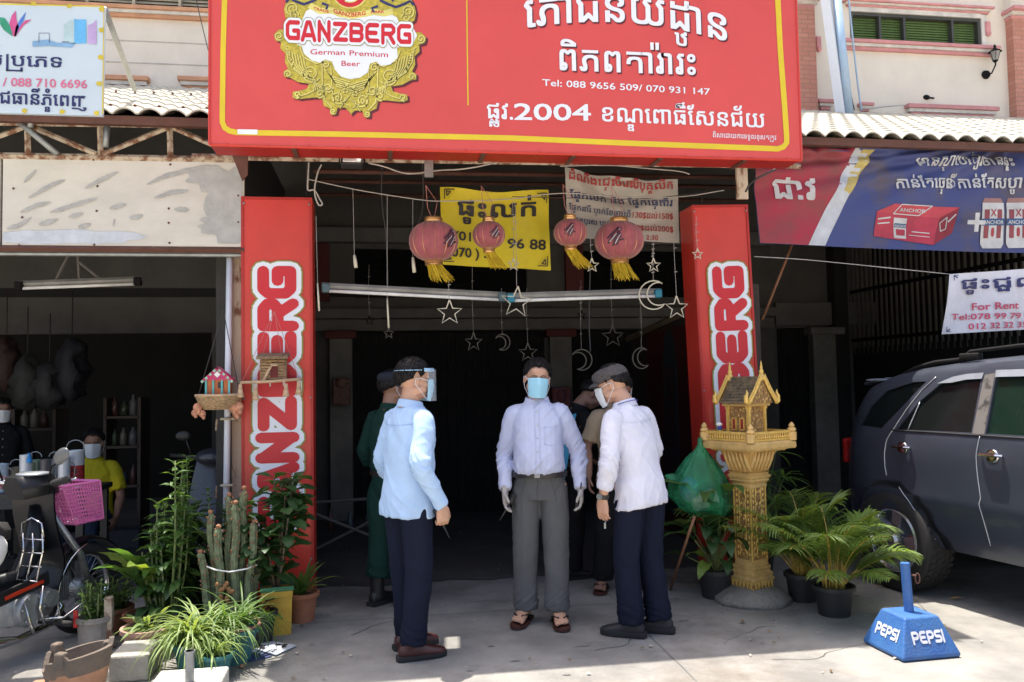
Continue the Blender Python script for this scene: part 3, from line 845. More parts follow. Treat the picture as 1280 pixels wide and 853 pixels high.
# lettering
def arc(u, y):
    return u, y + .085 - .34 * (u - .46) ** 2
lines = [('ភេាជនីយដ_ឋាន', 656, 908, 40, 50, 35, .02, 'arc'), ('ពិភពតារ៉ារះ', 700, 869, 88, 94, 26, .022, None),
         ('Tel: 088 9656 509/ 070 931 147', 678, 887, 107.5, 119, 8.0, .02, None),
         ('ផ_លូវ.', 609, 641, 148, 150, 17, .022, None), ('2004', 643, 738, 150, 151, 20, .03, None),
         ('ខណ_ឌេពាធិ៍ៃសនជ័យ', 753, 955, 152, 160, 17.5, .022, None), ('ពិសាេដាយការទទួលខុសត~តូវ', 891, 970, 172, 175.5, 5.2, .01, None)]
lines[0] = ('េភាជនីយដ_ឋាន', 656, 908, 38, 50, 33, .022, 'arc')
lines[5] = ('ខណ_ឌេពាធិ៍ែសនជ័យ', 753, 955, 152, 160, 17.5, .022, None)
for sh in (0, 1):
    b = MB()
    for (s, xa, xb, ya, yb, h, bo, wp) in lines:
        if sh and h < 20 or (sh and s == '2004'): continue
        put_text(b, s, xa + (1.6 if sh else 0), xb + (1.6 if sh else 0), ya + (2 if sh else 0), yb + (2 if sh else 0), h, SY, lift=.003 if sh else .0045, bold=bo, warp=arc if wp else None)
    b.build('lettering', shad if sh else whi, bs, w=True, label='dark shadow behind the white lettering' if sh else None)
# crest: gold scroll frame round a white label
Z = lambda u, v: (250 + u / 4, v / 4)
def mir(pts): return [(1500 - u, v + 14) for u, v in reversed(pts)]
Lh = [(750, -120), (600, -120), (470, -60), (430, 10), (420, 50), (428, 90), (455, 108), (430, 150), (395, 150), (370, 175), (378, 205), (405, 212), (402, 245), (428, 270), (424, 310), (440, 345), (418, 360), (420, 385), (450, 390), (490, 412), (545, 420), (535, 445), (500, 455), (465, 460), (462, 490), (500, 497), (560, 490), (610, 488), (618, 530), (650, 545), (652, 575), (680, 572), (688, 540), (725, 540), (748, 562)]
full = Lh + mir(Lh)
crest_l = 0.003
b = MB(); poly(b, [(x + 3, y + 2.5) for x, y in [Z(*p) for p in full]], P, lift=.0026); b.build('crest', shad, bs, w=True, label='dark drop shadow of the gold crest')
b = MB(); poly(b, [Z(*p) for p in full], P, lift=.0032)
o = b.build('crest', gold1, bs, w=True, label='gold scrollwork frame round the white label')
def spiral(cx, cy, r0, turns, a0, sgn=1, k=1.0):
    return [(cx + r0 * (1 - t / 26 * .85) * math.cos(a0 + sgn * t / 26 * turns * 2 * PI), cy + r0 * (1 - t / 26 * .85) * math.sin(a0 + sgn * t / 26 * turns * 2 * PI)) for t in range(27)]
dark, pale = MB(), MB()
def both(pts, w=7):
    for q in (pts, mir(pts)):
        pz = [Z(*p) for p in q]
        strip(dark, [(x + .8, y + .8) for x, y in pz], w / 4, P, .0038); strip(pale, pz, w / 4 * .8, P, .0042)
for (cx, cy, r, t, a0, s) in [(395, 182, 22, 1.5, 1, 1), (462, 45, 34, 1.7, 2, 1), (470, 78, 24, 1.4, 0, -1), (555, 370, 48, 1.8, .5, 1), (440, 372, 18, 1.3, 3, 1), (485, 475, 20, 1.4, 2.5, -1), (628, 325, 22, 1.5, 3, 1), (690, 490, 36, 1.8, 0, 1), (725, 440, 26, 1.5, 2, -1), (665, 558, 14, 1.3, 1, 1), (640, 440, 26, 1.6, 0, 1), (600, 470, 22, 1.4, 2, -1)]:
    both(spiral(cx, cy, r, t, a0, s))
for k in range(7):
    both([(432 + 14 * k, 250 + 6 * k), (440 + 15 * k, 300 + 8 * k), (470 + 14 * k, 350 + 6 * k), (530 + 9 * k, 392 + 3 * k)], 5)
for k in range(5):
    both([(620 + 10 * k, 345 + 12 * k), (660 + 6 * k, 385 + 12 * k), (750, 412 + 11 * k)], 6)
both([(610, 300), (612, 420), (622, 500), (660, 540)], 7); both([(655, 330), (660, 440), (672, 520)], 5); both([(500, 240), (520, 290), (580, 320), (620, 310)], 8)
both([(470, 492), (540, 470), (600, 440)], 6); both([(735, 470), (700, 450), (690, 500), (740, 530)], 5)
for k in range(10):
    both([(560 + k * 7, 405 + 3 * k), (575 + k * 7, 430 + 3 * k), (565 + 7 * k, 455)], 4)
for k in range(8):
    both([(420 + 6 * k, 225 + 16 * k), (436 + 6 * k, 238 + 16 * k)], 5); both([(700 + 6 * k, 545 - 8 * k), (712 + 5 * k, 520 - 6 * k)], 4)
dark.build('crest', gold3, bs, w=True, label='dark engraved lines of the gold scrollwork'); pale.build('crest', gold2, bs, w=True, label='pale highlights of the gold scrollwork')
b = MB(); lab = [(530, 60), (560, 40), (640, 60), (750, 75), (860, 78), (940, 66), (985, 90), (1000, 130), (1060, 130), (1085, 180), (1060, 230), (985, 240), (988, 290), (950, 325), (905, 330), (880, 310), (850, 320), (838, 365), (800, 390), (750, 398), (705, 385), (675, 350), (660, 310), (625, 300), (600, 315), (560, 305), (520, 270), (510, 235), (430, 200), (425, 150), (440, 105), (510, 105)]
poly(b, [Z(*p) for p in lab], P, lift=.0046); b.build('label_patch', whi, bs, w=True)
# ribbon and medallion (partly above the photograph)
b = MB(); strip(b, [Z(*p) for p in [(548, 28), (600, 58), (660, 55), (700, 72), (760, 82), (820, 72), (870, 62), (920, 70), (965, 60)]], 8, P, .0050); b.build('ribbon', gold2, bs, w=True)
b = MB()
for s, x0, x1, y0, y1, h in (('TRADE', 392, 411, 12.5, 17.2, 3.4), ('GANZBERG', 417, 457, 16.3, 19, 5), ('MARK', 464, 480, 17.6, 16.6, 3.4)): put_text(b, s, x0, x1, y0, y1, h, SY, lift=.0056, bold=.03, warp=(lambda u, y: (u, y - .02 * math.sin(PI * u) * (1 if s == 'GANZBERG' else 0))))
b.build('lettering', redprint, bs, w=True, label='small ribbon lettering on the crest')
for r, m_, l in ((92, gold2, .0060), (84, redprint, .0064), (62, gold2, .0068), (56, whi, .0072)):
    b = MB(); poly(b, [Z(750 + r * math.cos(2 * PI * k / 40), -45 + r * math.sin(2 * PI * k / 40)) for k in range(40)], P, lift=l); b.build('medallion', m_, bs, w=True)
b = MB()
for k in range(26):
    a_ = 2 * PI * k / 26; strip(b, [Z(750 + 66 * math.cos(a_), -45 + 66 * math.sin(a_)), Z(750 + 80 * math.cos(a_), -45 + 80 * math.sin(a_))], 1.3, P, .0067)
for pts in ([(715, 10), (735, -20), (760, -25), (790, 0)], [(720, -40), (745, -50), (770, -30), (785, -50)]): strip(b, [Z(*p) for p in pts], 3, P, .0075)
b.build('medallion', redprint, bs, w=True, label='red marks on the medallion')
for sgn in (0, 1):
    b = MB()
    for pts in ([(600, -10), (560, 10), (520, 25), (480, 10), (450, -5), (430, 15)], [(610, 20), (640, 30), (630, 50)], [(540, -5), (520, -30), (560, -40)]):
        strip(b, [Z(*p) for p in (mir(pts) if sgn else pts)], 3.2, P, .0066)
    b.build('crest', navy, bs, w=True, label='small navy supporter figure outline beside the medallion')
# GANZBERG lettering on the crest
def PG(x, y, l):
    u = x / 8.18; x_ = 429 + u * 636; v = 205 + 22 * u - y * 102
    q = Z(x_, v); return at(q[0], q[1], SY) + V(0, -l, 0)
for t, m_, l in ((.54, olive, .0080), (.47, whi, .0092), (.22, redprint, .0106)):
    b = MB(); logo(b, 'GANZBERG', PG, t, lift=l); b.build('lettering', m_, bs, w=True)
b = MB()
for s, x0, x1, y0, y1, h in (('German', 388, 431, 68.5, 69.5, 6.5), ('Premium', 437, 485, 70, 72, 6.5), ('Beer', 427, 450, 83, 83.5, 6.5)):
    put_text(b, s, x0, x1, y0, y1, h, SY, lift=.0052, bold=.012)
b.build('lettering', redprint, bs, w=True, label='small red slogan on the white label')
# gussets and hangers that carry the sign
for px, w_ in ((297, .07), (536, .03)):
    p = at(px, 200, SY + .42)
    b = MB(); b.prism([(-w_, .12), (w_, .12), (w_ * .9, -.10), (w_ * .4, -.14)] if w_ > .05 else [(-w_, .1), (w_, .1), (w_, -.12), (-w_, -.12)], .02, TM((p.x, p.y, p.z)))
    o = b.build('hanger', M['rustdk'] if w_ > .05 else M['steel'], bs, w=True)
b = MB(); b.tube([at(240, 196, 5.9), at(1000, 208, 5.9)], .022, 4); tag(b.build('roof_beam', M['rust']), 'rusty steel beam just under the big red sign', 'beam')
for y_, Y_ in ((214, 6.6), (226, 7.4), (243, 8.4)):
    b = MB(); b.tube([at(392, y_, Y_), at(930, y_ + 8, Y_)], .02, 4); tag(b.build('roof_beam', M['rustdk']), {6.6: 'first dark beam behind the banners under the roof', 7.4: 'second dark beam under the roof behind the banners', 8.4: 'deepest dark beam under the roof near the back wall'}[Y_], 'beam')

# ---- red pillar signs
def pillar(name_label, X0, X1, YF, z0, z1, dep, tilt, s_from, s_to, th, xc):
    t = thing('pillar_sign', name_label, 'sign', ((X0 + X1) / 2, YF, 0), ry=tilt)
    w = X1 - X0
    b = MB(); b.box((0, dep / 2, (z0 + z1) / 2), (w, dep, z1 - z0), bev=.008); b.build('casing', redpil, t)
    b = MB()
    for x in (-w / 2 + .01, w / 2 - .01): b.box((x, -.004, (z0 + z1) / 2), (.018, .008, z1 - z0))
    b.box((0, -.004, z1 - .01), (w - .04, .008, .018))
    b.build('edge_trim', redside, t)
    b = MB()
    for z in (z0 + .3, (z0 + z1) / 2, z1 - .05):
        for x in (-w / 2 + .02, w / 2 - .02): b.ell((x, -.01, z), (.008, .005, .008), 6, 4)
    b.build('rivet', M['steel'], t)
    L = s_to - s_from; k = L / 8.1
    P_ = lambda x, y, l: Vector((xc + (0.5 - y) * th, -l, s_from + x * k))
    for tt, m_, l in ((.70, olive, .010), (.61, whi, .0125), (.33, redprint, .0155)):
        b = MB(); logo(b, 'GANZBERG', P_, tt, lift=l); b.build('lettering', m_, t)
    return t
zz = lambda y, Y=6.0: at(350, y, Y).z
pillar('tall red beer pillar sign on the left with birdhouse in front', -.965, -.475, 6.0, .04, 2.885, .22, 0, zz(660), zz(334), .245, .0)
zq = lambda y: at(905, y, 6.0).z
pillar('tall red beer pillar sign on the right behind the golden spirit house', 2.44, 2.90, 6.0, .04, 2.885, .26, R_(-1.6), zq(658), zq(334), .235, .03)

# ---- blue and white board top left
LYs = 5.5
lb = thing('shop_signboard', 'pale blue signboard with navy Khmer lettering and pink phone number at top left', 'sign', tuple(at(60, 142, LYs)))
P = pxP(LYs)
b = MB(); q = [(-150, -1), (131, 9), (128, 145), (-150, 137)]
b.add([at(*p, LYs) for p in q] + [at(*p, LYs) + V(0, .03, 0) for p in q], [(0, 1, 2, 3), (7, 6, 5, 4), (0, 4, 5, 1), (1, 5, 6, 2), (2, 6, 7, 3), (3, 7, 4, 0)])
b.build('panel', mat('pale_blue_vinyl', (0.50, 0.60, 0.68), 0.5, var=.03, scale=2), lb, w=True)
b = MB(); strip(b, [(-100, 3), (130, 8.5), (128.5, 143)], 1.8, P, .003)
for p in ((42, 5), (87, 8), (127, 12), (127, 38), (126, 72), (124, 105), (121, 142), (78, 140), (31, 139)):
    blotch(b, p[0], p[1], 3.5, 3, P, .004, n=14, ph=p[0])
b.build('yellow_edging', mat('yellow_edging', (0.6, 0.48, 0.04), .5, bump=0), lb, w=True)
b = MB()
for s, x0, x1, y0, y1, h in (('ប់ប_របេភទ', -14, 77, 82, 85, 13), ('រាជធានីភ_នំេពញ', -14, 108, 129, 134, 13.5)):
    s = 'ប់ប~រេភទ'.replace('ប~រ', '~ប') if 'ទ' in s else s
    put_text(b, s, x0, x1, y0, y1, h, LYs, lift=.004, bold=.03)
b.build('lettering', navy, lb, w=True)
b = MB(); put_text(b, '/ 088 710 6696', 4, 109, 108, 111, 10.5, LYs, lift=.004, bold=.02)
b.build('lettering', mat('pink_print', (0.62, 0.14, 0.26), .5, bump=0), lb, w=True)
def cm(n, c): return mat(n, c, .5, bump=0)
for pts, m_, in (([(0, 22), (6, 23), (13, 33), (16, 46), (5, 38), (0, 30)], cm('green_print', (.03, .28, .16))), ([(17, 46), (12, 30), (15, 20), (20, 14), (21, 26), (24, 34), (20, 46)], cm('magenta_print', (.55, .08, .25))),
                 ([(18, 46), (20, 34), (26, 24), (33, 15), (30, 26), (24, 36), (20, 46)], cm('blue_print', (.08, .2, .6))), ([(20, 46), (25, 34), (32, 26), (40, 25), (30, 32), (24, 40)], cm('magenta_print', 0)),
                 ([(93, 24), (97, 25), (108, 25), (108, 55), (93, 55)], cm('sky_print', (.12, .42, .75))), ([(110, 32), (116, 30), (121, 25), (121, 56), (110, 55)], cm('lilac_print', (.48, .36, .64))),
                 ([(80, 32), (88, 26), (93, 26), (93, 55), (80, 54)], cm('pale_teal_print', (.42, .58, .62))), ([(41, 52), (60, 50), (72, 54), (95, 54), (90, 60), (60, 58), (41, 59)], cm('mid_blue_print', (.2, .38, .6)))):
    b = MB(); poly(b, pts, P, lift=.004); b.build('printed_picture', m_, lb, w=True)
b = MB(); strip(b, [(49, 54), (49, 42), (62, 42), (62, 54)], .8, P, .0045); strip(b, [(78, 53), (87, 53)], 1, P, .0045); b.build('printed_picture', navy, lb, w=True)
def prop_pole(label, p, q, Y1, Y2, r, m):
    b = MB(); b.tube([at(*p, Y1), at(*q, Y2)], r, 10); return tag(b.build('prop_pole', m, smooth=True), label, 'pole')
prop_pole('slanting cream pole from the blue sign down to the left awning', (131, 12), (168, 112), 5.56, 6.9, .02, M['steel'])
# ---- posts on the right-hand roof
rp = thing('drain_pipe', 'wide white pipe standing on the right awning, its sky-shaded side painted pale blue', 'pipe', tuple(at(1058, 140, 9.3)))
b = MB(); a, c = at(1030, -20, 9.3), at(1052, 146, 9.3); b.tube([a, c], .075, 4, up=(0, 1, 0)); b.build('pipe', M['pvc'], rp, w=True)
b = MB(); a, c = at(1044, -20, 9.25), at(1062, 146, 9.25); b.tube([a, c], .05, 12); b.build('pipe', M['shade_cable_blue'], rp, w=True, smooth=True)  # shaded side of the white post built as a pale blue pipe
def cable(name, label, pts, Y, r, m, px=True, parent=None):
    ps = [at(p[0], p[1], Y if len(p) < 3 else p[2]) for p in pts] if px else [Vector(p) for p in pts]
    # smooth
    for _ in range(2):
        q = [ps[0]]
        for i in range(len(ps) - 1): q += [ps[i].lerp(ps[i + 1], .25), ps[i].lerp(ps[i + 1], .75)]
        q.append(ps[-1]); ps = q
    b = MB(); b.tube(ps, r, 5); o = b.build(name, m, parent, w=True, smooth=True)
    if parent is None: tag(o, label, 'cable')
    return o
cable('wall_cable', 'pale blue cable running down beside the white pipe on the right wall', [(1060, -10), (1066, 50), (1074, 120), (1077, 138)], 9.3, .012, M['shade_cable_blue'])
cable('wall_cable', 'black cable running down behind the white pipe on the right wall', [(1048, -10), (1052, 40), (1062, 110), (1068, 138)], 9.55, .008, M['wiredk'])
cable('wall_cable', 'beige cable sagging along the right wall above the awning', [(1077, 136), (1090, 136), (1110, 133), (1130, 132)], 9.7, .008, M['wire'])
cable('wall_cable', 'thin dark wire hanging across the left upper wall', [(243, -10), (252, 30), (262, 70), (268, 90)], 9.4, .005, M['wiredk'])
# wall lamp
wlp = thing('wall_lamp', 'small dark lantern lamp on the right upper wall', 'lamp', tuple(at(1231, 93, WY)))
p = at(1231, 85, WY)
b = MB(); b.lathe([(0, 0), (.06, .01), (.05, .04), (0, .05)], 14, M=TM((p.x, WY, p.z - .1), rx=PI / 2)); b.tube([p + V(0, 0, -.1), p + V(.0, -.12, -.12), p + V(.03, -.16, -.02), p + V(.03, -.16, .03)], .01, 6); b.build('bracket', M['blackmetal'], wlp, w=True, smooth=True)
q = p + V(.03, -.16, .03)
b = MB(); b.lathe([(.03, 0), (.065, .12), (.066, .125)], 6, c=q); b.build('glass', mat('smoky_glass', (.3, .3, .28), .2), wlp, w=True)
b = MB(); b.lathe([(.085, .125), (.03, .16), (.012, .19), (.02, .20), (0.002, .23)], 12, c=q); b.lathe([(.002, -.03), (.03, 0), (.035, .01)], 12, c=q)
for k in range(6): b.tube([q + V(.031 * math.cos(k * PI / 3), .031 * math.sin(k * PI / 3), 0), q + V(.067 * math.cos(k * PI / 3), .067 * math.sin(k * PI / 3), .125)], .004, 4)
b.build('cap', M['blackmetal'], wlp, w=True)
p = at(1158, 122, WY); b = MB(); b.ell(p, (.05, .03, .035), 10, 6); b.tube([p, p + V(.07, -.06, -.03)], .012, 6); tag(b.build('wall_spout', M['blackmetal']), 'small black fitting on the right upper wall below the lamp', 'fitting')

# ---- cloth banners: hanging sheets with folds
def banner(name, label, c4, Y, m, fold, nu=60, nv=30):
    """c4: photo corners tl, tr, br, bl; fold(u, v) -> depth in m and sag in px"""
    t = thing(name, label, 'banner', tuple(at(*c4[3], Y)))
    def S(u, v, l=0.0):
        tl, tr, br, bl = [Vector(c) for c in c4]
        p = tl.lerp(tr, u).lerp(bl.lerp(br, u), v)
        d, sg = fold(u, v)
        return at(p.x, p.y + sg, Y) + V(0, -d - l, 0)
    b = MB(); b.grid(S, nu, nv); n = len(b.v)
    b.grid(lambda u, v: S(u, v) + V(0, .003, 0), nu, nv)
    b.build('cloth', m, t, w=True, smooth=True)
    return t, S
def onto(S, c4):
    """photo pixel -> point on the folded cloth"""
    tl, tr, br, bl = [Vector(c) for c in c4]
    def f(x, y, l=0.0):
        u, v = .5, .5
        for _ in range(12):
            p = tl.lerp(tr, u).lerp(bl.lerp(br, u), v); e = Vector((x, y)) - p
            du = (tr - tl).lerp(br - bl, v); dv = (bl - tl).lerp(br - tr, u)
            D = du.x * dv.y - du.y * dv.x
            u += (e.x * dv.y - e.y * dv.x) / D; v += (du.x * e.y - du.y * e.x) / D
        return S(u, v, l)
    return f
def cloth_text(b, s, F, x0, x1, y0, y1, h, bold=0.0, lift=.011, mi=0, cut=8):
    vs, fs = layout(s)
    xa = min(v[0] for v in vs); xb = max(v[0] for v in vs); k = h / ref_h(s)
    sh = [(0, 0)] if not bold else [(-1, -.7), (1, -.7), (-1, .7), (1, .7), (0, 0)]
    for q, (a, c) in enumerate(sh):
        out = []
        for x, y in vs:
            u = (x - xa) / (xb - xa)
            out.append(F(x0 + (x1 - x0) * u + a * bold * h, y0 + (y1 - y0) * u - y * k - c * bold * h, lift + .00012 * q))
        b.add(out, fs, mi)
ban_y = mat('yellow_banner_cloth', (0.70, 0.58, 0.02), 0.6, var=0.06, scale=4, bump=0.1, dirt=.12)
c4 = [(550, 234), (685, 238), (689, 338), (552, 331)]
def fy(u, v):
    return (.035 * math.sin(u * 9 + v * 2) * (1 - .6 * v) + .05 * math.sin(PI * u) * math.exp(-v * 3) + .012 * noise.noise(Vector((u * 5, v * 4, 0))), 5 * math.sin(PI * u) * (1 - v))
t, S = banner('phone_banner', 'yellow cloth banner with black Khmer lettering and phone numbers behind the lanterns', c4, 6.35, ban_y, fy)
F = onto(S, c4); b = MB()
for s, x0, x1, y0, y1, h, bo in (('ផ_ទះលក់', 572, 668, 268, 270, 17, .05), ('(011 ) 8', 568, 628, 300, 302, 11, .03), ('96 88', 634, 682, 310, 312.5, 12, .03), ('(070 ) 5', 560, 612, 321, 322, 11.5, .03)):
    cloth_text(b, s, F, x0, x1, y0, y1, h, bo)
for (x, y, sx, sy) in ((555, 238, 1, 1), (682, 243, -1, 1), (555, 328, 1, -1), (684, 333, -1, -1)):
    stroke(b, [(x, y), (x + 12 * sx, y)], 1.2, F, 0, .004, 4); stroke(b, [(x, y), (x, y + 12 * sy)], 1.2, F, 0, .004, 4); stroke(b, [(x + 2 * sx, y + 2 * sy), (x + 7 * sx, y + 3 * sy), (x + 3 * sx, y + 8 * sy), (x + 2 * sx, y + 2 * sy)], 1.4, F, 0, .0045, 4)
b.build('lettering', blackp, t, w=True)
ban_w = mat('grey_white_banner_cloth', (0.50, 0.48, 0.43), 0.7, var=0.08, scale=3, bump=0.1, dirt=.2)
c4 = [(706, 209), (847, 224), (849, 304), (710, 297)]
def fw(u, v):
    r = math.hypot((u - .5) * 1.1, v - .05)
    return (.05 * math.sin(r * 16) * math.exp(-v * 1.8) * math.sin(PI * u) + .012 * noise.noise(Vector((u * 5, v * 4, 3))), 7 * math.sin(PI * u) * (1 - v) ** 1.5)
t, S = banner('notice_banner', 'faded white cloth notice with red and blue Khmer lettering hung under the beam', c4, 6.3, ban_w, fw)
F = onto(S, c4); b = MB()
for s, x0, x1, y0, y1, h, bo in (('ដំណឹងេជ~រើសេរើសបុគ_គលិក', 711, 840, 224, 236, 9, .03), ('130$ដល់150$', 790, 841, 271, 274, 6, .02), ('150$ដល់200$', 787, 841, 287, 291, 6, .02), ('ម៉ោង 2:30', 783, 822, 299, 301, 5, .02)):
    s = s.replace('ជ~រើ', 'ជើ').replace('េជើសេរើស', 'េជ_រើសេរើស')
    cloth_text(b, s, F, x0, x1, y0, y1, h, bo)
b.build('lettering', mat('faded_red_print', (.42, .05, .05), .6, bump=0), t, w=True)
b = MB()
for s, x0, x1, y0, y1, h, bo in (('ែផ_នកលក់ និង ែផ_នកេធ_វើការ', 712, 840, 247, 258, 7.5, .03), ('ែផ_នកនារី ប_រាក់ែខចាប់ពី', 711, 787, 262, 271, 6, .02), ('ែផ_នកបុរស ប_រាក់ែខចាប់', 715, 785, 278, 286, 6, .02)):
    cloth_text(b, s, F, x0, x1, y0, y1, h, bo)
b.build('lettering', mat('faded_navy_print', (.05, .07, .16), .6, bump=0), t, w=True)

# large red and blue beer banner on the right
bb = mat('blue_banner_cloth', (0.045, 0.06, 0.19), 0.6, scale=2.5, col2=(.10, .075, .07), thr=(.30, .52), bump=.15, bscale=14, bdist=.02, dirt=.25)
c4 = [(938, 178), (1420, 186), (1420, 318), (950, 304)]
GX = (.54, .0)
def fb(u, v):
    w1 = .03 * math.sin(u * 26 + v * 7) * (1 - v * .75)
    r = math.atan2(v + .06, (u - .69)) ; w2 = .028 * math.sin(r * 22) * math.exp(-v * 1.6)
    r2 = math.atan2(v + .1, (u - .13)); w3 = .02 * math.sin(r2 * 14) * math.exp(-v * 1.4)
    return (w1 * .5 + w2 + w3 + .02 * noise.noise(Vector((u * 6, v * 3, 1))), 4 * math.sin(u * PI * 2) * (1 - v) + 3.0 * math.sin(PI * u) * v)
t, S = banner('beer_banner', 'long red and blue beer banner hanging under the right awning', c4, 6.0, bb, fb, 140, 40)
F = onto(S, c4)
def cpoly(pts, m_, name='printed_picture', lift=.004, res=9, label=None):
    """flat print that follows the folds: a quad given by four pixel corners"""
    b = MB(); a, c, d, e = [Vector(p) for p in pts]
    b.grid(lambda u, v: F(*(a.lerp(c, u).lerp(e.lerp(d, u), v)), lift), res, res)
    return b.build(name, m_, t, w=True, label=label, smooth=True)
brd = mat('red_banner_print', (0.36, 0.02, 0.05), 0.6, scale=2.5, col2=(.20, .05, .05), thr=(.35, .6), dirt=.25)
cpoly([(938.5, 178.5), (1070, 181), (1014, 305.5), (950.5, 303.5)], brd, 'red_field', .003, 34)
cpoly([(1068, 181), (1088, 181), (1031, 306), (1010, 305.5)], mat('pale_banner_print', (0.5, 0.53, 0.58), .55), 'white_stripe', .0045, 20)
cpoly([(1078, 181), (1093, 181), (1062, 240), (1052, 236)], mat('tan_banner_print', (0.48, 0.38, 0.12), .55), 'gold_stripe', .0055, 12)
wb_ = mat('faded_white_print', (0.55, 0.55, 0.55), .6, bump=0, dirt=.3)
b = MB()
for s, x0, x1, y0, y1, h, bo in (('ជាវ', 968, 1017, 247, 249, 24, .04), ('មានស_រាេបៀរចានឆ_នុះ', 1147, 1267, 206, 210, 10, .03), ('កាន់ែតេច_រើន កាន់ែតសប_បាយ', 1121, 1292, 233, 237, 11.5, .03)):
    cloth_text(b, s, F, x0, x1, y0, y1, h, bo)
stroke(b, [(1207, 269), (1207, 291)], 5, F, 0, .012, 0); stroke(b, [(1196, 279.5), (1217, 280.5)], 5, F, 0, .0125, 0)
b.build('lettering', wb_, t, w=True)
Q = lambda u, v: (920 + u / 3.555, 180 + v / 3.555)
cr1 = mat('carton_red_print', (.42, .03, .06), .55, bump=0); cr2 = mat('carton_dark_print', (.24, .015, .03), .55, bump=0); cr3 = mat('carton_top_print', (.50, .05, .07), .55, bump=0)
cpoly([Q(620, 292), Q(905, 322), Q(875, 440), Q(613, 400)], cr1, lift=.0065); cpoly([Q(905, 322), Q(985, 280), Q(960, 388), Q(875, 440)], cr2, lift=.0065); cpoly([Q(700, 258), Q(985, 280), Q(905, 322), Q(620, 292)], cr3, lift=.0065)
b = MB()
for pts in ([Q(730, 262), Q(872, 270), Q(812, 310), Q(694, 302), Q(730, 262)],): stroke(b, pts, 1.2, F, 0, .0110, 4)
stroke(b, [Q(628, 325), Q(682, 318)], 2, F, 0, .0110, 4); stroke(b, [Q(628, 345), Q(680, 340)], 1.6, F, 0, .0110, 4); stroke(b, [Q(785, 380), Q(860, 388)], 1.2, F, 0, .0110, 4); stroke(b, [Q(770, 395), Q(860, 405)], .8, F, 0, .0110, 4)
stroke(b, [Q(908, 380), Q(905, 345), Q(935, 320), Q(930, 370), Q(908, 380)], 1, F, 0, .0110, 4); stroke(b, [Q(940, 340), Q(970, 310)], 1.6, F, 0, .0110, 4)
cloth_text(b, 'ANCHOR', F, *[q for q in (Q(722, 292)[0], Q(842, 298)[0], Q(722, 292)[1], Q(842, 298)[1])], 4, .03, lift=.0110)
b.build('printed_picture', wb_, t, w=True, label='white marks on the printed beer carton')
def can_print(cx, top, bot, w):
    cpoly([(cx - w * .8, top), (cx + w * .8, top + .3), (cx + w, top + 7), (cx - w, top + 7)], mat('can_rim_print', (.32, .16, .14), .55, bump=0), lift=.0045, res=4)
    cpoly([(cx - w, top + 6), (cx + w, top + 6), (cx + w, bot - 5), (cx - w, bot - 5)], wb_, lift=.0075, res=5, label='white beer can print')
    cpoly([(cx - w, bot - 5), (cx + w, bot - 5), (cx + w * .8, bot), (cx - w * .8, bot)], wb_, lift=.0075, res=4, label='white beer can base print')
    cpoly([(cx - w * .8, top + 14), (cx + w * .8, top + 14), (cx + w * .75, bot - 12), (cx - w * .75, bot - 12)], mat('can_maroon_print', (.25, .05, .06), .55, bump=0), lift=.0095, res=5)
    cpoly([(cx - w * .35, top + 14), (cx + w * .35, top + 14), (cx + w * .35, bot - 12), (cx - w * .35, bot - 12)], wb_, lift=.0110, res=5, label='white band down the printed can')
    cpoly([(cx - w, top + 25), (cx + w, top + 25), (cx + w, top + 33), (cx - w, top + 33)], mat('can_blue_print', (.02, .08, .22), .5, bump=0), lift=.0125, res=5)
    b = MB(); cloth_text(b, 'ANCHOR', F, cx - w * .9, cx + w * .9, top + 31.3, top + 31.6, 4.3, .03, lift=.0145); b.build('lettering', wb_, t, w=True)
    b = MB(); stroke(b, [(cx - 3, top + 22), (cx + 3, top + 14)], 1.5, F, 0, .0135, 4); stroke(b, [(cx + 3, top + 22), (cx - 3, top + 14)], 1.5, F, 0, .0138, 4); stroke(b, [(cx, top + 37), (cx, bot - 15)], 4, F, 0, .0135, 4); b.build('printed_picture', mat('can_mark_print', (.35, .04, .05), .5, bump=0), t, w=True)
for cx in (1239.5, 1272): can_print(cx, 248, 308, 14.5)
cpoly([Q(700, 318), Q(762, 322), Q(757, 412), Q(704, 408)], wb_, lift=.0095, res=5, label='can shape on the printed carton')
cpoly([Q(705, 342), Q(760, 346), Q(759, 364), Q(704, 360)], mat('can_blue_print', 0), lift=.0115, res=4)
b = MB(); cloth_text(b, 'ANCHOR', F, Q(706, 358)[0], Q(758, 362)[0], Q(706, 358)[1], Q(758, 362)[1], 3, .03, lift=.0135); b.build('lettering', wb_, t, w=True)
cpoly([Q(712, 368), Q(754, 371), Q(752, 398), Q(714, 396)], cr1, lift=.0115, res=4)

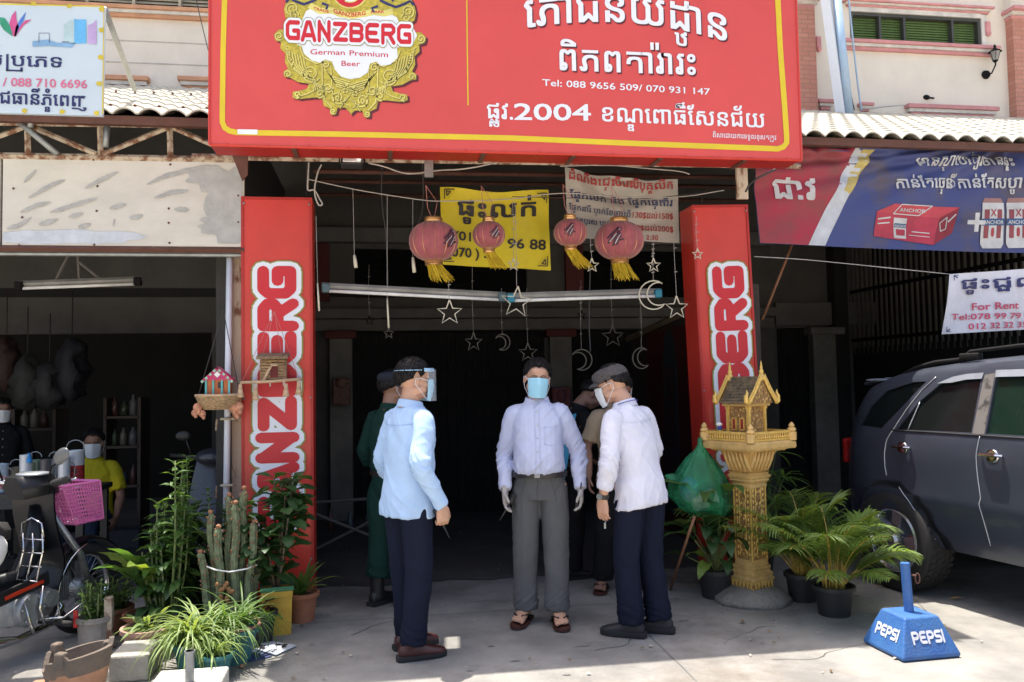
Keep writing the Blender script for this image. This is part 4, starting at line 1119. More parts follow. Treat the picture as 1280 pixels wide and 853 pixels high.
# For Rent notice
c4 = [(1187, 343), (1300, 335), (1300, 411), (1178, 418)]
t, S = banner('rent_notice', 'white for rent notice with red lettering hung on a wire at the right edge', c4, 5.7, mat('white_notice_cloth', (0.62, 0.62, 0.68), .6, var=.04), lambda u, v: (.01 * math.sin(u * 9 + v * 4), 0), 30, 20)
F = onto(S, c4)
b = MB(); cloth_text(b, 'ផ_ទះជួល', F, 1200, 1300, 362, 358, 11, .05)
for (x, y, sx, sy) in ((1190, 345, 1, 1), (1182, 415, 1, -1)):
    stroke(b, [(x, y), (x + 5 * sx, y)], 1, F, 0, .004, 4); stroke(b, [(x, y), (x, y + 6 * sy)], 1, F, 0, .004, 4); stroke(b, [(x + 1, y + sy), (x + 4, y + 3 * sy)], 1.5, F, 0, .0045, 4)
b.build('lettering', navy, t, w=True)
b = MB()
for s, x0, x1, y0, y1, h in (('For Rent', 1215, 1272, 388, 386, 8.5), ('Tel:078 99 79 90', 1189, 1296, 400, 398, 7), ('012 32 32 35', 1210, 1284, 412, 409, 7)): cloth_text(b, s, F, x0, x1, y0, y1, h, .03)
b.build('lettering', mat('rose_print', (.55, .05, .12), .5, bump=0), t, w=True)
# ================================================================== hanging things, lamps, small things
lan_m = mat('dusty_red_lantern_cloth', (0.36, 0.085, 0.10), 0.75, var=.12, scale=9, sheen=.3, bump=.1)
lan_gold = mat('lantern_gold', (0.62, 0.36, 0.16), 0.3, metal=.7, bump=0)
tas_m = mat('yellow_tassel', (0.70, 0.50, 0.03), 0.7, var=.15, scale=30)
def lantern(px, py, rx, ry, Y, label, lean, ty, tw, printside):
    c = at(px, py, Y); sc = (CR.transposed() @ (c - CAM)).z * -1 / FPX
    r, h = rx * sc, ry * sc
    t = thing('lantern', label, 'lantern', tuple(c), group='red paper lanterns on the wire')
    b = MB(); n = 48
    prof = []
    for j in range(15):
        th = R_(16) + (PI - R_(32)) * j / 14; prof.append((math.sin(th) ** .8, -math.cos(th)))
    rs = []
    for (q, z) in prof:
        rs.append([Vector((r * q * (1 - .035 * abs(math.cos(6 * 2 * PI * k / n)) ** 6) * math.cos(2 * PI * k / n), r * q * (1 - .035 * abs(math.cos(6 * 2 * PI * k / n)) ** 6) * math.sin(2 * PI * k / n), h * z)) for k in range(n)])
    b.rings(rs); b.build('shade', lan_m, t, smooth=True)
    for k in range(12):
        a = 2 * PI * k / 12
        def mk(q): q.tube([(r * (p[0] * .965 + .006), 0, h * p[1]) for p in prof], .0018, 4)
        inst('rib', ('rib', round(r, 3)), lan_gold, t, Matrix.Rotation(a, 4, 'Z'), mk)
    for s in (1, -1):
        b = MB(); zt = h * .96 * s
        b.lathe([(.001, zt), (r * .36, zt), (r * .38, zt + s * .012), (r * .34, zt + s * .016), (r * .37, zt + s * .026), (r * .34, zt + s * .036), (.001, zt + s * .036)], 20); b.build('cap', lan_gold, t, smooth=True, auto=30)
    # brush-like print
    b = MB(); rd = random.Random(px)
    a0 = printside
    def SP(x, y, l): a = a0 + x; th = PI / 2 - y; return V(r * math.cos(a) * math.cos(y) ** .8 * 1.0 + math.cos(a) * l, r * math.sin(a) * math.cos(y) ** .8 + math.sin(a) * l, h * math.sin(y))
    for pts in ([(-.28, -.3), (-.1, .0), (.05, .1), (.22, .45)], [(-.2, .05), (.0, .3), (.12, .5)], [(-.1, -.45), (0, -.15), (.2, .0), (.15, .2)], [(.05, -.4), (.1, -.2), (.3, -.15)], [(-.3, -.05), (-.1, .2)], [(-.05, -.2), (.15, .3)]):
        pz = []
        for i in range(len(pts) - 1): pz += [(pts[i][0] * (1 - k / 4) + pts[i + 1][0] * k / 4, pts[i][1] * (1 - k / 4) + pts[i + 1][1] * k / 4) for k in range(4)]
        stroke(b, pz + [pts[-1]], .085, SP, 0, .007, 5)
    b.build('brush_print', mat('black_brush_print', (.06, .02, .04), .6, bump=0), t)
    b = MB()
    for pts in ([(-.22, -.25), (.0, .06), (.2, .42)], [(0, -.35), (.1, -.1), (.2, .1)]): stroke(b, pts, .03, SP, 0, .010, 4)
    b.build('brush_print', mat('white_brush_print', (.6, .55, .55), .6, bump=0), t)
    # tassel
    b = MB(); L = ty * sc
    for k in range(90):
        a = rd.uniform(0, 2 * PI); q = r * .33 * rd.uniform(.6, 1); l = L * rd.uniform(.75, 1.05); sx = rd.uniform(-.02, .02)
        x0, y0 = q * math.cos(a), q * math.sin(a)
        b.tube([(x0, y0, -h - .02), (x0 * 1.2 + lean * l * .35, y0 * 1.2, -h - .02 - l * .4), (x0 * 1.3 * tw + lean * l + sx, y0 * 1.3, -h - .02 - l)], [.0032, .003, .0015], 3)
    b.build('tassel', tas_m, t)['kind'] = 'stuff'
    b = MB(); b.tube([(0, 0, h), (-.04, 0, h + .10), (-.05, .0, h + .26)], .0025, 4); b.tube([(0, 0, h), (.03, 0, h + .14), (-.05, .0, h + .26)], .002, 4); b.build('hanging_string', mat('pink_string', (.5, .2, .18), .6, bump=0), t)
    return t
lantern(542, 302, 31, 25, 5.9, 'largest red lantern at the left end of the wire, beside the yellow banner', .5, 22, 1.1, R_(-52))
lantern(611, 294, 20.5, 17, 5.9, 'small red lantern hanging in front of the yellow banner', .6, 22, 1.1, R_(-75))
lantern(713, 291, 21, 17, 5.9, 'small red lantern right of the yellow banner with slanting tassel', .75, 24, 1.1, R_(-105))
lantern(774, 301, 31, 24, 5.9, 'large red lantern in front of the lower right of the white notice', .45, 22, 1.1, R_(-115))

cable('string_wire', 'pale wire strung across the entrance carrying the lanterns', [(384, 224), (437, 236), (484, 244), (531, 251), (552, 252), (640, 250), (700, 240), (760, 246), (848, 248), (905, 238)], 5.95, .004, M['wire'])
cable('loose_cable', 'loose pale cable sagging under the red sign left of its middle bracket', [(460, 204), (480, 208), (500, 216), (517, 218), (545, 213), (580, 212), (615, 205), (630, 200)], 5.8, .006, M['wire'])
cable('loose_cable', 'pale cable looping down beside the top of the left red pillar', [(386, 203), (385, 225), (384, 240), (393, 236), (400, 250), (404, 256), (398, 258), (392, 240), (397, 215), (402, 206)], 5.85, .006, M['wire'])
cable('loose_cable', 'thin pale wire running from the right pillar to the for rent notice', [(943, 321), (1000, 324), (1080, 332), (1187, 343)], 5.75, .003, M['wire'])
cable('loose_cable', 'long thin dark wire behind the lanterns across the entrance', [(640, 246), (720, 248), (800, 250), (880, 241)], 6.1, .003, M['wiredk'])
cable('loose_cable', 'pale cable under the right half of the red sign above the white notice', [(700, 208), (760, 206), (810, 211), (850, 214), (862, 218)], 5.8, .005, M['wire'])
cable('loose_cable', 'cable bundle hooking down under the right corner of the red sign', [(932, 240), (938, 228), (960, 216), (985, 205), (996, 198)], 5.7, .008, M['wiredk'])
for (pts, lab) in (([(478, 205), (476, 250), (484, 300), (485, 400)], 'dark cord hanging just left of the yellow banner'), ([(738, 330), (736, 400), (738, 440)], 'dark cord hanging below the white notice'), ([(383, 205), (383, 245)], 'short cord by the left red pillar top'), ([(528, 200), (530, 262), (520, 285)], 'dark cord above the largest lantern'), ([(878, 245), (872, 300), (870, 345)], 'dark cord beside the right red pillar')):
    cable('power_cable', lab, pts, 6.2, .005, M['wiredk'])

# floodlight
t = thing('floodlight', 'small floodlight with white lens under the red sign near the left pillar', 'floodlight', tuple(at(440, 208, 5.75)))
p = at(440, 203, 5.75); b = MB(); b.box(p, (.15, .06, .08), bev=.01, rot=(R_(-30), 0, 0))
for k in range(5): b.box(p + V(-.06 + .03 * k, .045, 0), (.008, .04, .07))
b.build('housing', M['black'], t, w=True)
b = MB(); b.box(p + V(0, -.038, .012), (.12, .012, .045), rot=(R_(-30), 0, 0)); b.build('lens', mat('milky_lens', (.75, .78, .78), .2, bump=0), t, w=True)
b = MB(); b.tube([p + V(-.085, 0, 0), p + V(-.085, 0, .06), p + V(.085, 0, .06), p + V(.085, 0, 0)], .006, 5); b.build('bracket', M['blackmetal'], t, w=True)

# fluorescent battens
def batten(label, p, q, Y, capm, lit=(.85, .86, .86)):
    a, c = at(*p, Y), at(*q, Y); d = (c - a).normalized()
    t = thing('tube_lamp', label, 'lamp', tuple(a))
    b = MB(); b.tube([a, c], .022, 4, up=(0, 1, 0)); b.build('batten', mat('grey_batten', (.36, .36, .35), .5, dirt=.3), t, w=True)
    b = MB(); b.tube([a + V(0, -.02, -.04) + d * .05, c + V(0, -.02, -.04) - d * .05], .013, 12); b.build('tube', mat('unlit_white_tube', lit, .25, bump=0), t, w=True, smooth=True)
    for e, s in ((a, 1), (c, -1)):
        b = MB(); b.box(e + V(0, -.015, -.02) + d * s * .03, (.06, .06, .07), bev=.012); b.build('lamp_holder', capm, t, w=True)
batten('long unlit tube lamp across the left half of the entrance', (402, 357), (632, 369), 6.2, mat('blue_grey_cap', (.09, .15, .17), .4))
batten('long unlit tube lamp with blue ends right of the middle star', (633, 370), (826, 364), 6.2, mat('blue_cap', (.02, .22, .32), .4))
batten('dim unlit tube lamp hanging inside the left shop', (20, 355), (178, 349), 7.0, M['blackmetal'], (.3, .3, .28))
for p, q, lab in (((97, 312), (99, 350), 'upright rod carrying the tube lamp in the left shop'), ((97, 326), (124, 348), 'right slanting rod above the left shop tube lamp'), ((88, 314), (70, 350), 'left slanting rod above the left shop tube lamp')):
    b = MB(); b.tube([at(*p, 7.02), at(*q, 7.02)], .012, 6); tag(b.build('lamp_rod', mat('dull_rod', (.14, .13, .12), .6)), lab, 'rod')

# star and moon string ornaments
def star_pts(R, r2, rot=0.0):
    return [(R * (1 if k % 2 == 0 else r2) * math.sin(PI * k / 5 + rot), R * (1 if k % 2 == 0 else r2) * math.cos(PI * k / 5 + rot)) for k in range(11)]
def ornament(kind, px, py, R, Y, label, top, m=None, rot=0.0, thin=1.0):
    c = at(px, py, Y); sc = (CR.transposed() @ (c - CAM)).z * -1 / FPX; R *= sc
    t = thing(kind + '_ornament', label, 'ornament', tuple(c), rz=random.uniform(-.3, .3), group='star and moon ornaments on strings')
    b = MB(); m = m or M['bulbplast']
    if kind == 'star':
        pts = [(x, 0, z) for x, z in star_pts(R, .42, rot)]
    else:
        pts = []; s = 1 if rot >= 0 else -1
        for k in range(15): a = R_(40 + 250 * k / 14); pts.append((s * R * math.cos(a), 0, R * math.sin(a)))
        for k in range(13): a = R_(288 - 216 * k / 12); pts.append((s * (R * .36 + R * .80 * math.cos(a)), 0, R * .80 * math.sin(a) ))
        pts.append(pts[0])
        pts = [(x * math.cos(.2) - z * math.sin(.2), 0, x * math.sin(.2) + z * math.cos(.2)) for x, y, z in pts]
    b.tube(pts, .0056 * thin, 5, cap=False); b.build('outline', m, t)
    tp = max(p[2] for p in pts)
    b = MB(); b.tube([(0, 0, tp), (random.uniform(-.01, .01), 0, (tp + (py - top) * sc) / 2), (0, 0, (py - top) * sc)], .0018, 4)
    for k in range(3): z = tp + ((py - top) * sc - tp) * (k + 1) / 4; b.tube([(-.012, 0, z), (.012, 0, z + .004)], .003, 4)
    b.build('string', M['wire'], t)
dm = mat('shaded_plastic_tube', (.22, .21, .18), .5)  # darker copy of the pale tube colour, painting the shade on inner ornaments
ornament('star', 562, 391, 16, 5.95, 'pale star outline hanging under the largest lantern', 350)
ornament('star', 646, 378, 20, 5.95, 'larger pale star outline where the two tube lamps meet', 250, rot=.1)
ornament('moon', 817, 369, 18, 5.95, 'pale crescent moon outline by the blue end of the right tube lamp', 310, rot=1)
ornament('star', 846, 385, 15, 5.95, 'pale star outline beside the right red pillar', 250)
ornament('star', 817, 332, 9, 5.95, 'small pale star below the white notice, right of the large lantern', 300)
ornament('star', 740, 332, 9, 5.9, 'small pale star between the two right lanterns', 290)
ornament('star', 642, 331, 8, 6.0, 'small grey star over the bottom of the yellow banner', 250)
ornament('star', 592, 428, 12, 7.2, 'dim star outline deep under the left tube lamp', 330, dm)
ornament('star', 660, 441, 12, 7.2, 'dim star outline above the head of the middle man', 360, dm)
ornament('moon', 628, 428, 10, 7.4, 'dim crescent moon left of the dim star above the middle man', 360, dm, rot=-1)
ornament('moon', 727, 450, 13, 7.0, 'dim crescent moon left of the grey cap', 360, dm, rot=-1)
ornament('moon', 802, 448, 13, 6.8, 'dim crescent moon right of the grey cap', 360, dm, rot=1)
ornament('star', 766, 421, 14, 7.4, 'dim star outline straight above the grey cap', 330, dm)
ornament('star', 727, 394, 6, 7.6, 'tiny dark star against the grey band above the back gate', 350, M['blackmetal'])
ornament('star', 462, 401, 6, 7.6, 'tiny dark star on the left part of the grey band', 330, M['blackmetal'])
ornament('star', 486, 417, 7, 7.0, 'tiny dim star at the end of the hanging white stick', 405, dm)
ornament('star', 872, 318, 7, 5.93, 'small pale star hanging in front of the right red pillar', 270)
def pendant(px, y0, y1, label, top, Y=5.95, w=.010):
    t = thing('string_pendant', label, 'pendant', tuple(at(px, y1, Y)), group='plastic pendants on strings')
    b = MB(); b.tube([at(px, y0, Y), at(px + 1, (y0 + y1) / 2, Y), at(px + 2, y1, Y)], [w * .7, w, w], 8); b.build('stick', M['bulbplast'], t, w=True, smooth=True)
    b = MB(); b.tube([at(px - (px < 450) * 2, top, Y), at(px, y0, Y)], .0016, 4); b.build('string', M['wire'], t, w=True)
pendant(443, 319, 335, 'short pale plastic pendant on the leftmost string', 237, w=.013)
pendant(516, 322, 341, 'short pale plastic pendant behind the largest lantern', 250, w=.013)
pendant(484, 374, 410, 'long thin white stick pendant crossing the left tube lamp', 244, w=.007)
pendant(397, 354, 389, 'long thin pale pendant beside the left red pillar', 270, w=.007)

# hanging birdhouses
wick = mat('wicker', (0.45, 0.30, 0.16), 0.8, scale=40, var=.3, bump=.6, bscale=120, stretch=(1, 1, 3))
woodp = mat('pale_wood', (0.55, 0.38, 0.24), 0.7, scale=20, var=.2, stretch=(1, 1, 5))
P0 = at(274, 500, 5.9)
t = thing('hanging_birdhouse', 'tiny pink and orange toy house on a wicker tray hanging by the white pipe', 'birdhouse', tuple(P0))
sc = .0058
b = MB(); b.lathe([(.10, -.085), (.135, -.04), (.152, .0), (.155, .012), (.14, .012), (.12, -.03), (.001, -.06)], 28, c=(0, 0, .02))
for k in range(5): b.lathe([(.108 + .011 * k, -.07 + .017 * k), (.113 + .011 * k, -.065 + .017 * k), (.11 + .011 * k, -.06 + .017 * k)], 28, c=(0, 0, .02))
b.build('wicker_tray', wick, t, smooth=True)
b = MB(); b.tube([(.15 * math.cos(2 * PI * k / 24), .15 * math.sin(2 * PI * k / 24), .032) for k in range(25)], .010, 6); b.build('tray_rim', woodp, t, smooth=True)
b = MB(); b.box((0, 0, .085), (.155, .10, .10)); b.build('house_wall', mat('orange_paint', (.58, .16, .05), .6), t)
b = MB()
for x in (-.075, -.028, .028, .075): b.box((x, -.055, .085), (.012, .012, .10))
b.build('house_post', mat('aqua_paint', (.12, .5, .5), .5), t)
b = MB(); b.box((.02, -.052, .10), (.035, .01, .04)); b.build('house_window', M['black'], t)
for sg in (1, -1):
    b = MB(); b.box((sg * .045, 0, .175), (.135, .14, .012), rot=(0, sg * R_(42), 0)); b.build('house_roof', mat('hot_pink_paint', (.62, .04, .16), .5), t)
    for k in range(4):
        b = MB(); b.box((sg * (.095 - .026 * k), -.075, .125 + .024 * k), (.016, .008, .016), rot=(0, R_(45), 0)); b.build('roof_tile', mat('mint_paint', (.35, .6, .45), .5), t)
b = MB(); b.prism([(-.085, .135), (.085, .135), (0, .215)], .012, TM((0, -.066, 0))); b.build('gable', mat('hot_pink_paint', 0), t)
b = MB(); b.box((0, -.07, .172), (.03, .006, .03), rot=(0, R_(45), 0)); b.build('gable_window', M['white'], t)
for (x, z, s) in ((-.13, -.05, 1), (-.10, -.09, .8), (-.15, -.085, .7), (.10, -.06, .9), (.135, -.05, 1.1), (.12, -.10, .7)):
    b = MB(); b.ell((x, -.05, z), (.030 * s, .024 * s, .034 * s), 12, 8); b.ell((x + .01, -.06, z - .03 * s), (.016 * s, .016 * s, .02 * s), 10, 6); b.build('shell_charm', mat('terracotta_shell', (.58, .26, .15), .5, var=.2, scale=30), t, smooth=True)
b = MB()
for (x, y) in ((-.14, .02), (.13, .03), (0, .14)): b.tube([(x, y, .03), (.02, .04, .62)], .003, 4)
b.build('hanging_string', M['wiredk'], t)
P0 = at(340, 480, 5.9)
t = thing('hanging_birdhouse', 'small log birdhouse on a stick platform in front of the left red pillar', 'birdhouse', tuple(P0))
for k in range(5):
    b = MB(); b.tube([(-.20, -.06 + .03 * k, .012), (.0, -.06 + .03 * k, .0 + .016), (.20, -.06 + .03 * k, .03)], .011, 6); b.build('platform_stick', woodp, t, smooth=True)
for k in range(7):
    b = MB(); b.tube([(-.075, -.03, .035 + .02 * k), (.10, -.03, .037 + .02 * k)], .010, 6); b.build('wall_log', wick, t, smooth=True)
b = MB(); b.box((.01, .02, .10), (.17, .09, .14)); b.build('house_wall', wick, t)
b = MB(); b.box((.012, -.035, .19), (.21, .14, .022), bev=.006, rot=(R_(12), 0, 0)); b.build('house_roof', mat('mossy_bark', (.28, .19, .11), .85, scale=30, var=.3, bump=.5), t)
b = MB(); b.box((.02, -.045, .08), (.05, .008, .075)); b.build('doorway', mat('dark_red_hole', (.12, .01, .01), .7), t)
b = MB(); b.box((.02, -.05, .13), (.05, .01, .02), bev=.004); b.tube([(-.05, -.06, .02), (.0, -.055, .12)], .009, 6); b.build('door_frame', woodp, t)
for (x, z) in ((-.20, 0), (-.10, -.02), (.10, .0), (.185, .01)):
    b = MB(); b.lathe([(.012, 0), (.014, -.03), (.024, -.085), (.02, -.09), (.001, -.09)], 12, c=(x, -.06, z)); b.build('wooden_bell', woodp, t, smooth=True)
b = MB()
for (x, y) in ((-.19, -.05), (.19, -.05), (-.1, -.06), (.1, -.06)): b.tube([(x, y, .02), (.02, -.02, .5)], .0016, 4)
b.build('hanging_string', mat('pink_string', 0), t)

# ================================================================== spirit house
gold = bpy.data.materials.new('carved_gold_paint'); MATS['carved_gold_paint'] = gold; gold.use_nodes = True
def carved(m, sc=34, base=(.76, .50, .16), deep=(.34, .19, .07), strength=1.0):
    nt = m.node_tree; b = nt.nodes['Principled BSDF']; N = nt.nodes.new; L = nt.links.new
    tc = N('ShaderNodeTexCoord'); vo = N('ShaderNodeTexVoronoi'); vo.inputs['Scale'].default_value = sc; vo.feature = 'SMOOTH_F1'
    vo.inputs['Smoothness'].default_value = .3
    ns = N('ShaderNodeTexNoise'); ns.inputs['Scale'].default_value = sc * .7; ns.inputs['Distortion'].default_value = 2.5
    L(tc.outputs['Object'], vo.inputs['Vector']); L(tc.outputs['Object'], ns.inputs['Vector'])
    mx = N('ShaderNodeMath'); mx.operation = 'ADD'; L(vo.outputs['Distance'], mx.inputs[0]); L(ns.outputs[0], mx.inputs[1])
    r = N('ShaderNodeValToRGB'); r.color_ramp.elements[0].position = .62; r.color_ramp.elements[1].position = .95
    r.color_ramp.elements[0].color = (*base, 1); r.color_ramp.elements[1].color = (*deep, 1)
    L(mx.outputs[0], r.inputs[0]); L(r.outputs[0], b.inputs['Base Color'])
    bp = N('ShaderNodeBump'); bp.inputs['Strength'].default_value = strength; bp.inputs['Distance'].default_value = .012; bp.invert = True
    L(mx.outputs[0], bp.inputs['Height']); L(bp.outputs[0], b.inputs['Normal']); b.inputs['Roughness'].default_value = .45; b.inputs['Metallic'].default_value = .15
carved(gold)
goldp = mat('plain_gold_paint', (.70, .46, .17), .5, metal=.1, var=.12, scale=12, bump=.2, dirt=.25)
goldy = mat('bright_gold_edge', (.82, .54, .14), .4, metal=.15, var=.1, scale=20)
shp = atg(941, 750)
sh = thing('spirit_house', 'golden spirit house shrine on a carved pillar in front of the right red sign', 'shrine', (shp.x, shp.y, 0), rz=R_(24))
b = MB()
n = 40; rs = []
for j, (q, z) in enumerate(((.27, .0), (.255, .035), (.20, .075), (.13, .10), (.05, .105))):
    rs.append([Vector((q * (1 + .16 * noise.noise(Vector((math.cos(2 * PI * k / n) * 1.5, math.sin(2 * PI * k / n) * 1.5, j * .3)))) * math.cos(2 * PI * k / n), q * (1 + .16 * noise.noise(Vector((math.cos(2 * PI * k / n) * 1.5 + 4, math.sin(2 * PI * k / n) * 1.5, j * .3)))) * math.sin(2 * PI * k / n), z)) for k in range(n)])
b.rings(rs); b.build('mortar_base', mat('rough_mortar', (.27, .25, .22), .9, bump=.8, bscale=40, bdist=.02), sh, smooth=True)
def sq(b, prof, mi=0):
    b.lathe([(h * math.sqrt(2), z) for h, z in prof], 4, mi=mi, M=Matrix.Rotation(PI / 4, 4, 'Z'))
b = MB(); sq(b, [(.001, .06), (.118, .06), (.122, .085), (.122, .15), (.001, .15)]); b.build('carved_plinth', gold, sh)
b = MB()
for k in range(4):
    for j in range(6):
        x = -.10 + .04 * j
        b.add([Matrix.Rotation(k * PI / 2, 4, 'Z') @ Vector(p) for p in ((x - .02, -.124, .15), (x + .02, -.124, .15), (x, -.132, .10), (x, -.122, .10))], [(0, 1, 2), (0, 3, 1), (0, 2, 3), (1, 3, 2)])
b.build('leaf_fringe', goldy, sh)
b = MB(); sq(b, [(.001, .15), (.130, .15), (.133, .162), (.125, .168), (.118, .18), (.124, .19), (.124, .20), (.112, .206), (.104, .222), (.112, .232), (.110, .245), (.098, .25), (.093, .275), (.098, .285), (.094, .29), (.001, .29)]); b.build('stepped_base', goldp, sh)
b = MB(); sq(b, [(.001, .285), (.088, .285), (.092, .79), (.001, .79)]); b.build('shaft', gold, sh)
for k in range(4):
    b = MB(); b.box((.090, .090, .54), (.012, .012, .50), M=Matrix.Rotation(k * PI / 2, 4, 'Z')); b.build('corner_bead', goldy, sh)
# raised scrollwork down the two faces that show
for k in (0, 1, 2, 3):
    b = MB(); rd = random.Random(k)
    for j in range(12):
        z = .31 + .04 * j
        for s in (-1, 1):
            pts = [(s * (.012 + .03 * math.sin(t_ * PI) + .02 * t_ * math.cos(t_ * 7)), -.093, z + .05 * t_ * (1 if j % 2 else -1) + (.0 if j % 2 else .05)) for t_ in [q / 6 for q in range(7)]]
            b.tube(pts, [.005, .006, .0055, .005, .004, .003, .002], 4)
            b.ell((s * .06, -.092, z + .02), (.010, .006, .014), 6, 4)
    b.add([Matrix.Rotation(0, 4, 'Z') @ Vector(p) for p in []], [])
    b.v = [tuple(Matrix.Rotation(k * PI / 2, 4, 'Z') @ Vector(p)) for p in b.v]
    b.build('scrollwork', goldy, sh)
b = MB(); sq(b, [(.001, .785), (.10, .785), (.102, .80), (.095, .808), (.105, .82), (.118, .832), (.112, .842), (.125, .856), (.128, .868), (.11, .878), (.12, .89), (.001, .89)]); b.build('stepped_capital', goldp, sh)
b = MB(); sq(b, [(.001, .888), (.10, .888), (.115, .93), (.15, 1.0), (.175, 1.045), (.001, 1.045)]); b.build('lotus_core', goldp, sh)
for k in range(4):
    for j in range(6):
        x = -.5 + j / 5
        def petal(q):
            pts = [Vector((0, 0, 0)), Vector((0, -.018, .04)), Vector((0, -.05, .09)), Vector((0, -.075, .13))]
            q.tube(pts, [.012, .022, .024, .010], 8, flat=.6, up=(1, 0, 0))
        inst('lotus_petal', ('lotus',), goldp, sh, Matrix.Rotation(k * PI / 2, 4, 'Z') @ TM((x * .22 * (1.0), -.108, .90), s=(1.15, 1, 1.05)), petal, smooth=True)
b = MB(); sq(b, [(.001, 1.04), (.19, 1.04), (.20, 1.05), (.21, 1.058), (.001, 1.058)]); b.build('under_slab', goldp, sh)
b = MB(); sq(b, [(.001, 1.056), (.245, 1.056), (.25, 1.07), (.248, 1.10), (.235, 1.112), (.001, 1.112)]); b.build('platform', goldp, sh)
# balustrade
for k in range(4):
    R4 = Matrix.Rotation(k * PI / 2, 4, 'Z')
    if k in (0, 1, 2, 3):
        b = MB(); b.box((0, -.228, 1.122), (.40, .016, .012), M=R4); b.box((0, -.228, 1.172), (.40, .022, .014), M=R4); b.build('balustrade_rail', goldy, sh)
        for j in range(17): inst('baluster', ('bal',), goldy, sh, R4 @ TM((-.19 + .024 * j, -.228, 1.147)), lambda q: q.lathe([(.004, -.02), (.008, -.008), (.005, .005), (.007, .02)], 6))
    b = MB(); q = R4 @ Vector((-.228, -.228, 0)); sqp = [(.024, 1.11), (.026, 1.165), (.016, 1.17), (.024, 1.18), (.020, 1.195), (.012, 1.20), (.017, 1.21), (.012, 1.222), (.004, 1.235)]
    b.lathe([(h * 1.414, z) for h, z in sqp], 8, c=q); b.build('corner_finial', goldp, sh, smooth=True, auto=30)
# the little temple
b = MB(); sq(b, [(.001, 1.11), (.125, 1.11), (.13, 1.14), (.118, 1.155), (.001, 1.155)]); b.build('temple_base', goldp, sh)
b = MB(); b.box((0, .01, 1.25), (.20, .22, .20)); b.build('temple_wall', gold, sh)
for (x, y) in ((-.10, -.10), (.10, -.10), (-.10, .12), (.10, .12)):
    b = MB(); b.box((x, y, 1.25), (.026, .026, .20)); b.box((x, y, 1.16), (.036, .036, .02)); b.box((x, y, 1.34), (.036, .036, .02)); b.build('temple_column', goldy, sh)
for y in (-.035, .05):
    b = MB(); b.box((-.104, y, 1.225), (.012, .034, .07)); b.build('temple_window', mat('red_window_paint', (.35, .03, .02), .6), sh)
    b = MB()
    for dy in (-.02, .02): b.box((-.106, y + dy, 1.225), (.016, .008, .085))
    for dz in (-.04, .04): b.box((-.106, y, 1.225 + dz), (.016, .048, .008))
    b.build('window_frame', goldy, sh)
b = MB(); b.box((0, .01, 1.362), (.27, .30, .024), bev=.006); b.build('eaves_slab', goldp, sh)
# steep curved roof, ridge along Y
def roofx(t): return .155 * (1 - t) ** 1.0 * (1 + .25 * (1 - t) * t) 
for sg in (1, -1):
    b = MB()
    b.grid(lambda u, v: V(sg * (.150 * (1 - v) - .018 * math.sin(PI * v)), -.15 + .32 * u, 1.372 + .185 * v), 4, 8)
    b.grid(lambda u, v: V(sg * (.150 * (1 - v) - .018 * math.sin(PI * v) - .012), -.15 + .32 * u, 1.364 + .185 * v), 4, 8)
    b.build('temple_roof', mat('mossy_shrine_roof', (.26, .19, .11), .8, scale=18, col2=(.09, .075, .055), thr=(.35, .6)), sh)
    for k in range(9):
        b = MB(); v = k / 9; b.box((sg * (.152 * (1 - v) - .018 * math.sin(PI * v)), .01, 1.376 + .185 * v), (.012, .32, .008)); b.build('roof_course', goldp if False else MATS['mossy_shrine_roof'], sh)
for (yy, pm) in ((-.165, gold), (.175, gold)):
    b = MB(); b.prism([(-.135, 1.372), (.135, 1.372), (.02, 1.53), (-.02, 1.53)], .02, TM((0, yy, 0))); b.build('gable', pm, sh)
    s_ = -1 if yy < 0 else 1
    for sg in (1, -1):
        b = MB(); pts = [(sg * (.178 - .168 * (k / 12)), yy + s_ * .01, 1.372 + .19 * (k / 12) - .012 * math.sin(PI * k / 12)) for k in range(13)]
        b.tube(pts, .013, 6); b.build('barge_board', goldy, sh, smooth=True)
        for k in range(11):
            p = Vector(pts[k + 1]);
            inst('flame_finial', ('flame', sg), goldy, sh, TM(p), lambda q, sg=sg: q.tube([(0, 0, 0), (sg * .014, 0, .016), (sg * .008, 0, .034)], [.012, .010, .001], 5, flat=.6), smooth=True)
        b = MB(); b.tube([(sg * .178, yy, 1.372), (sg * .205, yy, 1.385), (sg * .205, yy, 1.42), (sg * .188, yy, 1.44), (sg * .195, yy, 1.465)], [.02, .024, .02, .013, .002], 7, flat=.7); b.build('eave_horn', goldy, sh, smooth=True)
    b = MB(); b.lathe([(.020, 1.53), (.026, 1.56), (.016, 1.575), (.020, 1.59), (.010, 1.61), (.012, 1.62), (.001, 1.665)], 8, c=(0, yy, 0)); b.build('spire', goldy, sh, smooth=True, auto=40)
for ch in kids(sh):
    nm = ch.name.split('.')[0]
    if nm.startswith('temple') or nm in ('gable', 'barge_board', 'flame_finial', 'eave_horn', 'spire', 'window_frame', 'eaves_slab', 'roof_course'): k_ = (.80, .84, 1.0)
    elif nm in ('platform', 'balustrade_rail', 'baluster', 'corner_finial', 'under_slab'): k_ = (.92, .92, 1.0)
    elif nm in ('scrollwork', 'shaft', 'corner_bead', 'stepped_base', 'stepped_capital', 'carved_plinth', 'leaf_fringe'): k_ = (.82, .82, 1.0)
    elif nm in ('lotus_core', 'lotus_petal'): k_ = (.80, .80, 1.0)
    else: continue
    S_ = Matrix.Diagonal((*k_, 1))
    ch.matrix_basis = S_ @ ch.matrix_basis
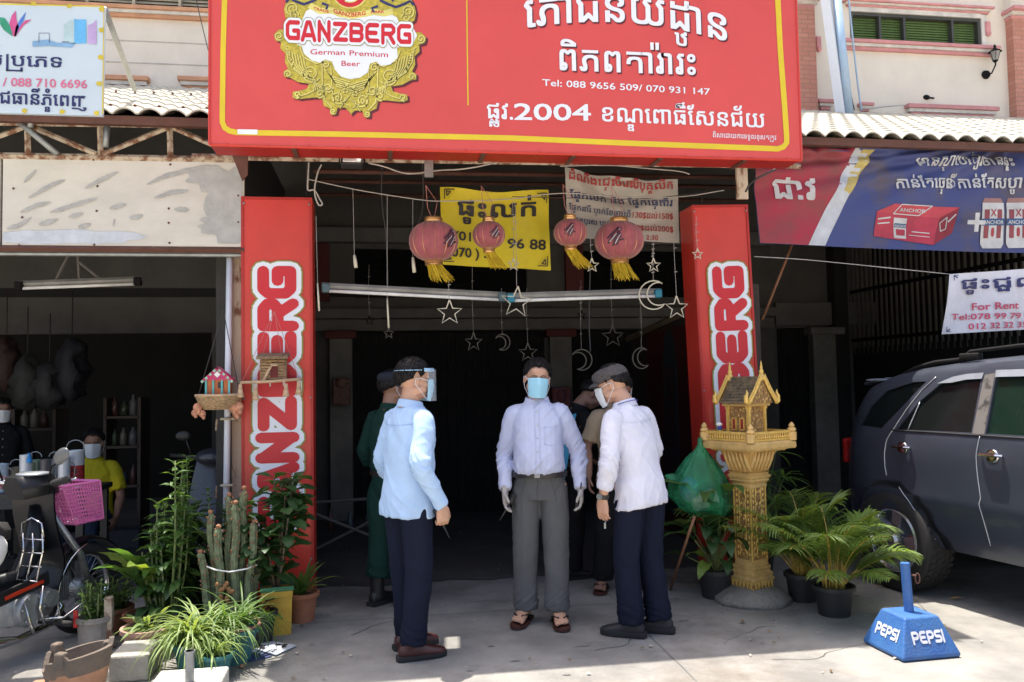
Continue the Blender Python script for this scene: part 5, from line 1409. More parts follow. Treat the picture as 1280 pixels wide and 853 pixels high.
# small offering figure and cup on the platform
t = thing('offering_bottle', 'small yellow and blue bottle with white cap on the spirit house platform', 'bottle', MW[sh.name] @ V(-.17, .10, 1.112))
b = MB(); b.lathe([(.001, 0), (.024, 0), (.022, .05), (.014, .075)], 14); b.build('bottle_body', mat('yellow_bottle', (.70, .50, .02), .4), t, smooth=True)
b = MB(); b.lathe([(.015, .073), (.018, .09), (.012, .10)], 14); b.build('collar', mat('blue_collar', (.03, .05, .3), .4), t, smooth=True)
b = MB(); b.ell((-.004, 0, .112), (.024, .018, .014), 12, 6); b.build('cap', M['white'], t, smooth=True)
p = MW[sh.name] @ V(-.20, .19, 1.112); b = MB(); b.ell(p + V(0, 0, .025), (.024, .024, .026), 12, 8); tag(b.build('offering_fruit', woodp, smooth=True), 'small round tan fruit at the left end of the spirit house platform', 'fruit')
# green plastic bag hung on the platform corner
pc = MW[sh.name] @ V(-.245, .23, 1.10)
t = thing('plastic_bag', 'green see-through plastic bag hanging from the spirit house platform', 'bag', tuple(pc - V(0, 0, .56)))
bagm = mat('thin_green_plastic', (.03, .30, .13), .25, bump=.5, bscale=22, bdist=.03, alpha=.62, var=.25, scale=7, trans=.0)
rs = []; n = 40
top = pc + V(0, -.02, .03)
prof = [(.0, .012, .012, 0), (.05, .018, .014, 0), (.09, .045, .025, 0), (.15, .095, .05, .0), (.23, .155, .08, -.0), (.32, .205, .11, -.01), (.40, .22, .13, -.01), (.47, .20, .12, .01), (.53, .13, .08, .05), (.56, .07, .04, .07)]
for (d, w_, dp, dx) in prof:
    rs.append([top + V(dx + w_ * (1 + .22 * noise.noise(Vector((math.cos(2 * PI * k / n) * 2.4, math.sin(2 * PI * k / n) * 2.4, d * 7))) + .10 * math.sin(k * 2.2 + d * 5)) * math.cos(2 * PI * k / n), dp * (1 + .2 * noise.noise(Vector((k * .5, d * 9, 3)))) * math.sin(2 * PI * k / n), -d + .015 * math.sin(2 * PI * k / n * 3) * (w_ > .08)) for k in range(n)])
b = MB(); b.rings(rs); b.build('bag_skin', bagm, t, w=True, smooth=True)
b = MB(); b.rings([[top + V(-.19 + dx + w_ * math.cos(2 * PI * k / 12), .02 * math.sin(2 * PI * k / 12), -.30 + dz + w_ * .5 * math.sin(2 * PI * k / 12)) for k in range(12)] for dx, dz, w_ in ((.06, 0, .05), (-.02, .03, .045), (-.06, .035, .02))]); b.build('bag_ear', bagm, t, w=True, smooth=True)
b = MB(); b.box(top + V(.02, 0, -.44), (.19, .09, .11), bev=.02, rot=(0, R_(-18), 0)); b.build('white_box', M['white'], t, w=True, label='white box showing through the bag')
b = MB(); b.ell(top + V(-.09, 0, -.36), (.07, .05, .09), 12, 8); b.build('blue_packet', mat('blue_packet', (.03, .15, .5), .4), t, w=True, smooth=True)
# sticks
for p, q, Y1, Y2, r, lab, m_ in (((868, 646), (838, 737), 5.45, 5.9, .010, 'thin brown stick leaning under the green bag', mat('brown_stick', (.28, .13, .07), .6)), ((990, 306), (953, 400), 6.4, 6.5, .012, 'reddish brown pole slanting down behind the right red pillar', mat('brown_stick', 0))):
    b = MB(); b.tube([at(*p, Y1), at(*q, Y2)], r, 8); tag(b.build('stick', m_, smooth=True), lab, 'stick')
b = MB(); b.box(at(927, 222, 5.95) + V(0, 0, 0), (.09, .03, .34), bev=.004); tag(b.build('wall_post', MATS['peeling_cream']), 'short peeling timber post above the right red pillar', 'post')

# ================================================================== parasol base
pb = thing('parasol_base', 'scuffed blue pyramid parasol base with white drink lettering at the pavement edge', 'parasol stand', (2.93, 4.34, 0), rz=R_(-43))
bl = mat('scuffed_blue_paint', (.025, .10, .33), .5, scale=9, col2=(.05, .15, .36), thr=(.3, .7), dirt=.35, bump=.35)
b = MB(); b.rings([[Matrix.Rotation(PI / 4, 4, 'Z') @ Vector(p) for p in ((-h, -h, z), (h, -h, z), (h, h, z), (-h, h, z))] for h, z in ((.175, .004), (.18, .02), (.108, .205), (.10, .215))]); 
o = b.build('pyramid', bl, pb)
md = o.modifiers.new('bev', 'BEVEL'); md.width = .008; md.segments = 2
b = MB(); b.tube([(0, 0, .20), (-.012, 0, .485)], .026, 20, cap=True); b.build('socket_pipe', bl, pb, smooth=True, auto=40)
b = MB(); b.tube([(.02, 0, .42), (.045, 0, .42)], .006, 6); b.tube([(.048 + .018 * math.cos(a / 8 * 2 * PI) * .2, 0.0, .42 + .028 * math.sin(a / 8 * 2 * PI) - .012) if False else (.05 + .012 * math.cos(a / 8 * 2 * PI), 0, .405 + .03 * math.sin(a / 8 * 2 * PI)) for a in range(9)], .0035, 5); b.build('clamp_ring', M['rustdk'], pb)
b = MB(); b.box((0, 0, .003), (.30, .30, .006), M=Matrix.Rotation(PI / 4, 4, 'Z')); b.build('rusty_foot', M['rustdk'], pb)
for k in (0, 1):
    RR = Matrix.Rotation(PI / 4 + (0 if k == 0 else -PI / 2), 4, 'Z'); sl = (.18 - .108) / .185
    for pl_, tk in ((0, .17),):
        b = MB()
        P5 = lambda x, y, l: RR @ V(-.095 + x * .044 * 1.05, -(.18 - (y * .062 + .085 - .02) * sl) - .002 - l, y * .062 + .085)
        logo(b, 'PEPSI', P5, .24, lift=.001, gap=1.0, cap=6); b.build('lettering', mat('worn_white_print', (.62, .64, .70), .5, dirt=.3, bump=0), pb)
# ================================================================== left shop: table of paint tins and shelves
tbx0, tbx1 = -3.4, at(108, 606, 6.55).x; TZ = .80
t = thing('shop_table', 'dark table covered with paint tins at the front of the left shop', 'table', ((tbx0 + tbx1) / 2, 6.85, 0))
b = MB(); b.box(((tbx0 + tbx1) / 2, 6.85, TZ - .02), (tbx1 - tbx0, .62, .04), bev=.005); b.build('table_top', M['black'], t, w=True)
b = MB(); b.box(((tbx0 + tbx1) / 2, 6.545, TZ - .07), (tbx1 - tbx0, .015, .08)); b.build('table_front', mat('ribbed_black_edge', (.03, .03, .032), .6), t, w=True)
for x in (tbx0 + .05, tbx1 - .05):
    for y in (6.58, 7.12): b = MB(); b.box((x, y, (TZ - .04) / 2), (.05, .05, TZ - .04)); b.build('leg', M['black'], t, w=True)
cans = [(-5, 22, 32, 'white_tin', (.45, .55, .65), 'pale blue paint tin, leftmost on the table'), (18, 13, 26, 'gold_tin', (.30, .25, .18), 'short tin with dark and yellow label beside the leftmost tin'), (30, 13, 42, 'white_tin2', (.62, .66, .70), 'tall white tin behind the left tins'),
        (42, 14, 34, 'green_tin', (.22, .32, .20), 'olive green tin with pale label'), (55, 12, 36, 'dark_tin', (.08, .08, .09), 'dark tin behind the motorbike mirror'), (66, 12, 34, 'grey_tin', (.35, .36, .38), 'grey tin beside the dark tin'), (78, 13, 38, 'white_tin2', (.62, .66, .70), 'white can with handle left of the red labelled one'),
        (92, 20, 44, 'white_tin3', (.66, .70, .74), 'largest white can with a red picture, rightmost on the table')]
for k, (px, w_, h_, mn, cl, lab) in enumerate(cans):
    Yc = 6.7 + (.14 if k % 2 else 0)
    c = at(px + 2, 600, Yc); r = w_ / 2 * .0064; h = h_ * .0064; c = V(c.x, Yc, TZ)
    ct = thing('paint_tin', lab, 'tin', tuple(c), group='tins on the shop table')
    b = MB(); b.lathe([(.001, 0), (r, 0), (r * 1.02, .006), (r, .012), (r, h - .012), (r * 1.03, h - .006), (r, h), (r * .9, h), (r * .88, h - .006), (.001, h - .006)], 22); b.build('tin_body', mat(mn, cl, .35, metal=.2, var=.06), ct, smooth=True, auto=35)
    if k in (0, 1, 3, 7):
        b = MB(); b.lathe([(r * 1.012, h * .12), (r * 1.012, h * .6)], 22)
        b.build('label', mat('label%d' % k, {0: (.5, .1, .08), 1: (.5, .4, .05), 3: (.55, .55, .45), 7: (.45, .03, .03)}[k], .5, scale=40, col2={0: (.55, .62, .7), 1: (.08, .05, .05), 3: (.15, .25, .12), 7: (.16, .02, .02)}[k], thr=(.45, .5)), ct, smooth=True)
    b = MB(); b.tube([(r * math.cos(a), 0, h + .02 + r * .9 * math.sin(a)) for a in [PI * q / 8 for q in range(9)]] if k % 2 else [(r, 0, h * .3), (r + .03, 0, h * .35), (r + .035, 0, h * .75), (r, 0, h * .85)], .004, 5); b.build('handle', M['steel'], ct)
b = MB(); c = V(at(38, 556, 6.7).x, 6.68, TZ + .21); b.lathe([(.02, 0), (.022, .03), (.012, .05), (.010, .07)], 12, c=c); tag(b.build('blue_bottle_top', mat('bright_blue_plastic', (.02, .25, .62), .35), smooth=True), 'bright blue bottle top standing above the tins', 'bottle')
def shelf(name, label, x0, x1, y, zs, items, hgt):
    t = thing(name, label, 'shelf', ((x0 + x1) / 2, y, 0))
    for z in zs:
        b = MB(); b.box(((x0 + x1) / 2, y, z), (x1 - x0, .35, .025)); b.build('shelf_board', mat('dark_timber', (.07, .05, .04), .7), t, w=True)
    for x in (x0, x1): b = MB(); b.box((x, y, max(zs) / 2 + .1), (.03, .35, max(zs) + .2)); b.build('upright', mat('dark_timber', 0), t, w=True)
    rd = random.Random(int(x0 * 10)); cols = [(.12, .12, .13), (.07, .03, .025), (.04, .06, .08), (.15, .14, .11), (.05, .07, .04)]; cn_ = ['grey', 'brown', 'slate', 'cream', 'green']
    for z in zs:
        x = x0 + .07; k = 0
        while x < x1 - .06 and k < items:
            h = rd.uniform(.12, .22); r = rd.uniform(.03, .042); ci = rd.randrange(5)
            M_ = TM((x, y - .08, z + .013), s=(r / .035, r / .035, h / .17))
            o = inst('bottle', ('shb', ci), mat('goods%d' % ci, cols[ci], .4), None, M_, lambda q: q.lathe([(.001, 0), (.035, 0), (.035, .11), (.014, .14), (.014, .165), (.001, .17)], 10), smooth=True)
            tag(o, '%s %s bottle, number %d on %s board, %s' % (['squat', 'tall'][h > .17], cn_[ci], k + 1, ['bottom', 'middle', 'top'][zs.index(z) + 3 - len(zs)], 'shelf by the masked man' if 'jars' in label else 'shelf behind yellow shirt woman'), 'bottle', 'bottles on the ' + label.split(' in the')[0])
            x += r * 2 + rd.uniform(.008, .03); k += 1
shelf('goods_shelf', 'dim shelf of bottles in the left shop behind the yellow shirt woman', at(138, 500, 9.2).x, at(180, 500, 9.2).x, 9.2, [.55, .95, at(160, 521, 9.2).z], 9, .2)
shelf('goods_shelf', 'dim shelf of jars in the far left of the shop by the masked man', at(26, 500, 9.2).x, at(76, 500, 9.2).x, 9.2, [.6, at(50, 536, 9.2).z], 10, .2)
# cartons and basins heaped at the back of the left shop
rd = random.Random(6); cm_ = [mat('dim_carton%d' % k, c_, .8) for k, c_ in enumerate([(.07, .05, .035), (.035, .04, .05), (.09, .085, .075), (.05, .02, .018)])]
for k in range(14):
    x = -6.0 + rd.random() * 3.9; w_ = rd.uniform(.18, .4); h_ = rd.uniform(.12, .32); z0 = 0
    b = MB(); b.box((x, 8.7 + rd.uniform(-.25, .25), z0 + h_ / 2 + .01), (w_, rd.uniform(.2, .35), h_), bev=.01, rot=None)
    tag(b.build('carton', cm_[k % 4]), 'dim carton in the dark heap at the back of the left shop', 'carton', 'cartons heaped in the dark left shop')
# heap of hanging sacks upper left of the shop
for k, (px, py, rx, ry, cl, lab) in enumerate([(34, 478, 18, 26, (.022, .022, .02), 'bundled grey sack hanging high in the left shop'), (8, 455, 14, 26, (.03, .012, .008), 'orange sack hanging at the far left of the shop'), (62, 482, 20, 22, (.016, .016, .018), 'dark grey sack right of the bundled grey one'), (90, 462, 18, 30, (.006, .007, .012), 'navy bundle hanging beside the sacks')]):
    c = at(px, py, 8.4); s_ = .0082; b = MB(); rs = []
    for j in range(11):
        th = PI * (j + .15) / 10.3; rs.append([c + V(rx * s_ * math.sin(th) * (.9 + 1.3 * noise.noise(Vector((q * 1.1, j * 1.3, k)))) * math.cos(2 * PI * q / 16), .15 * math.sin(th) * math.sin(2 * PI * q / 16), -ry * 1.25 * s_ * math.cos(th)) for q in range(16)])
    b.rings(rs); b.tube([c + V(0, 0, ry * s_), c + V(0, 0, ry * s_ + .5)], .006, 4); tag(b.build('hanging_sack', mat('sack%d' % k, cl, .7, bump=.5, bscale=12, bdist=.03), smooth=True), lab, 'sack')

# ================================================================== things on the ground at the front left
clay = mat('scorched_clay', (.42, .22, .13), .85, scale=5, var=.2, bump=.5, dirt=.3)
soot = mat('sooty_clay', (.07, .065, .06), .9, scale=8, col2=(.16, .12, .09), thr=(.3, .8), bump=.5)
sp = atg(98, 874); 
t = thing('clay_stove', 'broken scorched terracotta clay stove at the bottom left corner', 'clay stove', (sp.x, sp.y, 0), s=.88)
b = MB(); n = 48
def stove_r(a): return 1 + .05 * math.sin(a * 2 + 1)
def top_z(a): return .265 + .03 * math.cos(a) + (.03 if 2.4 < a < 3.1 or 4.2 < a < 4.6 or .1 < a < .5 else 0) - (.045 if 3.2 < a < 3.9 else 0)
for lo, hi, m_, nm in ((0, .62, clay, 'stove_body'), (.62, 1.0, soot, 'stove_rim')):
    b = MB(); rs = []
    for q in (lo, lo + (hi - lo) * .5, hi):
        rs.append([Vector(((.115 + .06 * q ** .8) * stove_r(2 * PI * k / n) * math.cos(2 * PI * k / n), (.115 + .06 * q ** .8) * stove_r(2 * PI * k / n) * math.sin(2 * PI * k / n), top_z(2 * PI * k / n) * q)) for k in range(n)])
    for q in ((1.0, .64) if hi == 1 else ()):
        rs.append([Vector(((.150 - .03 * (1 - q)) * stove_r(2 * PI * k / n) * math.cos(2 * PI * k / n), (.150 - .03 * (1 - q)) * stove_r(2 * PI * k / n) * math.sin(2 * PI * k / n), top_z(2 * PI * k / n) * q)) for k in range(n)])
    b.rings(rs, cap=False) ; b.build(nm, m_, t, smooth=True, auto=50)
b = MB(); b.lathe([(.001, .15), (.135, .16)], 32); b.build('ash_grate', mat('ash', (.36, .33, .30), .95, bump=.6, scale=30), t, smooth=True)
for (a, s_) in ((2.75, 1), (4.4, 1), (.3, .9)):
    b = MB(); b.box((0, 0, 0), (.05 * s_, .06, .085), bev=.012, M=TM((.148 * math.cos(a), .148 * math.sin(a), .265), rz=a)); b.build('stove_lug', soot, t)
b = MB(); b.box((-.20, -.02, .06), (.09, .10, .12), bev=.02); b.build('stove_lip', clay, t)
# concrete blocks
conc = mat('pale_concrete_block', (.36, .345, .31), .9, bump=.6, scale=7, dirt=.4)
cp = atg(170, 842)
b = MB(); b.box((cp.x, cp.y, .07), (.20, .28, .14), bev=.012, rot=None); tag(b.build('concrete_block', conc), 'grey concrete block right behind the clay stove', 'block')
cp = atg(245, 858)
b = MB(); b.box((cp.x + .0, cp.y - .15, .05), (.34, .26, .10), bev=.012); o = b.build('concrete_block', mat('white_concrete', (.55, .53, .48), .85, bump=.4, dirt=.2)); tag(o, 'low white concrete block with a steel pipe at the bottom edge', 'block')
p = atg(237, 878, 0)
b = MB(); b.tube([(p.x, p.y, 0), (p.x, p.y, .25)], .022, 14); b.tube([(p.x, p.y, .235), (p.x, p.y, .25)], .026, 14); tag(b.build('pipe_stub', M['steel'], smooth=True, auto=40), 'short grey steel pipe stub standing in the white block', 'pipe')
p = atg(136, 812, 0)
b = MB(); b.box((p.x, p.y, .155), (.045, .045, .31), bev=.004); b.box((p.x + .012, p.y - .026, .28), (.02, .006, .04)); tag(b.build('pipe_stub', M['rust']), 'rusty square steel post between the stove and the flower pots', 'post')
for (px, py, lab) in ((258, 846, 'bent wire hook on the white block, right of the pipe'), (206, 852, 'bent wire hook on the white block, left of the pipe')):
    p = atg(px, py + 24, .10); b = MB(); b.tube([p + V(-.03, 0, 0), p + V(-.03, 0, .04), p + V(-.01, 0, .06), p + V(.02, 0, .04), p + V(.03, 0, .0)], .004, 5); tag(b.build('wire_hook', M['steel'], smooth=True), lab, 'hook')
# patterned mat, brick crumbs and litter
mp_ = [(303, 808), (340, 803), (371, 808), (345, 820)]
g4 = [atg(*p, .006) for p in mp_]
t = thing('printed_sheet', 'pale blue sheet with dark blotches lying by the teal pot', 'sheet', tuple(g4[0].lerp(g4[2], .5)))
b = MB(); b.add([p for p in g4] + [p + V(0, 0, .006) for p in g4], [(0, 1, 2, 3), (7, 6, 5, 4), (0, 4, 5, 1), (1, 5, 6, 2), (2, 6, 7, 3), (3, 7, 4, 0)]); b.build('sheet', mat('pale_blue_sheet', (.42, .46, .55), .6), t, w=True)
b = MB(); rd = random.Random(4)
for k in range(16):
    u, v = rd.uniform(.12, .88), rd.uniform(.12, .88); c = g4[0].lerp(g4[1], u).lerp(g4[3].lerp(g4[2], u), v); r = rd.uniform(.008, .018)
    b.add([c + V(r * math.cos(a / 8 * 2 * PI) * rd.uniform(.8, 1.3), r * math.sin(a / 8 * 2 * PI), .0085 + k * 1e-5) for a in range(8)], [tuple(range(8))])
b.build('blotch', blackp, t, w=True)
b = MB(); cpx = [atg(*p, .004) for p in ((300, 818), (320, 813), (340, 821), (312, 828))]; b.add(cpx + [p + V(0, 0, .004) for p in cpx], [(0, 1, 2, 3), (7, 6, 5, 4), (0, 4, 5, 1), (1, 5, 6, 2), (2, 6, 7, 3), (3, 7, 4, 0)]); tag(b.build('blue_rag', mat('blue_rag', (.04, .06, .16), .7)), 'flat blue rag beside the pale printed sheet', 'rag')
p = atg(302, 833, .012); b = MB(); b.ell(p, (.014, .012, .012), 8, 6); tag(b.build('clay_crumb', clay, smooth=True), 'small orange clay crumb near the teal pot', 'crumb')
rd = random.Random(12)
b = MB()
for k in range(150):
    x, y = rd.uniform(-2.2, 4.5), rd.uniform(3.9, 8.6); s_ = rd.uniform(.004, .014); a = rd.uniform(0, 6.28)
    b.add([(x + s_ * math.cos(a + q) * rd.uniform(.6, 1.3), y + s_ * math.sin(a + q) * rd.uniform(.6, 1.3), .0075 + rd.uniform(0, .006)) for q in (0, 1.3, 2.6, 3.9, 5.2)], [(0, 1, 2, 3, 4)])
b.build('grit', mat('pale_grit', (.42, .38, .32), .9, bump=0))['kind'] = 'stuff'
b = MB()
for k in range(60):
    x, y = rd.choice([(rd.uniform(-1.3, -.3), rd.uniform(4.5, 5.8)), (rd.uniform(2.0, 3.6), rd.uniform(4.6, 5.8)), (rd.uniform(-1, 3), rd.uniform(4.1, 7))]); s_ = rd.uniform(.012, .03); a = rd.uniform(0, 6.28)
    d = V(math.cos(a), math.sin(a), 0); nn_ = V(-d.y, d.x, 0)
    b.add([V(x, y, .009) - d * s_, V(x, y, .014) - nn_ * s_ * .35, V(x, y, .010) + d * s_, V(x, y, .009) + nn_ * s_ * .35], [(0, 1, 2, 3)])
b.build('fallen_leaves', mat('dry_leaf', (.20, .13, .06), .8, bump=0, scale=5, var=.3))['kind'] = 'stuff'
p = atg(1196, 749, .01); b = MB(); b.add([p + V(-.06, 0, .004), p + V(0, -.015, .012), p + V(.06, .01, .004), p + V(0, .02, .014)], [(0, 1, 2, 3)]); tag(b.build('dry_leaf', mat('yellow_leaf', (.42, .25, .08), .7, bump=0)), 'single dry yellow leaf on the ground by the car wheel', 'leaf')
# drinks crate and clutter at the back left of the middle yard
t = thing('chair_pile', 'overturned metal rack with bottles in the dark behind the left red pillar', 'rack', V(at(430, 660, 7.6).x, 7.6, 0))
for p, q in (((-.35, 0, .05), (.45, 0, .42)), ((-.35, 0, .45), (.40, 0, .12)), ((-.30, .25, .0), (-.30, 0, .5)), ((.4, .2, 0), (.42, 0, .45)), ((-.35, .2, .48), (.45, .2, .5))):
    b = MB(); b.tube([p, q], .014, 6); b.build('rack_bar', mat('dull_rod', 0), t)
for k, x in enumerate((-.28, -.12, .05, .22)):
    b = MB(); b.lathe([(.001, 0), (.03, 0), (.03, .11), (.012, .15), (.012, .19)], 10, c=(x, .05, .22 + .03 * (k % 2))); b.build('bottle', mat('goods%d' % (k % 3), (.35, .36, .38), .4), t, smooth=True)
# red altar shrine behind the middle man
p = at(700, 500, 9.55); b = MB(); b.box(p + V(0, 0, 0), (.22, .2, .30), bev=.01); b.ell(p + V(0, -.1, .05), (.06, .04, .08), 10, 8); tag(b.build('wall_altar', mat('altar_red', (.25, .05, .02), .6, scale=30, col2=(.12, .06, .12), thr=(.4, .6))), 'small dark red altar on the back pillar behind the middle man', 'altar')
p = at(427, 490, 9.55); b = MB(); b.box(p, (.2, .1, .30), bev=.02); b.ell(p + V(0, -.05, .1), (.07, .03, .06), 10, 8); tag(b.build('wall_altar', mat('altar_dim', (.22, .10, .07), .6, scale=30, col2=(.10, .06, .05), thr=(.4, .6))), 'small ornate altar on the left back pillar', 'altar')
# ================================================================== plants
def leafm(name, c, c2=None, rough=.45):
    m = mat(name, c, rough, var=.25, scale=9, bump=.15, col2=c2, spec=.4)
    b = m.node_tree.nodes['Principled BSDF']
    b.inputs['Subsurface Weight'].default_value = 0.0
    # thin leaves let some light through
    nt = m.node_tree; tr = nt.nodes.new('ShaderNodeBsdfTranslucent'); mx = nt.nodes.new('ShaderNodeMixShader'); out = [n for n in nt.nodes if n.type == 'OUTPUT_MATERIAL'][0]
    tr.inputs[0].default_value = (min(1, c[0] * 1.9), min(1, c[1] * 1.9), c[2] * .8, 1); mx.inputs[0].default_value = .3
    nt.links.new(b.outputs[0], mx.inputs[1]); nt.links.new(tr.outputs[0], mx.inputs[2]); nt.links.new(mx.outputs[0], out.inputs[0])
    return m
L_mid = leafm('mid_green_leaf', (.12, .21, .05), (.035, .09, .025))
L_dark = leafm('dark_green_leaf', (.06, .13, .04), (.018, .05, .018))
L_lime = leafm('lime_leaf', (.20, .27, .045), (.08, .15, .03))
L_str = leafm('striped_leaf', (.26, .33, .13), (.09, .17, .04))
L_palm = leafm('palm_leaf', (.16, .24, .04), (.045, .10, .025))
L_canna = leafm('broad_leaf', (.085, .17, .04), (.04, .09, .025))
stem_g = mat('green_stem', (.16, .20, .07), .6, scale=20)
stem_y = mat('yellow_stem', (.42, .30, .06), .5, scale=15, var=.2)
stem_b = mat('woody_stem', (.16, .12, .08), .8, scale=20)
soil = mat('potting_soil', (.05, .035, .025), .95, bump=.8, bscale=60, bdist=.02)
def leaf_geo(b, L, W, droop=.3, fold=.25, tip=1.0, n=7, M_=None, shape=.5, wav=0.0, ph=0.0):
    """leaf along +Y from the origin, drooping to -Z; shape = where it is widest"""
    vs = []; a = 0; p = Vector((0, 0, 0))
    for k in range(n + 1):
        t = k / n
        w = W * (math.sin(PI * min(1, (t * .96 + .03)) ** (math.log(.5) / math.log(max(.05, min(.95, shape)))))) ** .8 * .5
        if k == n: w = .001
        ang = -droop * t * 1.6
        vs += [p + Vector((-w, 0, w * fold + wav * math.sin(k * 2.1 + ph) * w)), p.copy(), p + Vector((w, 0, w * fold - wav * math.sin(k * 1.7 + ph) * w))]
        p = p + Vector((0, math.cos(ang), math.sin(ang))) * (L / n)
    fs = []
    for k in range(n):
        q = 3 * k; fs += [(q, q + 1, q + 4, q + 3), (q + 1, q + 2, q + 5, q + 4)]
    b.add(vs, fs, 0, M_)
def LM(p, az, el, roll=0.0, s=1.0):
    """frame for a leaf at p pointing to azimuth az, elevation el"""
    return Matrix.Translation(p) @ Matrix.Rotation(az, 4, 'Z') @ Matrix.Rotation(el, 4, 'X') @ Matrix.Rotation(roll, 4, 'Y') @ Matrix.Diagonal((s, s, s, 1))
def pot(t, r0, r1, h, m, rim=.012, square=False, c=(0, 0, 0), name='pot'):
    b = MB(); n = 4 if square else 32; k = 1.414 if square else 1
    MX = Matrix.Translation(c) @ Matrix.Rotation(PI / 4 if square else 0, 4, 'Z')
    prof = [(.001, 0), (r0 * k, 0), (r0 * k + (r1 - r0) * k * .85, h * .86), (r1 * k + rim, h * .86), (r1 * k + rim, h), (r1 * k - .004, h), ((r1 - .01) * k, h * .8), (.001, h * .8)]
    b.lathe(prof, n, M=MX); b.build(name, m, t, smooth=not square, auto=35 if not square else None)
    b = MB(); b.lathe([(.001, h * .86 + .012), (r1 * k * .5, h * .86 + .008), ((r1 - .008) * k, h * .85)], n if not square else 4, M=MX); b.build('soil', soil, t)
def plant(label, loc, cat='plant', rz=0.0, group=None, name='potted_plant'):
    return thing(name, label, cat, loc, rz=rz, group=group)
pot_black = mat('black_pot', (.022, .024, .027), .5, dirt=.15); pot_terra = mat('terracotta_pot', (.40, .16, .085), .75, scale=6, dirt=.25); pot_pink = mat('pinkish_pot', (.38, .22, .18), .7, dirt=.35)
pot_teal = mat('teal_pot', (.035, .17, .19), .5, dirt=.25); pot_yel = mat('yellow_box', (.60, .36, .04), .6, dirt=.2)

# ---- areca palms
def palm(label, loc, pr, ph_, nf, Lr, seed, spread=1.0, lean=(0, 0), m=L_palm):
    t = plant(label, loc, 'palm', name='potted_palm')
    pot(t, pr * .78, pr, ph_, pot_black)
    rd = random.Random(seed)
    for k in range(nf):
        az = 2 * PI * k / nf + rd.uniform(-.35, .35); L = Lr * rd.uniform(.72, 1.1); el0 = rd.uniform(1.12, 1.5) if k % 3 else rd.uniform(.8, 1.05)
        d = Vector((math.cos(az), math.sin(az), 0)); p = Vector((d.x * pr * .3, d.y * pr * .3, ph_ * .85)); pts = [p.copy()]; el = el0
        N_ = 14
        for j in range(N_):
            el -= (1.25 * spread + .25 * rd.random()) / N_ * (.25 + 1.7 * j / N_)
            p = p + (d * math.cos(el) + Vector((0, 0, math.sin(el)))) * (L / N_); p = p + Vector((lean[0], lean[1], 0)) * .01 * j; pts.append(p.copy())
        b = MB(); b.tube(pts, [.006 * (1 - .75 * j / N_) + .001 for j in range(N_ + 1)], 5); b.build('stalk', stem_y, t, smooth=True)
        b = MB()
        side = d.cross(Vector((0, 0, 1)))
        nl = 22
        for j in range(nl):
            f = .30 + .70 * j / nl; x = f * N_; i = min(int(x), N_ - 1); q = pts[i].lerp(pts[i + 1], x - i); tg = (pts[i + 1] - pts[i]).normalized()
            ll = L * .36 * (math.sin(PI * (.18 + .78 * (f - .30) / .70)) ** .7) * rd.uniform(.85, 1.1)
            for s in (-1, 1):
                dirv = (side * s * .80 + tg * .75 + Vector((0, 0, .16 + rd.uniform(-.1, .1)))).normalized()
                up = Vector((0, 0, 1)) - dirv * dirv.z; up.normalize(); xx = dirv.cross(up)
                MM = Matrix(((xx.x, dirv.x, up.x, q.x), (xx.y, dirv.y, up.y, q.y), (xx.z, dirv.z, up.z, q.z), (0, 0, 0, 1)))
                leaf_geo(b, ll, .015, droop=.55 + rd.uniform(-.2, .3), fold=.5, n=5, M_=MM, shape=.35)
        b.build('frond', m, t)
    b = MB()
    for k in range(14):
        a = rd.uniform(0, 6.28); q = pr * rd.uniform(.1, .5)
        b.tube([(q * math.cos(a), q * math.sin(a), ph_ * .8), (q * 1.3 * math.cos(a), q * 1.3 * math.sin(a), ph_ + rd.uniform(.12, .3))], [.008, .004], 5)
    b.build('stem_clump', stem_y, t)
    return t
palm('bushy areca palm in a black pot, front right by the parasol base', atg(1043, 768), .125, .19, 20, .62, 3, .72, (-.05, -.1))
palm('areca palm in a black pot half hidden behind the front palm', atg(1004, 750), .115, .19, 14, .76, 8, .65, (-.2, 0))
# fan-like green plant right behind the shrine
t = plant('green feathery plant behind the spirit house pillar on its right', V(atg(975, 735).x, 6.15, 0)); pot(t, .10, .13, .2, pot_black)
rd = random.Random(5)
for k in range(11):
    az = rd.uniform(0, 6.28); h = rd.uniform(.55, .95); tip = V(.22 * math.cos(az), .22 * math.sin(az), h)
    b = MB(); b.tube([(0, 0, .15), tip * .5 + V(0, 0, .1), tip], [.006, .005, .003], 5); b.build('stalk', stem_g, t)
    b = MB()
    for j in range(9): leaf_geo(b, .24, .026, droop=.5, M_=LM(tip, j * .7 + az, rd.uniform(-.3, .7)), n=5)
    b.build('leaf_fan', L_mid, t)

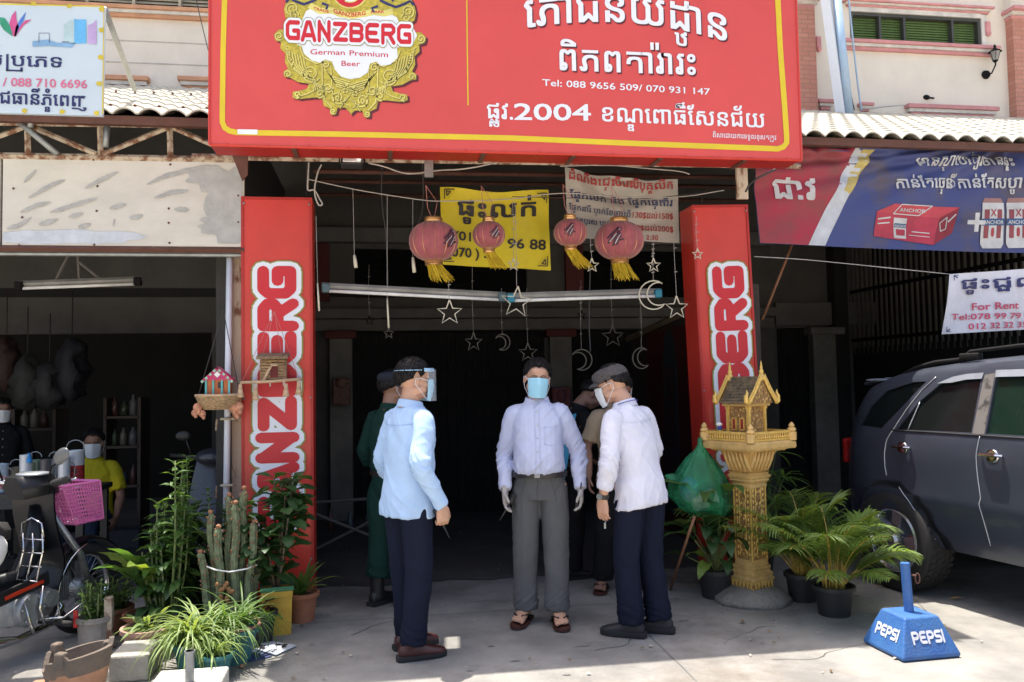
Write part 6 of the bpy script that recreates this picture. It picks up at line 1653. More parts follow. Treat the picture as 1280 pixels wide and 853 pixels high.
# ---- broad leafed plant in the black pot beside the shrine
def rosette(t, base, n, L, W, seed, m, el=(.5, 1.35), stalk=.25, droop=.8, sm=None, shape=.45, key=None, jit=.1, fold=.25):
    rd = random.Random(seed)
    for k in range(n):
        az = 2 * PI * k * .382 + rd.uniform(-.3, .3); e = rd.uniform(*el); s = rd.uniform(.72, 1.15)
        if stalk:
            d = V(math.sin(-az) * math.cos(e), math.cos(az) * math.cos(e), math.sin(e)); p = Vector(base) + d * stalk * s
            b = MB(); b.tube([base, Vector(base) + d * stalk * s * .5 + V(0, 0, .012), p], [.007, .005, .004], 5); b.build('leaf_stalk', sm or stem_g, t)
        else: p = Vector(base) + V(rd.uniform(-jit, jit) * .3, rd.uniform(-jit, jit) * .3, 0)
        v = k % 3
        yl = rd.random() < .1; inst('leaf', (key or m.name, round(L, 3), round(W, 3), v, n, yl), L_lime if yl else m, t, LM(p, az, e * (.75 if stalk else 1), rd.uniform(-.4, .4), s), lambda q: leaf_geo(q, L, W, droop * (.7 + .3 * v), n=8, shape=shape, wav=.25, ph=v, fold=fold), smooth=True)
t = plant('broad leafed plant in a black pot left of the spirit house, under the green bag', atg(896, 746)); pot(t, .10, .125, .20, pot_black)
rosette(t, (0, 0, .18), 24, .30, .11, 2, L_dark, el=(.85, 1.5), stalk=.30, droop=1.1)
rosette(t, (.0, 0, .2), 12, .34, .11, 6, L_mid, el=(1.15, 1.55), stalk=.46, droop=1.2)
rosette(t, (.0, 0, .16), 8, .24, .09, 16, L_dark, el=(.4, .9), stalk=.2, droop=1.0)

# ---- front left group
def px_on(px, py): return atg(px, py)
# tall leafy plants
def leafy_stems(t, n, h, r, seed, m, L, W, gap=.05, start=.2, dr=.7, top=1.0):
    rd = random.Random(seed)
    for k in range(n):
        a = rd.uniform(0, 6.28); q = rd.uniform(.02, r); hh = h * rd.uniform(.65, 1.05)
        p0 = V(q * .5 * math.cos(a), q * .5 * math.sin(a), .15); p1 = V(q * math.cos(a), q * math.sin(a), hh)
        b = MB(); b.tube([p0, p0.lerp(p1, .5) + V(rd.uniform(-.02, .02), 0, 0), p1], [.008, .007, .004], 6); b.build('stem', stem_g, t, smooth=True)
        b = MB(); z = start; j = 0
        while z < hh:
            f = (z - .15) / (hh - .15); p = p0.lerp(p1, f); s = (1.1 - .45 * f) * rd.uniform(.8, 1.1)
            for o in (0, PI): leaf_geo(b, L * s, W * s, dr, n=6, M_=LM(p, j * 1.57 + o + rd.uniform(-.3, .3), rd.uniform(.1, .7) + .4 * (f > .9), rd.uniform(-.3, .3)), wav=.2, ph=j, shape=.4)
            z += gap * (1.1 - .5 * f); j += 1
        b.build('foliage', m, t, smooth=True)['kind'] = 'stuff'
t = plant('tall upright leafy plant with pale bud spikes behind the front left pots', V(-1.31, 5.4, 0)); pot(t, .12, .16, .2, pot_black)
leafy_stems(t, 5, 1.14, .13, 1, L_mid, .13, .045, .05, .5)
leafy_stems(t, 8, .82, .20, 21, L_mid, .19, .075, .07, .2, dr=.9)
leafy_stems(t, 4, .6, .2, 22, L_dark, .20, .08, .07, .2, dr=.9)
t = plant('tall leafy plant with long arching leaves, right of the tallest one', V(-1.27, 5.72, 0)); pot(t, .12, .15, .2, pot_black)
leafy_stems(t, 8, .80, .24, 3, L_dark, .22, .085, .06, .25, dr=1.1)
leafy_stems(t, 2, 1.18, .04, 13, L_mid, .10, .035, .035, .6, dr=.6)
t = plant('canna like plant with broad pale edged leaves beside the motorbike wheel', V(*atg(186, 800)[:2], 0)); pot(t, .10, .14, .17, pot_terra)
rosette(t, (0, 0, .15), 12, .34, .13, 12, L_canna, el=(1.2, 1.56), stalk=.18, droop=.7, fold=.35)
t = plant('small feathery plant in a bag wrapped pot in front of the motorbike wheel', V(*atg(118, 812)[:2], 0)); pot(t, .085, .095, .20, mat('grey_bag_wrap', (.30, .27, .24), .6, bump=.8, bscale=20, bdist=.02, dirt=.3), square=False)
leafy_stems(t, 14, .38, .10, 5, L_mid, .06, .02, .022, .2, dr=.6)
b = MB(); b.box((-.085, -.06, .20), (.025, .012, .10), bev=.003); b.build('red_tag', mat('red_tag', (.55, .02, .02), .4), t)
t = plant('low round leafed plant behind the bag wrapped pot', V(*atg(140, 790)[:2], 0)); pot(t, .09, .12, .16, pot_terra)
leafy_stems(t, 16, .34, .16, 9, L_mid, .08, .04, .035, .16, dr=.7)
t = plant('spiky striped plant in a pinkish pot left of the sunny spider plant', V(*atg(184, 820)[:2], 0)); pot(t, .10, .135, .17, pot_pink)
rosette(t, (0, 0, .15), 20, .19, .03, 31, L_str, el=(.3, 1.3), stalk=0, droop=.7)
# sunny spider plant
def grassy(t, base, n, L, W, seed, m, rad=.05):
    rd = random.Random(seed); b = MB()
    for k in range(n):
        az = rd.uniform(0, 2 * PI); e = rd.uniform(.55, 1.5); q = rd.uniform(0, rad)
        leaf_geo(b, L * rd.uniform(.6, 1.15), W, droop=rd.uniform(.9, 1.9), fold=.6, n=9, M_=LM(Vector(base) + V(q * math.cos(az), q * math.sin(az), 0), az + rd.uniform(-.5, .5), e), shape=.35)
    o = b.build('foliage', m, t, smooth=True); o['kind'] = 'stuff'
t = plant('bushy striped spider plant in full sun at the front left', V(*atg(245, 838)[:2], 0), name='spider_plant'); pot(t, .09, .12, .16, pot_teal)
grassy(t, (0, 0, .14), 260, .37, .013, 4, L_str, .08)
t = plant('small teal pot with drooping thin leaves at the foot of the spider plant', V(*atg(272, 848)[:2], 0)); pot(t, .055, .075, .13, pot_teal); grassy(t, (0, 0, .12), 40, .26, .010, 14, L_str, .04)
t = plant('wide teal pot of grassy leaves behind the printed sheet', V(*atg(292, 826)[:2], 0)); pot(t, .095, .135, .19, pot_teal); grassy(t, (0, 0, .17), 90, .40, .011, 15, L_mid, .07)
b = MB(); b.lathe([(.137, .19), (.152, .195), (.152, .205), (.137, .205)], 32); b.build('pot_rim', mat('faded_pink_rim', (.40, .20, .17), .6), t, smooth=True)
t = plant('dark pot with a red leafed plant between the cactus and the yellow box', V(*atg(322, 802)[:2], 0)); pot(t, .085, .11, .18, pot_black); rosette(t, (0, 0, .16), 12, .13, .05, 77, leafm('maroon_leaf', (.09, .035, .035)), el=(.1, 1.0), stalk=.06)
# columnar cactus cluster
cact = mat('grey_green_cactus', (.17, .20, .11), .8, scale=25, var=.25, bump=.5, bscale=60, bdist=.01)
t = plant('cluster of tall thin columnar cacti tied with a pale string', V(*atg(290, 800)[:2], 0), 'cactus', name='cactus'); pot(t, .12, .15, .18, pot_black)
for k, (dx, dy, h, lx) in enumerate([(-.10, .02, .78, -.03), (-.06, -.05, .70, -.01), (-.02, .03, .88, .0), (.02, -.04, .84, .01), (.05, .02, .92, .02), (.09, -.03, .72, .05), (.11, .04, .60, .06), (-.12, -.03, .55, -.06), (.0, .06, .66, .03)]):
    b = MB(); N_ = 40; rs = []
    for j in range(N_ + 1):
        z = .14 + (h - .14) * j / N_; cx = dx + lx * (j / N_) + .006 * math.sin(z * 17 + k); r = .021 * (1 - .1 * j / N_) * (1 if j < N_ - 1 else .6 if j == N_ - 1 else .1)
        rs.append([Vector((cx + r * (1 + .22 * math.cos(6 * 2 * PI * q / 24)) * (1 + .07 * math.sin(j * 2.4)) * math.cos(2 * PI * q / 24), dy + r * (1 + .22 * math.cos(6 * 2 * PI * q / 24)) * (1 + .07 * math.sin(j * 2.4)) * math.sin(2 * PI * q / 24), z)) for q in range(24)])
    b.rings(rs); o = b.build('cactus_stem', cact, t, smooth=True)
    b = MB(); rd = random.Random(k)
    for q in range(26):
        z = .2 + (h - .2) * rd.random() ** .6; a = rd.uniform(0, 6.28); b.ell((dx + lx * (z - .14) / (h - .14) + .024 * math.cos(a), dy + .024 * math.sin(a), z), (.006, .006, .007), 6, 4)
    b.ell((dx + lx, dy, h), (.016, .016, .014), 8, 5)
    b.build('brown_areole', mat('brown_areole', (.28, .13, .07), .8), o)
b = MB(); b.tube([(-.14, -.04, .46), (-.08, -.10, .45), (.0, -.085, .43), (.10, -.07, .44), (.15, -.02, .45)], .005, 5); b.build('tie_string', M['white'], t)
b = MB(); rd = random.Random(3)
for k in range(14): b.ell((.0 + rd.uniform(-.07, .02), -.10, .26 + rd.uniform(0, .12)), (.014, .012, .016), 7, 5)
b.build('side_buds', mat('orange_bud', (.30, .15, .06), .8), t)
# shrub with rounded leaves in the yellow box
t = plant('round leafed shrub in a yellow box planter before the left red pillar', V(*atg(346, 790)[:2], 0), 'shrub', rz=R_(8)); pot(t, .085, .092, .27, pot_yel, square=True, rim=.004)
b = MB(); b.lathe([(.135, .27), (.142, .275), (.142, .30), (.130, .30)], 4, M=Matrix.Rotation(PI / 4, 4, 'Z')); b.build('box_rim', mat('green_rim', (.05, .20, .10), .6), t)
rd = random.Random(8)
tips = []
for k in range(17):
    a = rd.uniform(0, 6.28); h = rd.uniform(.45, .98); q = rd.uniform(.03, .2); p = V(q * math.cos(a) - .02, q * math.sin(a), h)
    b = MB(); b.tube([(0, 0, .24), p * .5 + V(0, 0, .08), p], [.010, .008, .005], 6); b.build('branch', stem_b, t, smooth=True)
    for j in range(15):
        az = j * 2.4 + a; e = rd.uniform(-.25, .75); v = j % 3
        inst('leaf', ('oblf', v), L_dark, t, LM(p - V(0, 0,   .014 * j), az, e, rd.uniform(-.4, .4), rd.uniform(.7, 1.2)), lambda q: leaf_geo(q, .15, .072, .4 + .2 * v, n=6, shape=.66, fold=.18, wav=.15, ph=v), smooth=True)
# behind it, further shrub foliage
t = plant('dark leafed shrub behind the cacti by the shop post', V(-1.02, 5.75, 0), 'shrub'); pot(t, .12, .15, .2, pot_black)
leafy_stems(t, 7, .86, .14, 17, L_dark, .12, .055, .05, .3)
# orange pot of long spiky leaves
t = plant('long pointed leaves in an orange clay pot at the foot of the left red pillar', V(*atg(378, 776)[:2], 0)); pot(t, .075, .10, .19, pot_terra)
rosette(t, (0, 0, .17), 13, .30, .05, 55, L_mid, el=(.35, 1.4), stalk=0, droop=.5, shape=.3)
# ================================================================== vehicles
def boolean(o, cutter_mb, op='DIFFERENCE'):
    me = cutter_mb.mesh('cut'); bm = bmesh.new(); bm.from_mesh(me); bmesh.ops.recalc_face_normals(bm, faces=bm.faces); bm.to_mesh(me); bm.free()
    c = bpy.data.objects.new('cut', me); COL.objects.link(c)
    md = o.modifiers.new('b', 'BOOLEAN'); md.object = c; md.operation = op; md.solver = 'EXACT'
    par = o.parent; o.parent = None
    bpy.context.view_layer.update()
    dg = bpy.context.evaluated_depsgraph_get()
    new = bpy.data.meshes.new_from_object(o.evaluated_get(dg))
    o.modifiers.clear(); o.data = new; o.parent = par
    bpy.data.objects.remove(c)
paint = mat('dark_slate_car_paint', (0.045, 0.055, 0.078), 0.36, metal=0.3, var=0.04, bump=0.02, coat=0.35, dirt=0.06)
glassd = mat('dark_tinted_glass', (0.006, 0.009, 0.009), 0.12, spec=0.3, bump=0, var=0.0)
glassg = mat('green_window_glass', (0.012, 0.028, 0.02), 0.08, spec=0.4, bump=0, var=0, alpha=0.55)
chrome = mat('chrome', (0.65, 0.65, 0.66), 0.12, metal=1.0, bump=0, var=.02)
rubber = mat('tyre_rubber', (0.022, 0.021, 0.021), 0.8, bump=.3, scale=20)
visor = mat('silver_weather_shield', (0.34, 0.38, 0.44), 0.3, metal=.3, bump=0)
alloy = mat('bright_alloy', (0.62, 0.63, 0.68), 0.22, metal=.85, bump=0)
seat_m = mat('sage_seat', (0.17, 0.21, 0.16), 0.7)

def lerp_tab(t, x):
    if x <= t[0][0]: return t[0][1]
    for (a, b_), (c, d) in zip(t, t[1:]):
        if x <= c:
            k = (x - a) / (c - a); return b_ + (d - b_) * k
    return t[-1][1]
ROOF = [(-.66, .95), (-.60, 1.10), (-.50, 1.30), (-.36, 1.475), (-.15, 1.555), (.1, 1.60), (.4, 1.632), (.9, 1.66), (1.5, 1.66), (1.9, 1.60), (2.3, 1.42), (2.75, 1.14), (3.0, 1.08), (3.5, 1.0), (3.75, .88), (3.85, .7)]
BELT = [(-.66, .93), (-.6, 1.03), (-.4, 1.10), (0, 1.12), (2.3, 1.13), (2.75, 1.10), (3.0, 1.02), (3.5, .93), (3.85, .66)]
def wid(s):
    w = 1.0
    if s < -.1: w -= .24 * ((-.1 - s) / .56) ** 2.4
    if s > 2.9: w -= .22 * ((s - 2.9) / .95) ** 2.2
    return w
def body_x(s, z):
    """half width of the body at station s and height z"""
    zb, zr = lerp_tab(BELT, s), lerp_tab(ROOF, s); w = wid(s)
    t = [(.34, .80), (.45, .865), (.60, .893), (.71, .905), (.76, .899), (.95, .893), (1.05, .885), (zb, .868)]
    if z <= zb: return lerp_tab([(a, c) for a, c in t if a <= zb], z) * w
    k = (z - zb) / max(.02, 1.60 - zb)
    return (.868 - .17 * min(k, 1)) * w
def car_ring(s, g=0.0):
    zb, zr = lerp_tab(BELT, s) - g, lerp_tab(ROOF, s) - g
    zs = [.36 + g, .44, .52, .60, .68, .705, .73, .8, .88, .95, 1.02, 1.08]
    P_ = []
    for z in zs: P_.append((body_x(s, min(z, zb)) - g, min(z, zb - .001 * (len(zs) - len(P_)))))
    P_.append((body_x(s, zb) - g, zb))
    ht = max(zr - zb, .012)
    for k in (.12, .3, .5, .7, .86, .94): P_.append((body_x(s, zb + ht * k) - g - (.02 if k > .9 else 0), zb + ht * k))
    xr = body_x(s, zb + ht) - g
    for k, dz in ((.90, .985), (.78, 1.0)): P_.append((xr * k, zb + ht * dz))
    for k, dz in ((.6, .014), (.35, .026), (.0, .032)): P_.append((xr * k, zr + dz - g * .3))
    full = [(x, s, z) for x, z in P_] + [(-x, s, z) for x, z in reversed(P_[:-1])]
    return [Vector(p) for p in full]
th_ = R_(189.5)
cn = Vector((-math.cos(R_(9.5)), -math.sin(R_(9.5)), 0))
cor = Vector((3.62, 5.55, 0)) - cn * .905
car = thing('parked_car', 'dark slate grey estate car parked nose out under the red and blue banner', 'car', cor, rz=th_)
b = MB(); st = [-.66, -.62, -.56, -.5, -.43, -.36, -.28, -.2] + [-.1 + .1 * k for k in range(40)]
b.rings([car_ring(s) for s in st])
body = b.build('body', [paint, M['black']], car, smooth=True, auto=28)
ci = MB(); ci.rings([car_ring(s, .05) for s in [-.55, -.5, -.43, -.36, -.28, -.2, 0, .2, .5, .8, 1.2, 1.6, 1.9, 2.2, 2.6]])
boolean(body, ci)
def wincut(pts):
    c = MB(); n = len(pts)
    for sg in (1, -1):
        c.add([(sg * .45, s, z) for s, z in pts] + [(sg * 1.2, s, z) for s, z in pts], [tuple(range(n)), tuple(range(2 * n - 1, n - 1, -1))] + [(i, i + n, (i + 1) % n + n, (i + 1) % n) for i in range(n)])
    return c
W_q = [(-.37, 1.165), (-.10, 1.155), (.22, 1.50), (.10, 1.495), (-.14, 1.43), (-.28, 1.31)]
W_r = [(.05, 1.155), (.69, 1.165), (.67, 1.545), (.50, 1.535), (.36, 1.49), (.20, 1.36)]
W_f = [(.80, 1.165), (1.95, 1.165), (1.75, 1.44), (1.60, 1.555), (.78, 1.56)]
for w_ in (W_q, W_r, W_f): boolean(body, wincut(w_))
c = MB()
for s in (0.0, 2.75):
    c.lathe([(0.001, -1.3), (.415, -1.3), (.415, -.55), (.001, -.55)], 36, M=TM((0, s, .36), ry=PI / 2)); c.lathe([(0.001, .55), (.415, .55), (.415, 1.3), (.001, 1.3)], 36, M=TM((0, s, .36), ry=PI / 2))
boolean(body, c)
body.data.shade_smooth(); body.data.set_sharp_from_angle(angle=R_(28))
def on_car(s, z, l=0.0): return V(body_x(s, z) + l, s, z)
def glass(pts, m, name='window', label=None):
    n = len(pts); c = (sum(p[0] for p in pts) / n, sum(p[1] for p in pts) / n)
    for sg in (1, -1):
        b = MB(); grow = [(c[0] + (s - c[0]) * 1.03, c[1] + (z - c[1]) * 1.03) for s, z in pts]
        vs = [(sg * (body_x(s, z) - .018), s, z) for s, z in [c] + grow]
        b.add(vs + [(x - sg * .006, y, z) for x, y, z in vs], [(0, k + 1, (k + 1) % n + 1) for k in range(n)] + [(n + 1, n + 1 + (k + 1) % n + 1, n + 1 + k + 1) for k in range(n)])
        b.build(name, m, car, label=label)
glass(W_q, glassd); glass(W_r, glassd); glass(W_f, glassg, label='front side window with a pale headrest behind it')
def car_line(pts, r, m, name, l=.004):
    b = MB(); q = []
    for i in range(len(pts) - 1):
        for k in range(6):
            t = k / 6; q.append((pts[i][0] * (1 - t) + pts[i + 1][0] * t, pts[i][1] * (1 - t) + pts[i + 1][1] * t))
    q.append(pts[-1])
    b.tube([on_car(s, z, l) for s, z in q], r, 5); return b.build(name, m, car, smooth=True)
seam = mat('bright_door_edge', (0.45, 0.48, 0.52), 0.3, metal=.5, bump=0)
car_line([(.30, 1.53), (.20, 1.44), (.10, 1.30), (.03, 1.17), (-.02, 1.08), (-.035, .98), (-.03, .88), (-.015, .82)], .0035, seam, 'door_seam')
car_line([(.10, .755), (.19, .66), (.28, .54), (.36, .42)], .0035, seam, 'door_seam')
car_line([(.765, 1.15), (.755, 1.02), (.765, .9), (.785, .76), (.775, .72), (.80, .6), (.815, .46)], .0035, seam, 'door_seam')
car_line([(.20, 1.355), (.15, 1.16)], .004, seam, 'window_divider', -.006)
car_line([(2.0, 1.15), (2.02, .9), (2.0, .5)], .003, M['black'], 'door_seam')
car_line([(.0, 1.148), (.4, 1.152), (.78, 1.152), (1.95, 1.155)], .006, M['black'], 'window_strip')
# weather shields over the door windows
for pts in ([(.33, 1.485), (.45, 1.53), (.56, 1.548), (.69, 1.555), (.685, 1.515), (.56, 1.51), (.45, 1.49)], [(.78, 1.57), (1.2, 1.575), (1.6, 1.57), (1.58, 1.53), (1.2, 1.53), (.785, 1.525)]):
    b = MB(); n = len(pts); o1 = [on_car(s, z, .012) for s, z in pts]; o2 = [on_car(s, z, .004) for s, z in pts]
    b.add(o1 + o2, [tuple(range(n)), tuple(range(2 * n - 1, n - 1, -1))] + [(i, i + n, (i + 1) % n + n, (i + 1) % n) for i in range(n)]); b.build('weather_shield', visor, car)
b = MB(); b.add([on_car(.70, 1.16, .001), on_car(.79, 1.16, .001), on_car(.77, 1.55, .001), on_car(.69, 1.54, .001)], [(0, 1, 2, 3)]); b.build('door_pillar', mat('worn_black_pillar', (0.03, 0.03, 0.03), .5, col2=(.13, .12, .115), thr=(.5, .6), scale=8, bump=.1), car)
for s in (.13, .87):
    b = MB(); b.lathe([(.001, 0), (.038, .003), (.048, .0), (.048, -.01)], 20, M=TM(on_car(s, 1.03, .004), ry=PI / 2) @ Matrix.Diagonal((.85, 1.0, 1, 1))); o = b.build('door_handle', chrome if s < .5 else chrome, car, smooth=True)
    b = MB(); b.tube([on_car(s - .085, 1.035, .012), on_car(s - .06, 1.037, .03), on_car(s + .05, 1.037, .03), on_car(s + .085, 1.035, .012)], [.012, .014, .014, .016], 8, flat=.8); b.build('grip', chrome, o)
# roof rails
for sg in (1, -1):
    b = MB(); b.tube([(sg * .62, -.15, 1.53), (sg * .62, 0.02, 1.60), (sg * .62, .2, 1.635), (sg * .62, .45, 1.65)], .016, 6); b.tube([(sg * .62, .42, 1.64), (sg * .62, .5, 1.70), (sg * .62, .9, 1.725), (sg * .62, 1.8, 1.70), (sg * .62, 1.95, 1.62)], .014, 6)
    b.box((sg * .62, .5, 1.665), (.05, .16, .05), bev=.01); b.build('roof_rail', M['blackmetal'], car, smooth=True)
b = MB(); b.box((0, -.46, 1.50), (1.15, .24, .025), bev=.008, rot=(R_(10), 0, 0)); b.build('spoiler', paint, car)
b = MB(); b.ell((.60, -.40, 1.512), (.02, .13, .012), 8, 6); b.build('spoiler', visor, car, label='added pale strip painting a glint on the end of the rear spoiler')  # glint put in as a pale strip on the spoiler end
# bumper, lamps
b = MB(); b.rings([[Vector((x * wid(s) * 1.01, s, z)) for x, z in ((.90, .36), (.915, .45), (.915, .58), (.89, .68), (-.89, .68), (-.915, .58), (-.915, .45), (-.9, .36))] for s in (-.74, -.66, -.55, -.44)]); b.build('bumper', mat('dark_bumper', (.02, .022, .03), .5), car)
b = MB()
for sg in (1, -1): b.box((sg * .70, -.635, .95), (.10, .05, .2), bev=.02)
b.build('tail_light', mat('red_lamp', (.25, .01, .01), .2), car)
b = MB()
for sg in (1, -1): b.box((sg * .62, 3.72, .78), (.3, .1, .16), bev=.03)
b.build('headlight', chrome, car)
# wheels
def spoke_wheel(b):
    b.lathe([(.235, -.10), (.33, -.115), (.352, -.10), (.36, -.05), (.36, .05), (.352, .10), (.33, .115), (.235, .10)], 40, M=Matrix.Rotation(PI / 2, 4, 'Y'))
wprof = {}
for (s, sg) in ((0.0, 1), (0.0, -1), (2.75, 1), (2.75, -1)):
    w_ = inst('wheel', ('cw',), rubber, car, TM((sg * .79, s, .36)), spoke_wheel, smooth=True)
    if sg == 1:
        b = MB(); MX = TM((.79, s, .36)) @ Matrix.Rotation(PI / 2, 4, 'Y')
        b.lathe([(.245, .085), (.215, .102), (.20, .085), (.19, -.02), (.001, -.03)], 36, M=MX)
        for k in range(5):
            a = 2 * PI * k / 5 + .35
            R5 = MX @ Matrix.Rotation(a, 4, 'Z')
            b.rings([[Vector(p) for p in q] for q in ([(.03, -.035, .085), (.03, .035, .085), (.03, .035, .02), (.03, -.035, .02)], [(.12, -.032, .10), (.12, .032, .10), (.12, .03, .03), (.12, -.03, .03)], [(.215, -.05, .098), (.215, .05, .098), (.215, .05, .03), (.215, -.05, .03)])], M=R5)
        b.lathe([(.001, .115), (.035, .112), (.045, .09), (.045, .04)], 20, M=MX)
        o = MB(); o.v, o.f, o.m = b.v, b.f, b.m
        I = TM((.79, s, .36)).inverted(); o.v = [tuple(I @ Vector(p)) for p in o.v]
        o.build('rim', alloy, w_)
        d = MB(); d.lathe([(.001, .0), (.16, .0), (.16, .01)], 24, M=Matrix.Rotation(PI / 2, 4, 'Y')); d.box((.03, .13, .03), (.04, .05, .10), bev=.01, mi=1); d.build('brake_disc', [M['steel'], mat('brake_red', (.3, .03, .02), .5)], w_)
# tread blocks
for (s, sg) in ((0.0, 1),):
    b = MB()
    for k in range(44):
        a = 2 * PI * k / 44
        for xx in (-.08, -.03, .03, .08):
            b.box((0, 0, 0), (.036, .03, .008), M=TM((.79 + xx, s, .36)) @ Matrix.Rotation(a + xx, 4, 'X') @ Matrix.Translation((0, 0, .361)))
    o = b.build('tread', rubber, car)
# seats seen through the front window
for x in (.42, -.42):
    b = MB(); b.box((x, .98, .95), (.5, .16, .62), bev=.06, rot=(R_(-14), 0, 0)); b.box((x, 1.28, .62), (.5, .55, .18), bev=.06); b.box((x, .93, 1.36), (.26, .11, .18), bev=.05); b.build('seat', seat_m, car, smooth=True, auto=40)
b = MB(); b.box((0, 0.0, .9), (1.3, .18, .6), bev=.05); b.build('seat', seat_m, car, label='rear bench seat')

# ================================================================== motorbike (faces into the shop)
mb = thing('motorbike', 'black underbone motorbike with a pink plastic basket at the left edge', 'motorbike', V(-1.90, 5.74, 0), rz=R_(-25))
blk = mat('glossy_black_fairing', (0.010, 0.011, 0.014), 0.4, spec=.3, coat=.15, bump=.02)
alu = mat('engine_alloy', (0.32, 0.34, 0.36), 0.4, metal=.7, scale=20, dirt=.35)
def bike_wheel(parent, y, R, fender=True):
    b = MB(); n = 36
    b.rings([[Vector((.040 * math.cos(t * PI / 4), (R - .045 + .045 * math.sin(t * PI / 4)) * math.cos(2 * PI * k / n), (R - .045 + .045 * math.sin(t * PI / 4)) * math.sin(2 * PI * k / n))) for t in range(8)] for k in range(n + 1)], cap=False, M=TM((0, y, R)))
    w = b.build('wheel', rubber, parent, smooth=True)
    b = MB(); b.lathe([(R - .075, -.025), (R - .085, -.02), (R - .09, 0), (R - .085, .02), (R - .075, .025)], 36, M=TM((0, y, R)) @ Matrix.Rotation(PI / 2, 4, 'Y')); b.build('rim', chrome, w, smooth=True)
    b = MB()
    for k in range(32):
        a = 2 * PI * k / 32; c = (.02 if k % 2 else -.02)
        b.tube([V(c, y + .05 * math.cos(a + .5), R + .05 * math.sin(a + .5)), V(0, y + (R - .085) * math.cos(a), R + (R - .085) * math.sin(a))], .0022, 3)
    b.build('spokes', M['steel'], w)['kind'] = 'stuff'
    b = MB(); b.lathe([(.001, -.045), (.07, -.045), (.075, -.02), (.075, .03), (.05, .05), (.001, .05)], 20, M=TM((0, y, R)) @ Matrix.Rotation(PI / 2, 4, 'Y')); b.build('hub', alu, w, smooth=True, auto=40)
bike_wheel(mb, 0, .285); bike_wheel(mb, -1.2, .285)
b = MB()
for x in (-.075, .075): b.tube([(x, -.02, .285), (x, -.10, .52), (x, -.20, .82)], [.022, .026, .02], 8)
b.build('fork', alu, mb, smooth=True)
b = MB(); b.grid(lambda u, v: V((v - .5) * .12, .33 * math.cos(R_(40 + 120 * u)) - .0, .285 + .325 * math.sin(R_(40 + 120 * u)) - .03 * abs(v - .5)), 14, 6); b.grid(lambda u, v: V((v - .5) * .115, .32 * math.cos(R_(40 + 120 * u)), .285 + .318 * math.sin(R_(40 + 120 * u)) - .03 * abs(v - .5)), 14, 6); b.build('front_fender', blk, mb, smooth=True)
b = MB(); b.tube([(.10, .30 * math.cos(R_(q)) - .0, .285 + .30 * math.sin(R_(q))) for q in range(100, 215, 8)], .006, 5); b.build('fender_stay', chrome, mb, smooth=True)
# frame, leg shield, cowl
b = MB(); b.tube([(0, -.20, .84), (0, -.32, .62), (0, -.50, .45), (0, -.9, .45), (0, -1.15, .6)], [.05, .06, .055, .05, .04], 10); b.build('frame', blk, mb, smooth=True)
b = MB()
def shield(u, v):
    x = (u - .5) * .31; z = .36 + v * .60; return V(x, -.36 + .19 * v - 1.1 * x * x * (1 - .4 * v) + .02 * math.sin(v * 6), z - .08 * abs(u - .5) * (1 - v))
b.grid(shield, 14, 12); b.grid(lambda u, v: shield(u, v) + V(0, .012, 0), 14, 12); b.build('leg_shield', blk, mb, smooth=True)
b = MB(); b.rings([[Vector((x * k, y, z)) for x, z in ((.10, .93 + dz), (.12, 1.0 + dz), (.06, 1.06 + dz), (-.06, 1.06 + dz), (-.12, 1.0 + dz), (-.10, .93 + dz))] for y, k, dz in ((-.33, .6, -.02), (-.27, 1.0, -.01), (-.18, 1.15, 0), (-.10, .9, -.01), (-.07, .5, -.01))]); b.build('handlebar_cowl', blk, mb, smooth=True, auto=50)
b = MB(); b.ell((.03, -.2, 1.052), (.10, .10, .012), 14, 5); b.build('handlebar_cowl', mat('silver_trim', (.45, .48, .52), .3, metal=.6, bump=0), mb, smooth=True, label='silver instrument panel top')
b = MB(); b.tube([(-.34, -.30, 1.03), (-.2, -.24, 1.0), (0, -.2, .98), (.2, -.24, 1.0), (.36, -.30, 1.03)], .012, 8); b.build('handlebar', chrome, mb, smooth=True)
for sg in (1, -1):
    b = MB(); b.tube([(sg * .23, -.25, 1.005), (sg * .38, -.305, 1.035)], .020, 12)
    for k in range(8): b.tube([(sg * (.25 + k * .017), -.257 - k * .0064, 1.009 + k * .0035), (sg * (.255 + k * .017), -.259 - k * .0064, 1.010 + k * .0035)], .0215, 12)
    b.build('grip', rubber, mb, smooth=True)
    b = MB(); b.tube([(sg * .18, -.2, 1.0), (sg * .26, -.16, 1.01), (sg * .34, -.20, 1.03)], .006, 6); b.build('lever', chrome, mb, smooth=True)
    b = MB(); b.tube([(sg * .17, -.23, 1.01), (sg * .20, -.24, 1.10), (sg * .26, -.24, 1.13)], .006, 6); b.build('mirror_stem', M['blackmetal'], mb, smooth=True)
    b = MB(); b.ell((0, 0, 0), (.065, .012, .042), 16, 8, M=TM((sg * .27, -.24, 1.16), ry=sg * R_(-38))); b.build('mirror', mat('mirror_back', (.14, .145, .15), .35, metal=.3), mb, smooth=True)
